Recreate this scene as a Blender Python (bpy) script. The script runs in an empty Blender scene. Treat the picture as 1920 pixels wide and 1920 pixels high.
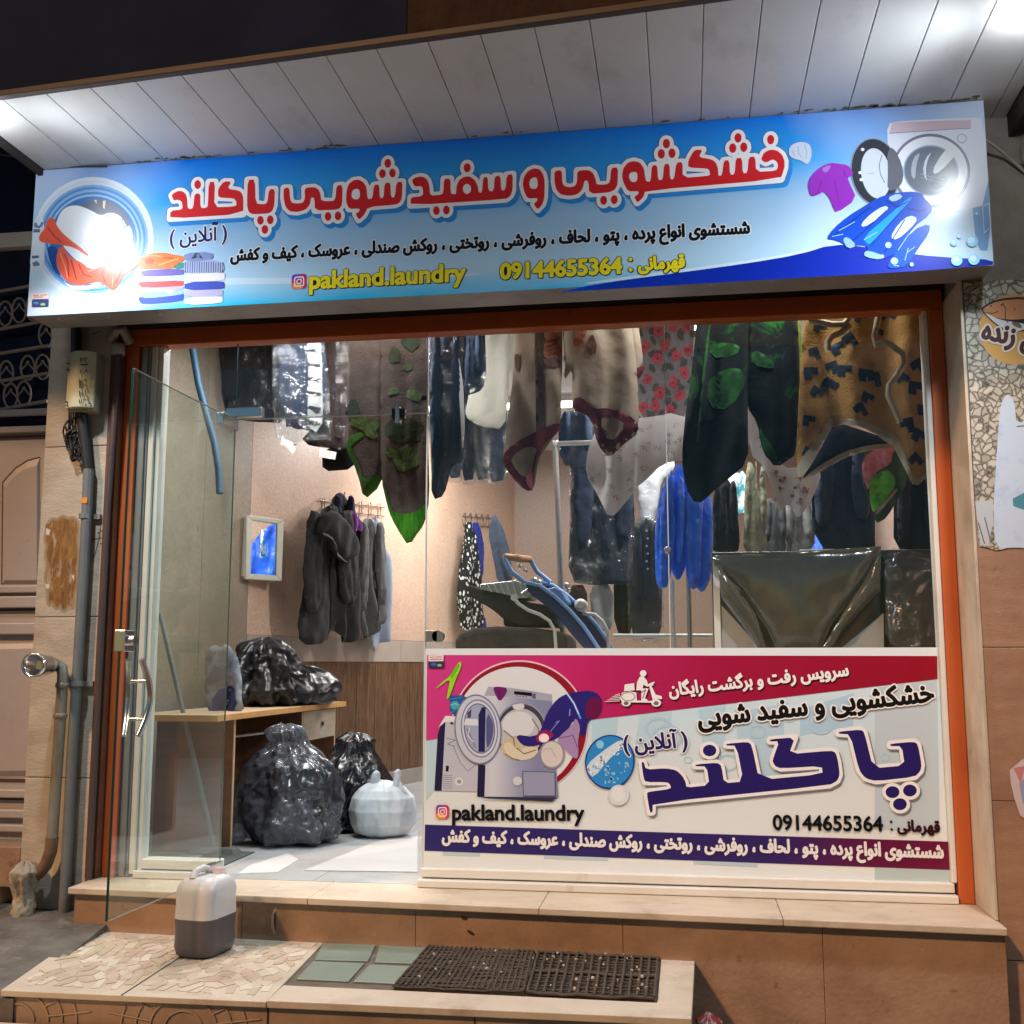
import bpy, bmesh, math, random
import numpy as np
from mathutils import Vector, noise, geometry
C = bpy.context.scene
COL = C.collection
R_ = math.radians
random.seed(7)

# ------------------------------------------------------------------ camera
F_PX, CAM_D, CAM_Z = 2074.0, 5.0, 1.55            # surveyed from the photograph (metres, 1920 px frame)
YAW, PITCH = R_(8.93), R_(7.86)
cam = bpy.data.objects.new('camera', bpy.data.cameras.new('camera')); COL.objects.link(cam)
cam.location = (0, -CAM_D, CAM_Z)
cam.rotation_euler = (R_(90) + PITCH, 0, YAW)
cam.data.sensor_width = 36; cam.data.lens = 36 * F_PX / 1920
cam.data.clip_start = 0.05; cam.data.clip_end = 500
C.camera = cam

# ------------------------------------------------------------------ world, sun (far street lamp), exposure
SUN_EL, SUN_ROT = R_(40), R_(215)
w = bpy.data.worlds.new('World'); C.world = w; w.use_nodes = True
sky = w.node_tree.nodes.new('ShaderNodeTexSky'); sky.sky_type = 'NISHITA'; sky.sun_disc = False
sky.sun_elevation = R_(2.5); sky.sun_rotation = SUN_ROT; sky.dust_density = 0.0; sky.ozone_density = 3.0; sky.air_density = 1.0
w.node_tree.links.new(sky.outputs[0], w.node_tree.nodes['Background'].inputs[0])
w.node_tree.nodes['Background'].inputs[1].default_value = 0.08
sun = bpy.data.objects.new('sun', bpy.data.lights.new('sun', 'SUN')); COL.objects.link(sun)
sun.data.energy = SUN_E = 2.0; sun.data.angle = R_(3.5); sun.data.color = (1.0, 0.57, 0.28)
sun.rotation_euler = Vector((0.70, 1.0, -1.02)).to_track_quat('-Z', 'Y').to_euler()
C.view_settings.view_transform = 'Standard'; C.view_settings.look = 'None'
C.view_settings.exposure = 0.32; C.view_settings.gamma = 1.0
C.cycles.max_bounces = 10; C.cycles.transparent_max_bounces = 24; C.cycles.caustics_reflective = False
C.cycles.sample_clamp_indirect = 6

# ------------------------------------------------------------------ survey: a point of the photo on a known plane
_f = Vector((-math.sin(YAW) * math.cos(PITCH), math.cos(YAW) * math.cos(PITCH), math.sin(PITCH)))
_r = Vector((math.cos(YAW), math.sin(YAW), 0)); _u = _r.cross(_f)
def ray(px, py): return _f + _r * ((px - 960) / F_PX) - _u * ((py - 960) / F_PX)
def on_y(px, py, y): d = ray(px, py); return cam.location + d * ((y + CAM_D) / d.y)
def on_z(px, py, z): d = ray(px, py); return cam.location + d * ((z - CAM_Z) / d.z)
class Plane:
    """upright plane: p a point, n its outward horizontal normal, u along it"""
    def __init__(s, p, n):
        s.n = Vector((n[0], n[1], 0)).normalized(); s.p = Vector((p[0], p[1], 0)); s.u = Vector((0, 0, 1)).cross(s.n)
    def uz(s, px, py):
        d = ray(px, py); t = (s.p - Vector((0, -CAM_D, 0))).dot(s.n) / d.dot(s.n)
        q = cam.location + d * t
        return ((q - s.p).dot(s.u), q.z)
    def W(s, u, z, d=0.0): return s.p + s.u * u + s.n * d + Vector((0, 0, z))
class RawPlane(Plane):
    def uz(s, u, z): return (u, z)
def PY(y): return Plane((0, y), (0, -1))

# ------------------------------------------------------------------ objects
def lin(c): return tuple(((v / 255) / 12.92 if v / 255 <= .04045 else (((v / 255) + .055) / 1.055) ** 2.4) for v in c)
def root_loc(o):
    while o.parent: o = o.parent
    return Vector(o.location)
def tag(o, label=None, cat=None, group=None, kind=None):
    if label: o['label'] = label
    if cat: o['category'] = cat
    if group: o['group'] = group
    if kind: o['kind'] = kind
    return o
def thing(name, label, cat, loc, group=None):
    o = bpy.data.objects.new(name, None); COL.objects.link(o); o.location = loc; o.empty_display_size = .1
    return tag(o, label, cat, group)
class MB:
    def __init__(s): s.v = []; s.f = []; s.m = []; s.mats = []; s.sm = []
    def mi(s, mat):
        if mat not in s.mats: s.mats.append(mat)
        return s.mats.index(mat)
    def add(s, vs, fs, mat, smooth=False):
        b = len(s.v); k = s.mi(mat); s.v += [tuple(v) for v in vs]
        for f in fs: s.f.append(tuple(i + b for i in f)); s.m.append(k); s.sm.append(smooth)
        return s
    def box(s, x0, x1, y0, y1, z0, z1, mat):
        vs = [(x, y, z) for z in (z0, z1) for y in (y0, y1) for x in (x0, x1)]
        return s.add(vs, [(0, 2, 3, 1), (4, 5, 7, 6), (0, 1, 5, 4), (2, 6, 7, 3), (0, 4, 6, 2), (1, 3, 7, 5)], mat)
    def hexa(s, bot, top, mat):
        n = len(bot); vs = list(bot) + list(top)
        fs = [tuple(reversed(range(n))), tuple(range(n, 2 * n))] + [(i, (i + 1) % n, n + (i + 1) % n, n + i) for i in range(n)]
        return s.add(vs, fs, mat)
    def tube(s, path, r, mat, n=12, cap=True, smooth=True):
        P = [Vector(p) for p in path]; rs = r if isinstance(r, (list, tuple)) else [r] * len(P)
        vs = []; fs = []; ref = None
        for i, p in enumerate(P):
            t = (P[min(i + 1, len(P) - 1)] - P[max(i - 1, 0)]).normalized()
            if ref is None: ref = Vector((0, 0, 1)) if abs(t.z) < .9 else Vector((1, 0, 0))
            a = t.cross(ref).normalized(); b = t.cross(a); ref = -b if (-b).dot(ref) > 0 else b
            for k in range(n):
                q = 2 * math.pi * k / n; vs.append(p + (a * math.cos(q) + b * math.sin(q)) * rs[i])
        for i in range(len(P) - 1):
            for k in range(n): fs.append((i * n + k, i * n + (k + 1) % n, (i + 1) * n + (k + 1) % n, (i + 1) * n + k))
        s.add(vs, fs, mat, smooth)
        if cap: s.add(vs, [tuple(reversed(range(n))), tuple(range((len(P) - 1) * n, len(P) * n))], mat)
        return s
    def lathe(s, c, prof, mat, axis='z', n=32, smooth=True, squash=1):
        vs = []; fs = []
        for h, r in prof:
            for k in range(n):
                q = 2 * math.pi * k / n; a, b = r * math.cos(q), r * math.sin(q) * squash
                vs.append({'z': (c[0] + a, c[1] + b, c[2] + h), 'y': (c[0] + a, c[1] + h, c[2] + b), 'x': (c[0] + h, c[1] + a, c[2] + b)}[axis])
        m = len(prof)
        for i in range(m - 1):
            for k in range(n): fs.append((i * n + k, i * n + (k + 1) % n, (i + 1) * n + (k + 1) % n, (i + 1) * n + k))
        s.add(vs, fs, mat, smooth)
        return s.add(vs, [tuple(reversed(range(n))), tuple(range((m - 1) * n, m * n))], mat)
    def build(s, name, parent=None, bevel=0, seg=2):
        me = bpy.data.meshes.new(name)
        vs = np.array(s.v)
        if parent is not None: o0 = root_loc(parent)
        else:
            mn, mx = vs.min(0), vs.max(0); o0 = Vector(((mn[0] + mx[0]) / 2, (mn[1] + mx[1]) / 2, mn[2]))
        me.from_pydata((vs - np.array(o0)).tolist(), [], s.f)
        for m in s.mats: me.materials.append(m)
        me.polygons.foreach_set('material_index', s.m); me.polygons.foreach_set('use_smooth', s.sm)
        bm = bmesh.new(); bm.from_mesh(me); bmesh.ops.recalc_face_normals(bm, faces=bm.faces)
        bm.to_mesh(me); bm.free(); me.validate(); me.update()
        o = bpy.data.objects.new(name, me); COL.objects.link(o)
        if parent is not None: o.parent = parent
        else: o.location = o0
        if bevel:
            b = o.modifiers.new('edge', 'BEVEL'); b.width = bevel; b.segments = seg; b.limit_method = 'ANGLE'; b.angle_limit = R_(40)
        return o
def copy_tree(o, parent=None, loc=None):
    c = o.copy(); COL.objects.link(c)
    if parent is not None: c.parent = parent
    if loc is not None: c.location = loc
    for ch in list(o.children): copy_tree(ch, c)
    return c

# ------------------------------------------------------------------ materials
_mc = {}
def M(name, col, rough=.6, metal=0, col2=None, vscale=6, vlo=.35, vhi=.65, bump=0, bscale=60, spec=.5, coat=0, stretch=(1, 1, 1), emis=0, detail=6, sheen=0, trans=0, sub=0, distort=0, thru=0):
    """procedural principled material; col2 mottles the colour, bump roughens it"""
    if name in _mc: return _mc[name]
    m = bpy.data.materials.new(name); m.use_nodes = True; nt = m.node_tree; b = nt.nodes['Principled BSDF']
    b.inputs['Base Color'].default_value = (*col, 1); b.inputs['Roughness'].default_value = rough
    b.inputs['Metallic'].default_value = metal; b.inputs['Specular IOR Level'].default_value = spec
    b.inputs['Coat Weight'].default_value = coat; b.inputs['Sheen Weight'].default_value = sheen
    b.inputs['Transmission Weight'].default_value = trans
    if sub: b.inputs['Subsurface Weight'].default_value = sub; b.inputs['Subsurface Radius'].default_value = (.05, .04, .04)
    if emis: b.inputs['Emission Color'].default_value = (*col, 1); b.inputs['Emission Strength'].default_value = emis
    if col2 is not None or bump:
        tc = nt.nodes.new('ShaderNodeTexCoord'); mp = nt.nodes.new('ShaderNodeMapping'); mp.inputs['Scale'].default_value = stretch
        nt.links.new(tc.outputs['Object'], mp.inputs[0])
    if col2 is not None:
        n = nt.nodes.new('ShaderNodeTexNoise'); n.inputs['Scale'].default_value = vscale; n.inputs['Detail'].default_value = detail
        n.inputs['Roughness'].default_value = .65; n.inputs['Distortion'].default_value = distort; nt.links.new(mp.outputs[0], n.inputs['Vector'])
        r = nt.nodes.new('ShaderNodeValToRGB'); r.color_ramp.elements[0].position = vlo; r.color_ramp.elements[1].position = vhi
        r.color_ramp.elements[0].color = (*col, 1); r.color_ramp.elements[1].color = (*col2, 1)
        nt.links.new(n.outputs[0], r.inputs[0]); nt.links.new(r.outputs[0], b.inputs['Base Color'])
        if emis: nt.links.new(r.outputs[0], b.inputs['Emission Color'])
    if bump:
        n2 = nt.nodes.new('ShaderNodeTexNoise'); n2.inputs['Scale'].default_value = bscale; n2.inputs['Detail'].default_value = 5
        nt.links.new(mp.outputs[0], n2.inputs['Vector'])
        bp = nt.nodes.new('ShaderNodeBump'); bp.inputs['Strength'].default_value = bump; bp.inputs['Distance'].default_value = .01
        nt.links.new(n2.outputs[0], bp.inputs['Height']); nt.links.new(bp.outputs[0], b.inputs['Normal'])
    if thru:
        tr = nt.nodes.new('ShaderNodeBsdfTranslucent'); mxs = nt.nodes.new('ShaderNodeMixShader'); mxs.inputs[0].default_value = thru; out = nt.nodes['Material Output']
        ic = b.inputs['Base Color']
        if ic.links: nt.links.new(ic.links[0].from_socket, tr.inputs[0])
        else: tr.inputs[0].default_value = (*col, 1)
        nt.links.new(b.outputs[0], mxs.inputs[1]); nt.links.new(tr.outputs[0], mxs.inputs[2]); nt.links.new(mxs.outputs[0], out.inputs[0])
    _mc[name] = m; return m
def grime(m, col, scale=3, lo=.5, hi=.75, stretch=(1, 1, 1), seed=0):
    """a second, stain-like mottling over whatever feeds the base colour"""
    nt = m.node_tree; b = nt.nodes['Principled BSDF']; tc = nt.nodes.new('ShaderNodeTexCoord'); mp = nt.nodes.new('ShaderNodeMapping')
    mp.inputs['Scale'].default_value = stretch; mp.inputs['Location'].default_value = (seed, seed * .7, seed * 1.3)
    n = nt.nodes.new('ShaderNodeTexNoise'); n.inputs['Scale'].default_value = scale; n.inputs['Detail'].default_value = 8; n.inputs['Roughness'].default_value = .7
    r = nt.nodes.new('ShaderNodeValToRGB'); r.color_ramp.elements[0].position = lo; r.color_ramp.elements[1].position = hi
    mx = nt.nodes.new('ShaderNodeMix'); mx.data_type = 'RGBA'; mx.inputs[7].default_value = (*col, 1)
    nt.links.new(tc.outputs['Object'], mp.inputs[0]); nt.links.new(mp.outputs[0], n.inputs['Vector']); nt.links.new(n.outputs[0], r.inputs[0])
    nt.links.new(r.outputs[0], mx.inputs[0]); ic = b.inputs['Base Color']
    if ic.links: nt.links.new(ic.links[0].from_socket, mx.inputs[6])
    else: mx.inputs[6].default_value = ic.default_value
    nt.links.new(mx.outputs[2], ic); return m
def sheet(name, tint, gloss_rough=.03, ior=1.5, alpha=0.0, body=(1, 1, 1), bump=0, bscale=20, boost=1.0):
    """thin clear sheet: lets light straight through (tinted), mirrors by Fresnel; alpha = share of milky body colour"""
    if name in _mc: return _mc[name]
    m = bpy.data.materials.new(name); m.use_nodes = True; nt = m.node_tree; nt.nodes.clear()
    out = nt.nodes.new('ShaderNodeOutputMaterial'); t = nt.nodes.new('ShaderNodeBsdfTransparent'); g = nt.nodes.new('ShaderNodeBsdfGlossy')
    t.inputs[0].default_value = (*tint, 1); g.inputs['Roughness'].default_value = gloss_rough
    fr = nt.nodes.new('ShaderNodeFresnel'); ge = nt.nodes.new('ShaderNodeNewGeometry'); ex = nt.nodes.new('ShaderNodeMath'); ex.operation = 'MULTIPLY_ADD'; ex.inputs[1].default_value = -2; ex.inputs[2].default_value = 1
    pw = nt.nodes.new('ShaderNodeMath'); pw.operation = 'POWER'; pw.inputs[0].default_value = ior   # same mirror strength from either side of the sheet
    nt.links.new(ge.outputs['Backfacing'], ex.inputs[0]); nt.links.new(ex.outputs[0], pw.inputs[1]); nt.links.new(pw.outputs[0], fr.inputs[0])
    mx = nt.nodes.new('ShaderNodeMixShader'); nt.links.new(t.outputs[0], mx.inputs[1]); nt.links.new(g.outputs[0], mx.inputs[2])
    mul = nt.nodes.new('ShaderNodeMath'); mul.operation = 'MULTIPLY'; mul.inputs[1].default_value = boost; mul.use_clamp = True
    nt.links.new(fr.outputs[0], mul.inputs[0]); nt.links.new(mul.outputs[0], mx.inputs[0]); last = mx
    if alpha:
        d = nt.nodes.new('ShaderNodeBsdfDiffuse'); d.inputs[0].default_value = (*body, 1)
        m2 = nt.nodes.new('ShaderNodeMixShader'); m2.inputs[0].default_value = alpha
        nt.links.new(mx.outputs[0], m2.inputs[1]); nt.links.new(d.outputs[0], m2.inputs[2]); last = m2
    if bump:
        tc = nt.nodes.new('ShaderNodeTexCoord'); n = nt.nodes.new('ShaderNodeTexNoise'); n.inputs['Scale'].default_value = bscale; n.inputs['Detail'].default_value = 3; n.inputs['Distortion'].default_value = 1.2
        nt.links.new(tc.outputs['Object'], n.inputs['Vector']); bp = nt.nodes.new('ShaderNodeBump'); bp.inputs['Strength'].default_value = bump; bp.inputs['Distance'].default_value = .03
        nt.links.new(n.outputs[0], bp.inputs['Height'])
        for x in (g.inputs['Normal'], fr.inputs['Normal']): nt.links.new(bp.outputs[0], x)
    nt.links.new(last.outputs[0], out.inputs[0]); _mc[name] = m; return m

# ------------------------------------------------------------------ flat shapes: winding-number fill
def chaikin(P, n=1, keep=.25):
    for _ in range(n):
        Q = []
        for i in range(len(P)):
            a, b = P[i], P[(i + 1) % len(P)]
            Q += [(a[0] * (1 - keep) + b[0] * keep, a[1] * (1 - keep) + b[1] * keep), (a[0] * keep + b[0] * (1 - keep), a[1] * keep + b[1] * (1 - keep))]
        P = Q
    return P
def winding(pts, contours):
    pts = np.asarray(pts); wn = np.zeros(len(pts), int)
    for c in contours:
        a = np.asarray(c); b = np.roll(a, -1, 0)
        for s0 in range(0, len(pts), 2000):
            p = pts[s0:s0 + 2000]; x, y = p[:, :1], p[:, 1:]
            up = (a[:, 1] <= y) & (b[:, 1] > y); dn = (a[:, 1] > y) & (b[:, 1] <= y)
            cr = (b[:, 0] - a[:, 0]) * (y - a[:, 1]) - (x - a[:, 0]) * (b[:, 1] - a[:, 1])
            wn[s0:s0 + 2000] += (up & (cr > 0)).sum(1) - (dn & (cr < 0)).sum(1)
    return wn
def area2(c): a = np.asarray(c); b = np.roll(a, -1, 0); return float((a[:, 0] * b[:, 1] - a[:, 1] * b[:, 0]).sum())
def fill(contours, extra=None, positive=True):
    """2-D vertices and triangles of everything with winding number > 0"""
    vs = []; es = []
    for c in contours:
        b = len(vs); n = len(c); vs += [Vector(p) for p in c]; es += [(b + i, b + (i + 1) % n) for i in range(n)]
    if extra is not None: vs += [Vector(p) for p in extra]
    ov, oe, of, *_ = geometry.delaunay_2d_cdt(vs, es, [], 0, 1e-7)
    if not of: return [], []
    A = np.array([tuple(v) for v in ov]); T = np.array([f for f in of]); cen = A[T].mean(1)
    wn = winding(cen, contours); keep = (wn > 0) if positive else (wn != 0)
    return [tuple(v) for v in A], [tuple(int(i) for i in t) for t in T[keep]]
def clusters(cs):
    bb = sorted([(min(p[0] for p in c), max(p[0] for p in c), c) for c in cs], key=lambda t: t[0]); out = []
    for x0, x1, c in bb:
        if out and x0 <= out[-1][0]: out[-1][0] = max(out[-1][0], x1); out[-1][1].append(c)
        else: out.append([x1, [c]])
    return [o[1] for o in out]
def offset(c, d):
    """raw offset of a closed contour (left side is inside for a CCW outer), round joins"""
    n = len(c); out = []
    for i in range(n):
        p0, p, p1 = c[i - 1], c[i], c[(i + 1) % n]
        e0 = (p[0] - p0[0], p[1] - p0[1]); e1 = (p1[0] - p[0], p1[1] - p[1])
        l0 = math.hypot(*e0) or 1e-9; l1 = math.hypot(*e1) or 1e-9
        n0 = (e0[1] / l0, -e0[0] / l0); n1 = (e1[1] / l1, -e1[0] / l1)
        a0 = math.atan2(n0[1], n0[0]); da = (math.atan2(n1[1], n1[0]) - a0 + math.pi) % (2 * math.pi) - math.pi
        if da * d > 0:
            k = max(1, int(abs(da) / .5))
            out += [(p[0] + d * math.cos(a0 + da * j / k), p[1] + d * math.sin(a0 + da * j / k)) for j in range(k + 1)]
        else: out += [(p[0] + d * n0[0], p[1] + d * n0[1]), (p[0] + d * n1[0], p[1] + d * n1[1])]
    return out
# ------------------------------------------------------------------ lettering
_T = {'ا': 'FE8D FE8E', 'آ': 'FE81 FE82', 'ب': 'FE8F FE90 FE91 FE92', 'پ': 'FB56 FB57 FB58 FB59', 'ت': 'FE95 FE96 FE97 FE98', 'ح': 'FEA1 FEA2 FEA3 FEA4', 'خ': 'FEA5 FEA6 FEA7 FEA8',
      'د': 'FEA9 FEAA', 'ر': 'FEAD FEAE', 'ز': 'FEAF FEB0', 'س': 'FEB1 FEB2 FEB3 FEB4', 'ش': 'FEB5 FEB6 FEB7 FEB8', 'ص': 'FEB9 FEBA FEBB FEBC', 'ع': 'FEC9 FECA FECB FECC', 'ف': 'FED1 FED2 FED3 FED4',
      'ق': 'FED5 FED6 FED7 FED8', 'ک': 'FB8E FB8F FB90 FB91', 'گ': 'FB92 FB93 FB94 FB95', 'ل': 'FEDD FEDE FEDF FEE0', 'م': 'FEE1 FEE2 FEE3 FEE4', 'ن': 'FEE5 FEE6 FEE7 FEE8', 'ه': 'FEE9 FEEA FEEB FEEC',
      'و': 'FEED FEEE', 'ی': 'FBFC FBFD FBFE FBFF'}
_T = {k: [chr(int(x, 16)) for x in v.split()] for k, v in _T.items()}
def shape(s):
    out = []; i = 0
    while i < len(s):
        c = s[i]
        if c not in _T: out.append(c); i += 1; continue
        prev = i > 0 and s[i - 1] in _T and len(_T[s[i - 1]]) == 4
        if c == 'ل' and i + 1 < len(s) and s[i + 1] == 'ا': out.append(chr(0xFEFC if prev else 0xFEFB)); i += 2; continue
        nxt = i + 1 < len(s) and s[i + 1] in _T; f = _T[c]
        out.append(f[1 if prev else 0] if len(f) == 2 else f[(3 if nxt else 1) if prev else (2 if nxt else 0)]); i += 1
    return ''.join(reversed(out))
def text_contours(s):
    cu = bpy.data.curves.new('lettering', 'FONT'); cu.body = s; cu.size = 1
    o = bpy.data.objects.new('lettering', cu); COL.objects.link(o); bpy.context.view_layer.update()
    k = o.to_curve(bpy.context.evaluated_depsgraph_get()); cs = []
    for sp in k.splines:
        bp = sp.bezier_points; n = len(bp); c = []
        for i in range(n):
            a, b = bp[i], bp[(i + 1) % n]
            P0, P1, P2, P3 = a.co, a.handle_right, b.handle_left, b.co
            straight = (P1 - P0).length < 1e-6 or (abs((P3 - P0).to_2d().normalized().cross((P1 - P0).to_2d().normalized() if (P1 - P0).length > 1e-7 else Vector((1, 0)))) < .02 and (P3 - P0).length > 0)
            for j in range(1 if straight else 4):
                t = j / 4; q = P0 * (1 - t) ** 3 + P1 * 3 * t * (1 - t) ** 2 + P2 * 3 * t * t * (1 - t) + P3 * t ** 3
                if not c or (abs(c[-1][0] - q.x) + abs(c[-1][1] - q.y)) > 1e-5: c.append((q.x, q.y))
        if len(c) > 2: cs.append(c)
    o.to_curve_clear(); bpy.data.objects.remove(o); bpy.data.curves.remove(cu)
    out = []
    for cl in clusters(cs): out += [c[::-1] for c in cl] if sum(area2(c) for c in cl) < 0 else cl
    return out
class Art:
    """flat print on an upright plane; each layer a hair proud of the last"""
    def __init__(s, plane, base=0.002, step=.00006): s.pl = plane; s.base = base; s.step = step; s.k = 0; s.mb = MB(); s.o = (0, 0); s.s = 1.0
    def crop(s, ox, oy, sc): s.o = (ox, oy); s.s = sc; return s
    def uz(s, p): return s.pl.uz(s.o[0] + p[0] / s.s, s.o[1] + p[1] / s.s)
    def lay(s, contours, mat, up=True):
        if up: s.k += 1
        d = s.base + s.k * s.step
        for cl in clusters(contours):
            if sum(area2(c) for c in cl) < 0: cl = [c[::-1] for c in cl]
            v, t = fill(cl)
            if t: s.mb.add([s.pl.W(x, z, d) for x, z in v], t, mat)
        return s
    def ccw(s, c): return c if area2(c) > 0 else c[::-1]
    def poly(s, pts, mat, sm=0, holes=(), grow=0, up=True, shift=(0, 0)):
        cs = [s.ccw([s.uz(p) for p in (chaikin(pts, sm) if sm else pts)])] + [s.ccw([s.uz(p) for p in chaikin(h, 2)])[::-1] for h in holes]
        if grow: cs = [offset(c, grow) for c in cs]
        if shift != (0, 0): cs = [[(x + shift[0], z + shift[1]) for x, z in c] for c in cs]
        return s.lay(cs, mat, up)
    def shapes(s, outs, holes, mat, grow=0, shift=(0, 0), sm=0):
        cs = [s.ccw([s.uz(p) for p in (chaikin(c, sm, .2) if sm else c)]) for c in outs] + [s.ccw([s.uz(p) for p in chaikin(h, 2)])[::-1] for h in holes]
        if grow: cs = [offset(c, grow) for c in cs]
        return s.lay([[(x + shift[0], z + shift[1]) for x, z in c] for c in cs], mat)
    def ell(s, cx, cy, rx, ry, mat, rot=0, a0=0, a1=360, n=40, up=True, grow=0):
        r = R_(rot); P = []
        for i in range(n):
            a = R_(a0 + (a1 - a0) * i / n); x, y = rx * math.cos(a), ry * math.sin(a)
            P.append((cx + x * math.cos(r) - y * math.sin(r), cy + x * math.sin(r) + y * math.cos(r)))
        return s.poly(P, mat, up=up, grow=grow)
    def ring(s, cx, cy, rx, ry, wd, mat, rot=0, a0=0, a1=360, n=48):
        r = R_(rot); O = []; I = []
        for i in range(n + 1):
            a = R_(a0 + (a1 - a0) * i / n)
            for L, k in ((O, 0), (I, wd)):
                x, y = (rx - k) * math.cos(a), (ry - k) * math.sin(a); L.append((cx + x * math.cos(r) - y * math.sin(r), cy + x * math.sin(r) + y * math.cos(r)))
        s.k += 1; d = s.base + s.k * s.step
        vs = [s.pl.W(*s.uz(p), d) for p in O + I]
        s.mb.add(vs, [(i, i + 1, n + 2 + i, n + 1 + i) for i in range(n)], mat); return s
    def stroke(s, pts, wd, mat, up=True):
        if up: s.k += 1
        cs = []
        for i in range(len(pts) - 1):
            a, b = pts[i], pts[i + 1]; l = math.hypot(b[0] - a[0], b[1] - a[1]) or 1; nx, ny = -(b[1] - a[1]) / l * wd / 2, (b[0] - a[0]) / l * wd / 2
            cs.append(s.ccw([s.uz(p) for p in ((a[0] + nx, a[1] + ny), (b[0] + nx, b[1] + ny), (b[0] - nx, b[1] - ny), (a[0] - nx, a[1] - ny))]))
            if i: cs.append(s.ccw([s.uz((a[0] + wd / 2 * math.cos(q * .785), a[1] + wd / 2 * math.sin(q * .785))) for q in range(8)]))
        v, t = fill(cs); s.mb.add([s.pl.W(x, z, s.base + s.k * s.step) for x, z in v], t, mat); return s
    def text(s, string, left, right, mat, tall=1.0, bold=0.0, halo=None, halo_w=0, shadow=None, sh=(0, 0), rtl=True):
        """string set between two photo points of its baseline; bold and halo_w in metres"""
        cs = text_contours(shape(string) if rtl else string)
        a, b = Vector(s.uz(left)), Vector(s.uz(right)); x0 = min(p[0] for c in cs for p in c); x1 = max(p[0] for c in cs for p in c)
        e = b - a; k = e.length / (x1 - x0); e.normalize(); n = Vector((-e.y, e.x))
        cs = [[tuple(a + e * ((p[0] - x0) * k) + n * (p[1] * k * tall)) for p in c] for c in cs]
        base = [offset(c, bold) for c in cs] if bold else cs
        if shadow: s.lay([[(x + sh[0], z + sh[1]) for x, z in c] for c in base], shadow)
        if halo: s.lay([offset(c, bold + halo_w) for c in cs if area2(c) > 0], halo)
        return s.lay(base, mat)
    def build(s, name, parent): return s.mb.build(name, parent)

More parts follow.
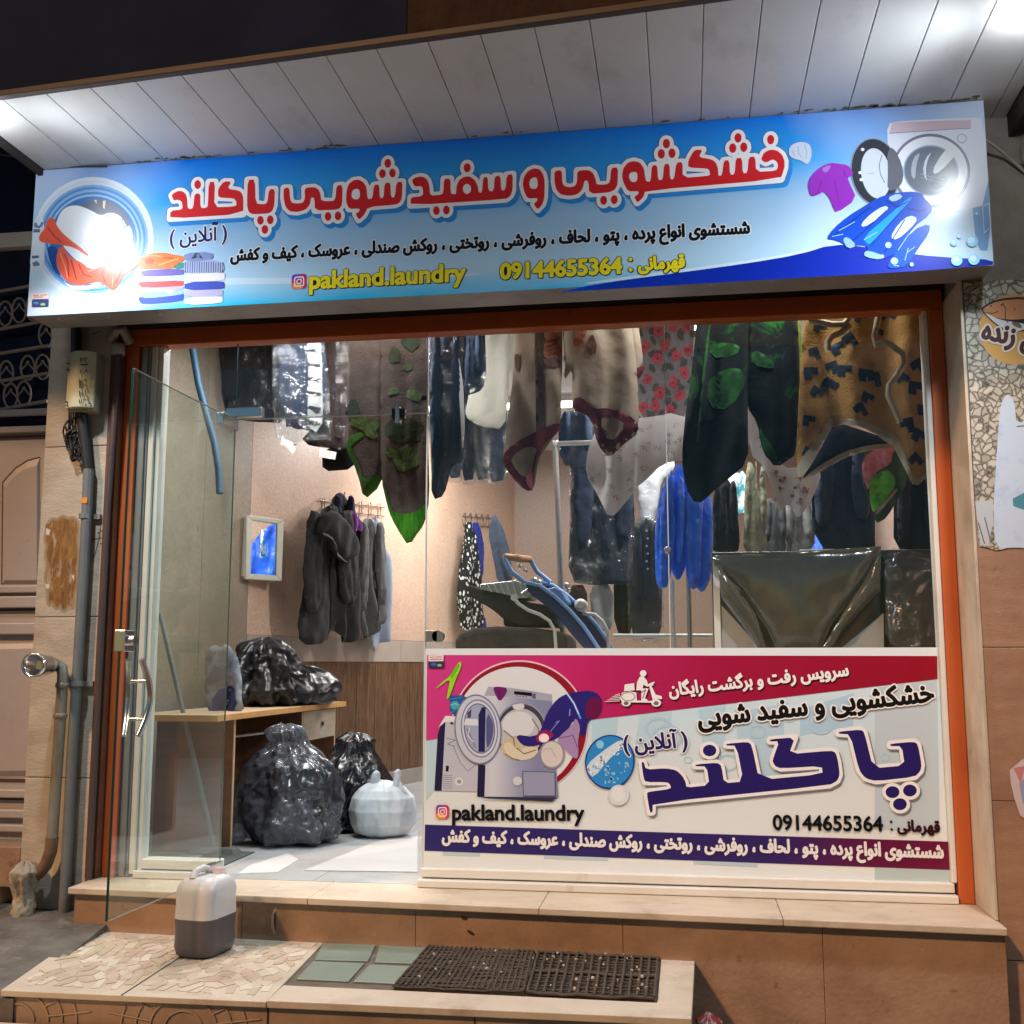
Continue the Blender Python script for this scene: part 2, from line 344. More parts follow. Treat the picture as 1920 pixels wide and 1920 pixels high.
# ------------------------------------------------------------------ cloth
class Cloth:
    """hanging cloth with real thickness: an outline on an upright plane, folded and filled out"""
    def __init__(s, plane, outline, depth=.03, amp=.03, wl=.16, seed=0, skew=0.0, res=.022, sm=1, soft=.05, crump=.006, crs=9, ridge=False):
        s.ridge = ridge; s.pl = plane; s.o = [plane.uz(*p) for p in (chaikin(outline, sm, .2) if sm else outline)]
        if area2(s.o) < 0: s.o = s.o[::-1]
        s.depth, s.amp, s.wl, s.seed, s.skew, s.soft, s.crump, s.crs = depth, amp, wl, seed, skew, soft, crump, crs
        s.ztop = max(p[1] for p in s.o); s.h = s.ztop - min(p[1] for p in s.o); s.res = res
        a = np.array(s.o); s.A = a; s.B = np.roll(a, -1, 0)
    def dist(s, u, z):
        p = np.array((u, z)); d = s.B - s.A; t = np.clip(((p - s.A) * d).sum(1) / np.maximum((d * d).sum(1), 1e-12), 0, 1)
        return float(np.sqrt((((s.A + d * t[:, None]) - p) ** 2).sum(1).min()))
    def fold(s, u, z):
        t = (s.ztop - z) / max(s.h, .01); q = s.seed * 3.7
        nz = noise.noise(Vector((u * 2.2 + q, z * 1.1, q))); ph = 6.283 * (u + s.skew * (s.ztop - z) + .11 * nz * (1 + t)) / s.wl
        m = .55 + 1.1 * noise.noise(Vector((u * 4.1 - q, z * .9, q + 2)))
        f = s.amp * (.35 + .65 * t) * (m * (1.4 * abs(math.sin(ph * .5 + q)) ** .9 - .8) + .4 * math.sin(ph * .83 + 1.3 + 2 * nz) + .25 * math.sin(ph * 1.7 + 5 * nz) * max(0, m))
        n1 = noise.noise(Vector((u * s.crs + q, z * s.crs * .7, q))); n2 = noise.noise(Vector((u * s.crs * 2.3 + n1, z * s.crs * 1.7 - n1, q + 5)))
        if s.ridge: return f + s.crump * (1.6 * (.35 - abs(n1)) + .9 * (.3 - abs(n2)))
        return f + s.crump * (n1 + .5 * n2)
    def front(s, u, z):
        t = min(1, s.dist(u, z) / s.soft); return s.fold(u, z) + s.depth * math.sqrt(t * (2 - t)) + .002
    def mesh(s, outline, res):
        P = []
        for i in range(len(outline)):
            a, b = outline[i], outline[(i + 1) % len(outline)]; n = max(1, int(math.hypot(a[0] - b[0], a[1] - b[1]) / res))
            P += [(a[0] + (b[0] - a[0]) * j / n, a[1] + (b[1] - a[1]) * j / n) for j in range(n)]
        a = np.array(P); g = [(x + (.5 * res if k % 2 else 0), z) for k, z in enumerate(np.arange(a[:, 1].min() + res * .6, a[:, 1].max(), res * .87)) for x in np.arange(a[:, 0].min(), a[:, 0].max(), res)]
        if g:
            G = np.array(g); G = G[winding(G, [P]) > 0]; b = np.roll(a, -1, 0)
            if len(G):
                dm = np.min(np.abs(G[:, None, :] - a[None]).sum(2), 1) if len(G) * len(a) < 4e6 else np.ones(len(G)); G = G[dm > res * .55]
            g = [tuple(x) for x in G]
        return fill([P], g or None)
    def build(s, name, mat, parent=None):
        v, t = s.mesh(s.o, s.res); n = len(v); dd = [s.dist(*p) for p in v]
        k = [min(1, d / s.soft) for d in dd]; k = [math.sqrt(x * (2 - x)) for x in k]; fo = [s.fold(*p) for p in v]
        vs = [s.pl.W(*p, f + s.depth * q + .002) for p, f, q in zip(v, fo, k)] + [s.pl.W(*p, f - s.depth * .6 * q - .002) for p, f, q in zip(v, fo, k)]
        mb = MB(); mb.add(vs, list(t) + [(c + n, b + n, a + n) for a, b, c in t], mat, True)
        cnt = {}
        for a, b, c in t:
            for e in ((a, b), (b, c), (c, a)): cnt[e] = cnt.get(e, 0) + 1
        mb.add(vs, [(b, a, a + n, b + n) for a, b in cnt if (b, a) not in cnt], mat, True)
        s.ob = mb.build(name, parent); return s.ob
    def patch(s, mb, pts, mat, d=.004, sm=1):
        o = [s.pl.uz(*p) for p in (chaikin(pts, sm, .25) if sm else pts)]
        if area2(o) < 0: o = o[::-1]
        v, t = s.mesh(o, s.res); mb.add([s.pl.W(*p, s.front(*p) + d) for p in v], t, mat, True)
    def blotch(s, mb, cx, cy, rx, ry, mat, rot=0, wob=.2, n=14, d=.004, seed=0):
        P = []; rr = random.Random(seed + int(cx))
        for i in range(n):
            a = 6.283 * i / n; k = 1 + rr.uniform(-wob, wob); x, y = rx * k * math.cos(a), ry * k * math.sin(a); r = R_(rot)
            P.append((cx + x * math.cos(r) - y * math.sin(r), cy + x * math.sin(r) + y * math.cos(r)))
        s.patch(mb, P, mat, d)
def sack(name, parent, c, prof, mat, n=96, rows=90, amp=.03, seed=0, squash=1.0, sc=7, lean=(0, 0), pleat=0, fine=1.0):
    """crumpled bag: a lathe profile (height, radius) pushed about by creases"""
    hs = [p[0] for p in prof]; mb = MB(); vs = []; H = hs[-1]
    for i in range(rows + 1):
        h = H * i / rows; r = float(np.interp(h, hs, [p[1] for p in prof]))
        for k in range(n):
            a = 6.283185 * k / n; q = Vector((math.cos(a) * 2, math.sin(a) * 2, h * sc * .6 + seed * 9.1))
            d = amp * (noise.noise(q * 1.1) + .7 * (.5 - abs(noise.noise(q * 2.1 + Vector((3, 1, 2))))) + .45 * (.4 - abs(noise.noise(q * 4.6))) + fine * (.26 * (.35 - abs(noise.noise(Vector((q.x * 9, q.y * 9, q.z * 5))))) + .12 * (.3 - abs(noise.noise(q * 17)))))
            d += pleat * math.sin(a * 17 + 5 * noise.noise(q)) * (h / H) ** 2
            rr = max(.004, r + d * min(1, r / .12)); vs.append((c[0] + rr * math.cos(a) + lean[0] * h / H, c[1] + rr * math.sin(a) * squash + lean[1] * h / H, c[2] + h + (.25 * amp * noise.noise(q * 1.7) if 0 < i else 0)))
    fs = [(i * n + k, i * n + (k + 1) % n, (i + 1) * n + (k + 1) % n, (i + 1) * n + k) for i in range(rows) for k in range(n)]
    mb.add(vs, fs, mat, True); mb.add(vs, [tuple(reversed(range(n))), tuple(range(rows * n, rows * n + n))], mat)
    return mb.build(name, parent)
# ================================================================== materials of the setting
stone = M('cream_stone', (.40, .35, .28), .7, col2=(.52, .46, .37), vscale=5, bump=.25, bscale=45, stretch=(1, 1, 2.4)); grime(stone, (.26, .2, .14), 2.2, .52, .8)
travertine = M('brown_travertine', (.34, .19, .115), .6, col2=(.42, .255, .165), vscale=3, stretch=(1, 1, 5), bump=.15, bscale=70); grime(travertine, (.24, .13, .08), 1.7, .45, .72); grime(travertine, (.15, .085, .055), 9, .62, .74, seed=5)
cement = M('bare_cement', (.30, .27, .23), .9, col2=(.22, .2, .17), vscale=7, bump=.5, bscale=50)
slab_m = M('sill_stone', (.52, .43, .33), .5, col2=(.60, .51, .40), vscale=4, stretch=(1, 3, 1), bump=.1, bscale=80); grime(slab_m, (.3, .23, .16), 3, .5, .82); grime(slab_m, (.2, .15, .11), 12, .62, .75, seed=4)
riser_m = M('riser_stone', (.31, .19, .12), .65, col2=(.38, .245, .16), vscale=4, bump=.2, bscale=55); grime(riser_m, (.2, .125, .08), 2.3, .46, .74); grime(riser_m, (.12, .08, .055), 11, .62, .74, seed=7); grime(riser_m, (.46, .37, .28), 14, .66, .76, seed=2)
concrete = M('rough_concrete', (.15, .14, .125), .9, col2=(.08, .072, .062), vscale=6, bump=.8, bscale=24); grime(concrete, (.22, .2, .17), 9, .55, .7)
dark_upper = M('dark_trim_shaded_wall', (.05, .04, .035), .9, col2=(.03, .025, .02), vscale=3, bump=.3)
orange = M('orange_paint', (.52, .115, .028), .42, col2=(.46, .10, .025), vscale=3, bump=.05, bscale=25); grime(orange, (.30, .06, .02), 7, .62, .8)
jamb_m = M('brown_paint', (.14, .055, .03), .6, col2=(.10, .04, .025), vscale=8, bump=.2); grime(jamb_m, (.05, .025, .02), 14, .58, .7)
pvc = M('white_profile', (.72, .72, .68), .4, col2=(.66, .65, .6), vscale=3); grime(pvc, (.33, .25, .16), 5, .62, .85, stretch=(1, 1, .4))
grey_metal = M('grey_metal', (.34, .36, .37), .42, .6, col2=(.26, .27, .28), vscale=6, stretch=(4, 4, .5), bump=.06)
chrome = M('chrome', (.78, .78, .78), .2, 1.0)
steel = M('brushed_steel', (.55, .55, .54), .3, 1.0)
black_m = M('black_plastic', (.012, .012, .013), .4)
granite = M('pink_granite', (.55, .37, .27), .4, col2=(.66, .47, .36), vscale=60, vlo=.4, vhi=.6, detail=3); grime(granite, (.33, .19, .12), 45, .60, .68); grime(granite, (.46, .30, .21), 1.5, .45, .8, seed=3)
granite2 = M('grey_brown_marble', (.29, .24, .18), .35, col2=(.35, .30, .23), vscale=40, detail=3); grime(granite2, (.14, .11, .09), 30, .6, .68); grime(granite2, (.22, .18, .13), 1.3, .4, .75)
strip_m = M('grey_tile', (.42, .36, .31), .35, col2=(.38, .32, .27), vscale=4)
wood_panel = M('oak_panel', (.19, .105, .055), .45, col2=(.075, .038, .018), vscale=3.4, stretch=(16, 16, 1.1), vlo=.40, vhi=.60, distort=1.2, bump=.06)
skirt_m = M('grey_skirting', (.36, .33, .30), .5, col2=(.3, .27, .25), vscale=5)
floor_m = M('pale_floor_tile', (.40, .42, .42), .35, col2=(.47, .48, .48), vscale=3); grime(floor_m, (.36, .34, .31), 5, .5, .8)
ceil_m = M('white_ceiling', (.7, .69, .66), .8, col2=(.63, .62, .58), vscale=3)
backwall = M('brown_granite', (.30, .20, .15), .4, col2=(.38, .27, .2), vscale=50, detail=3)

# ================================================================== ground
mb = MB(); mb.box(-40, 40, -40, -0.05, -.3, 0, concrete); tag(mb.build('pavement'), kind='structure')
mb = MB(); mb.hexa([(-5, -1.10, .0), (-2.45, -1.10, .0), (-2.62, .1, .0), (-5, .1, .0)], [(-5, -1.10, .345), (-2.45, -1.10, .345), (-2.62, .1, .43), (-5, .1, .43)], concrete)
tag(mb.build('side_path'), kind='structure')
mb = MB(); mb.hexa([(-5, -1.8, .0), (-1.75, -1.8, .0), (-1.9, -1.115, .0), (-5, -1.115, .0)], [(-5, -1.8, .262), (-1.75, -1.8, .262), (-1.9, -1.115, .268), (-5, -1.115, .268)], slab_m)
tag(mb.build('kerb', bevel=.006), kind='structure')

# ================================================================== the shop building
shop = thing('shop_building', 'small shop with cream stone pier, brown stone walls and a lit tiled interior', 'shop', (-.8, 0, 0))
mb = MB()
zc = [.30, 1.02, 1.78, 2.62, 3.40, 4.6]
for a, b in zip(zc, zc[1:]): mb.box(-3.13, -2.795, -.03, .13, a, b - .003, stone)
mb.build('stone_pier', shop, bevel=.004)
mb = MB(); mb.box(-2.793, -2.737, -.045, .10, .566, 3.21, jamb_m); mb.build('door_jamb', shop, bevel=.004)
mb = MB(); mb.box(-3.14, 1.165, .002, .15, 3.214, 6.0, dark_upper); mb.build('upper_wall', shop)  # wall colour set dark to stand for the shade behind the sign
# right-hand street wall, brown travertine courses below, bare cement above
mb = MB()
for a, b in zip([-.2, .42, 1.02, 1.62], [.42, 1.02, 1.62, 2.2]): mb.box(1.172, 4.2, -.29, .15, a, b - .0025, travertine)
mb.build('side_wall', shop, bevel=.002)
mb = MB(); mb.box(1.172, 4.2, -.286, .15, 2.2, 6.0, cement); mb.build('upper_side_wall', shop)
mb = MB(); mb.box(1.159, 1.171, -.297, .03, .567, 3.15, slab_m); mb.build('door_reveal', shop, bevel=.002)
# sill and its riser (the front edge runs slightly askew of the glass)
def sy(x): return -.252 - (x + 2.75) * .0424
mb = MB()
xs = [-2.752, -1.62, -.62, .35, 1.172]
for a, b in zip(xs, xs[1:]):
    b2 = b - .002
    mb.hexa([(a, sy(a), .537), (b2, sy(b2), .537), (b2, .06, .537), (a, .06, .537)], [(a, sy(a), .565), (b2, sy(b2), .565), (b2, .06, .565), (a, .06, .565)], slab_m)
mb.build('sill_slab', shop, bevel=.004)
mb = MB(); o = .035
for a, b in zip([-2.735, -1.93, -1.15, -.28, .5], [-1.93, -1.15, -.28, .5, 1.171]):
    mb.hexa([(a, sy(a) + o, -.05), (b - .0015, sy(b) + o, -.05), (b - .0015, .0, -.05), (a, .0, -.05)], [(a, sy(a) + o, .5365), (b - .0015, sy(b) + o, .5365), (b - .0015, .0, .5365), (a, .0, .5365)], riser_m)
# chipped holes in the riser
mb.build('sill_riser', shop, bevel=.002)
a = Art(PY(sy(-1.9) + o), .001); hole = M('broken_hole', (.05, .035, .025), .95); chip = M('broken_edge', (.42, .36, .28), .9)
a.crop(500, 1600, 2.133)
a.pl = PY(sy(-1.8) + o); a.poly([(20, 222), (78, 200), (80, 325), (18, 325)], chip, 1); a.poly([(32, 232), (48, 228), (56, 250), (50, 315), (34, 318), (28, 270)], hole, 1)
a.stroke([(72, 205), (78, 250), (92, 265)], 5, hole)
a.pl = PY(sy(-.9) + o); a.poly([(775, 250), (805, 255), (800, 268), (780, 264)], hole, 1); a.poly([(800, 303), (822, 312), (834, 324), (825, 330), (806, 318)], hole, 1)
a.pl = PY(sy(0) + o); a.crop(1300, 1600, 3.097); a.poly([(498, 478), (515, 470), (525, 480), (508, 495)], hole, 1); a.stroke([(485, 508), (495, 495)], 5, hole); a.stroke([(535, 468), (548, 455)], 5, hole)
a.build('chipped_patch', shop)
# rust-coloured remains of a torn notice and pencil marks on the pier
rust = M('rust_stain', (.33, .17, .045), .8, col2=(.11, .045, .012), vscale=13, stretch=(2.4, 1, .6), bump=.4, bscale=40, distort=2.0, vlo=.3, vhi=.7); grime(rust, (.46, .36, .22), 16, .55, .66, stretch=(2, 1, .5))
a = Art(PY(-.03), .001); P = [(93, 983), (98, 975), (108, 978), (118, 970), (128, 976), (140, 973), (146, 990), (141, 1010), (146, 1040), (141, 1070), (143, 1092), (136, 1118), (138, 1138), (127, 1130), (120, 1146), (114, 1128), (106, 1140), (100, 1124), (92, 1134), (93, 1108), (87, 1085), (92, 1060), (88, 1040), (92, 1022), (86, 1012)]
for g_, cc in ((.018, (.37, .31, .22)), (.012, (.34, .26, .16)), (.006, (.31, .20, .09))): a.poly(P, M('rust_halo_%d' % int(g_ * 1000), cc, .85, col2=tuple(v * .8 for v in cc), vscale=20), 2, grow=g_)
a.poly(P, rust, 1); a.poly([(84, 984), (93, 980), (95, 994), (88, 1000)], rust, 1)
pap = M('torn_paper', (.6, .58, .52), .9)
for q in ([(87, 990), (95, 994), (92, 1004), (86, 1002)], [(85, 1094), (93, 1096), (92, 1104), (86, 1103)], [(135, 1080), (140, 1078), (139, 1090)]): a.poly(q, pap)
ink = M('faded_ink', (.12, .11, .1), .9)
for q in ([(172, 1012), (190, 1008), (202, 1008)], [(190, 980), (186, 1010), (178, 1040), (174, 1047)], [(194, 993), (183, 1000)], [(188, 1020), (200, 1012)], [(147, 1193), (151, 1187), (155, 1193), (158, 1187)], [(172, 628), (190, 620)]): a.stroke(q, 1.6, ink)
a.build('stain', shop)
# interior shell
wl = Plane((-3.585, 0), (.958, -.286))          # skewed left-hand wall of the shop
L0, L1 = 0.12 / .958, 6.25 / .958
def wp(l, d=0): return wl.p + wl.u * (l) + wl.n * d
_sgn = 1 if wl.u.y > 0 else -1
def wbox(mb, l0, l1, z0, z1, d0, d1, mat):
    q = [wl.p + wl.u * (l * _sgn) + wl.n * d for l, d in ((l0, d0), (l1, d0), (l1, d1), (l0, d1))]
    mb.hexa([(p.x, p.y, z0) for p in q], [(p.x, p.y, z1) for p in q], mat)
mb = MB()
lp = 2.25
for a_, b_ in ((.34, .62), (.62, 1.2), (1.2, 1.78), (1.78, lp)): wbox(mb, a_, b_ - .003, .565, 3.75, -.12, 0, granite2)
mb.build('marble_wall', shop)
mb = MB(); wbox(mb, lp, 6.7, 1.752, 3.75, -.12, .0, granite); mb.build('granite_wall', shop)
mb = MB()
for k in range(9): wbox(mb, lp + k * .5, lp + k * .5 + .497, 1.575, 1.75, -.12, .004, strip_m)
mb.build('tile_border', shop)
mb = MB(); x = lp
while x < 6.6: wbox(mb, x, x + .262, .69, 1.572, -.10, .0, wood_panel); x += .27
mb.build('wainscot', shop, bevel=.003)
mb = MB(); wbox(mb, lp, 6.7, .69, 1.572, -.115, -.006, M('pale_grout', (.4, .3, .2), .8)); wbox(mb, lp, 6.7, .5655, .688, -.12, .008, skirt_m); mb.build('skirting', shop)
mb = MB()
for i in range(10):
    for j in range(12): mb.box(-3.8 + i * .52, -3.8 + i * .52 + .517, .062 + j * .52, .062 + j * .52 + .517, .50, .5655, floor_m)
mb.box(-3.8, 1.5, .062, 6.3, .47, .5, skirt_m); mb.build('floor', shop)
mb = MB(); mb.box(-3.9, 1.45, 6.2, 6.3, .565, 3.75, backwall); mb.build('back_wall', shop)
mb = MB(); mb.box(1.36, 1.46, .15, 6.2, .565, 3.75, granite); mb.build('right_wall', shop)
mb = MB(); mb.box(-3.9, 1.46, .15, 6.3, 3.75, 3.83, ceil_m); mb.build('ceiling', shop)
mb = MB(); mb.box(-3.12, -2.74, .131, .14, .4, 3.75, ceil_m); mb.box(1.16, 1.36, .05, .15, .565, 3.75, ceil_m); mb.build('front_wall', shop)

# ================================================================== shopfront: frame, glass, open door
front = thing('shopfront', 'glazed shop front in an orange frame with white profiles and an open glass door', 'shopfront', (-.8, .04, .565))
glass = sheet('clear_glass', (.985, .992, .988), .01, 1.45)
door_glass = sheet('door_glass', (.93, .975, .955), .012, 1.5, alpha=.012, body=(.6, .75, .68))
edge_g = M('glass_edge', (.01, .05, .04), .2)
seam_m = M('silicone_seam', (.62, .66, .66), .3)
for x0, x1 in ((-2.735, -2.668), (1.095, 1.157)):
    mb = MB(); mb.box(x0, x1, 0, .09, .566, 3.124, orange); mb.build('frame_post', front, bevel=.004)
mb = MB(); mb.box(-2.735, 1.157, 0, .09, 3.125, 3.212, orange); mb.build('lintel', front, bevel=.004)
mb = MB(); mb.box(-2.664, -2.612, .02, .09, .566, 3.124, grey_metal); mb.box(-2.652, -2.624, .008, .02, .566, 3.124, grey_metal); mb.build('shutter_guide', front, bevel=.003)
mb = MB()
mb.box(-2.606, -2.584, .015, .10, .58, 3.124, pvc); mb.box(-2.5835, -2.571, .002, .10, .58, 3.124, pvc); mb.box(-2.5705, -2.545, .02, .09, .58, 3.124, pvc)
mb.box(-2.545, -2.168, .012, .095, .606, .650, pvc); mb.box(-2.571, -2.165, -.012, .10, .5665, .600, pvc)
mb.build('white_frame', front, bevel=.004)
mb = MB()
mb.box(-1.204, 1.082, .012, .095, .606, .645, pvc); mb.box(-1.21, 1.09, -.018, .10, .5665, .600, pvc)
mb.box(1.072, 1.094, .012, .095, .646, 3.124, pvc)
mb.build('window_frame', front, bevel=.005)
for x0, x1, z0 in ((-2.545, -2.172, .65), (-2.170, -1.206, 2.745), (-1.200, -.076, .645), (-.072, 1.072, .645)):
    mb = MB(); mb.box(x0, x1, .048, .056, z0, 3.124, glass); g = mb.build('glass_pane', front)
mb = MB(); mb.box(-1.2055, -1.2005, .044, .060, .645, 3.124, seam_m); mb.box(-.0757, -.0723, .046, .058, .645, 3.124, seam_m); mb.box(-2.1722, -2.1702, .046, .058, .65, 3.124, edge_g)
mb.box(-2.17, -1.206, .047, .057, 2.741, 2.745, seam_m); mb.build('glass_seam', front)
mb = MB(); mb.lathe(on_y(795, 746, .040), [(-.0, .013), (.012, .013), (.014, .008)], black_m, 'y', 16); mb.build('bolt', front)
mb = MB(); mb.lathe(on_y(1251, 1031, .036), [(.0, .012), (.006, .016), (.014, .016)], steel, 'y', 16); mb.build('bolt', front)
q = on_y(745, 773, .03); mb = MB(); mb.box(q.x - .03, q.x + .035, .036, .068, q.z - .03, q.z + .022, black_m); mb.box(q.x - .012, q.x + .01, .030, .074, q.z - .05, q.z + .03, steel); mb.build('strike_box', front, bevel=.003)
q = on_y(808, 1193, .03); mb = MB(); mb.box(-1.199, -1.14, .034, .07, q.z - .026, q.z + .028, steel); mb.lathe((-1.14, .034, q.z), [(0, .027), (.036, .027)], steel, 'y', 20); mb.build('lock_box', front, bevel=.003)
# corner patch fitting over the door hinge
mb = MB(); mb.box(-2.215, -2.03, .030, .074, 2.752, 2.80, chrome); mb.box(-2.215, -2.172, .030, .074, 2.70, 2.752, chrome); mb.build('corner_fitting', front, bevel=.003)
# door leaf, swung out to the street
hx, hy, fx, fy, dz0, dz1 = -2.168, .045, -2.192, -.935, .588, 2.738
dpl = Plane((hx, hy), (fy - hy, -(fx - hx)) if False else (-(fy - hy), fx - hx)); dl = math.hypot(fx - hx, fy - hy)
ux, uy = (fx - hx) / dl, (fy - hy) / dl; nx, ny = -uy, ux        # n looks to +x
def dbox(mb, l0, l1, d0, d1, z0, z1, mat):
    q = [(hx + ux * l + nx * d, hy + uy * l + ny * d) for l, d in ((l0, d0), (l1, d0), (l1, d1), (l0, d1))]
    mb.hexa([(x, y, z0) for x, y in q], [(x, y, z1) for x, y in q], mat)
def dpt(l, d, z): return Vector((hx + ux * l + nx * d, hy + uy * l + ny * d, z))
mb = MB(); dbox(mb, .01, dl - .002, -.005, .005, dz0, dz1, door_glass); door = mb.build('glass_door', front)
mb = MB(); dbox(mb, dl - .0018, dl + .0002, -.005, .005, dz0, dz1, edge_g); dbox(mb, .01, dl - .002, -.0045, .0045, dz1, dz1 + .0015, seam_m); dbox(mb, .01, dl - .002, -.0045, .0045, dz0 - .0015, dz0, seam_m); mb.build('glass_edge', door)
for d in (.03, -.03):
    pth = [dpt(dl - .12 - .05 * math.sin(math.pi * t), d * (1 + 0.6 * math.sin(math.pi * t)), 1.27 + .30 * t) for t in [i / 14 for i in range(15)]]
    mb = MB(); mb.tube(pth, .012, chrome, 14)
    for t in (.28, .72): p = pth[int(t * 14)]; mb.tube([p, dpt((p - Vector((hx, hy, p.z))).length, 0, p.z)], .008, chrome, 10)
    mb.build('handle', door)
mb = MB(); dbox(mb, dl - .075, dl + .004, -.022, .022, 1.60, 1.685, chrome); mb.tube([dpt(dl - .03, .02, 1.645), dpt(dl - .03, .05, 1.645)], .02, chrome, 16); mb.build('lock', door, bevel=.003)
mb = MB(); dbox(mb, .0, .17, -.018, .018, dz0 - .004, dz0 + .06, steel); mb.build('hinge_fitting', door, bevel=.003)
mb = MB(); dbox(mb, .0, .17, -.018, .018, dz1 - .055, dz1 + .004, chrome); mb.build('hinge_fitting', door, bevel=.003)

# ================================================================== canopy over the pavement
can = thing('canopy', 'flat canopy lined with white plastic boards, dark fascia above', 'canopy', (-.8, -.8, 3.86))
board = M('soffit_board', (.60, .60, .58), .38, col2=(.56, .56, .535), vscale=2.5, bump=.03, bscale=12); grime(board, (.36, .34, .28), 3, .55, .85, stretch=(1, .6, 1))
ZS = 3.861
def fyc(x): return -1.098 - (x + 2.75) * .0806       # front edge, slightly askew
mb = MB(); x = -2.945
while x < 1.39:
    b = min(x + .203, 1.39); c = b - .003
    mb.hexa([(x, fyc(x), ZS), (c, fyc(c), ZS), (c, -.25, ZS), (x, -.25, ZS)], [(x, fyc(x), ZS + .012), (c, fyc(c), ZS + .012), (c, -.25, ZS + .012), (x, -.25, ZS + .012)], board)
    x = b + .0005
mb.build('soffit', can, bevel=.002)
mb = MB(); mb.hexa([(-2.95, fyc(-2.95), ZS + .014), (1.4, fyc(1.4), ZS + .014), (1.4, -.0, ZS + .014), (-2.95, -.0, ZS + .014)], [(-2.95, fyc(-2.95), ZS + .03), (1.4, fyc(1.4), ZS + .03), (1.4, -.0, ZS + .03), (-2.95, -.0, ZS + .03)], board); mb.build('deck', can)
trim = M('canopy_trim', (.05, .03, .02), .6, col2=(.035, .02, .014), vscale=5)
mb = MB(); mb.hexa([(-2.97, fyc(-2.97) - .035, ZS - .012), (1.42, fyc(1.42) - .035, ZS - .012), (1.42, fyc(1.42) - .002, ZS - .012), (-2.97, fyc(-2.97) - .002, ZS - .012)], [(-2.97, fyc(-2.97) - .035, ZS + .014), (1.42, fyc(1.42) - .035, ZS + .014), (1.42, fyc(1.42) - .002, ZS + .014), (-2.97, fyc(-2.97) - .002, ZS + .014)], trim)
mb.box(-2.972, -2.948, fyc(-2.97), -.26, ZS - .03, ZS + .014, dark_upper); mb.box(1.395, 1.42, fyc(1.42), -.28, ZS - .09, ZS + .014, dark_upper)
mb.build('edge_trim', can, bevel=.003)
navy_sheet = M('navy_fascia', (.014, .022, .060), .9, col2=(.010, .014, .034), vscale=2, spec=.1)
brown_fascia = M('brown_fascia', (.030, .018, .014), .9, col2=(.05, .033, .026), vscale=9, bump=.5, bscale=20, spec=.1)
xb = on_y(765, 40, -1.25).x
for a_, b_, m_, nm in ((-6, xb, navy_sheet, 'fascia_panel'), (xb + .003, 3.2, brown_fascia, 'stone_fascia')):
    mb = MB(); mb.hexa([(a_, fyc(a_) - .03, ZS + .015), (b_, fyc(b_) - .03, ZS + .015), (b_, fyc(b_) + .1, ZS + .015), (a_, fyc(a_) + .1, ZS + .015)], [(a_, fyc(a_) - .03, 5.6), (b_, fyc(b_) - .03, 5.6), (b_, fyc(b_) + .1, 5.6), (a_, fyc(a_) + .1, 5.6)], m_); mb.build(nm, can)
moss = M('moss', (.20, .17, .09), .95, col2=(.12, .10, .06), vscale=60)
mb = MB(); rr = random.Random(3)
for k in range(60):
    x = rr.choice([rr.gauss(-2.25, .14), rr.gauss(-1.6, .12), rr.gauss(1.0, .14), rr.gauss(.75, .18), rr.uniform(-2.7, 1.2)]); x = max(-2.9, min(1.22, x)); rx, ry = rr.uniform(.005, .026), rr.uniform(.003, .010); y = -.464 - ry - abs(rr.gauss(0, .010))
    P = [(x + rx * rr.uniform(.6, 1.2) * math.cos(q * .6283), y + ry * rr.uniform(.6, 1.2) * math.sin(q * .6283)) for q in range(10)]
    mb.hexa([(*p, ZS - .003) for p in P], [(*p, ZS - .0004) for p in P], moss)
mo = mb.build('moss', can); mo['kind'] = 'stuff'
# canopy lamps: bare bulbs in shallow white fittings
bulb = M('lamp_glass', (.86, .93, 1.0), .3, emis=52)
for k, (lx, ly, lab) in enumerate(((-2.915, -1.03, 'bare bulb under the left end of the canopy'), (1.275, -1.13, 'bare bulb under the right end of the canopy'))):
    t = thing('canopy_lamp', lab, 'lamp', (lx, ly, ZS - .05), 'lamps under the canopy')
    mb = MB(); mb.lathe((lx, ly, ZS - .04), [(0, .018), (.012, .02), (.018, .045), (.039, .05)], pvc, 'z', 24); mb.build('fitting', t)
    mb = MB(); mb.lathe((lx, ly, ZS - .135), [(0, .008), (.008, .03), (.03, .05), (.055, .05), (.08, .034), (.1, .018)], bulb, 'z', 24); mb.build('bulb', t)
    for aim, size, watt in (((-1.8 if k else 1.8, .40, -.75), 130, 66 if k else 52), ((-.75 if k else .75, .12, -1.5), 116, 165)):     # along the sign, down to the pavement
        l = bpy.data.objects.new('lamp_light', bpy.data.lights.new('lamp_light', 'SPOT')); COL.objects.link(l); l.parent = t; l.location = (0, 0, -.10); l.rotation_euler = Vector(aim).to_track_quat('-Z', 'Y').to_euler(); l.data.spot_size = R_(size); l.data.spot_blend = 1.0
        l.data.energy = watt; l.data.color = (.84, .92, 1.0); l.data.shadow_soft_size = .06

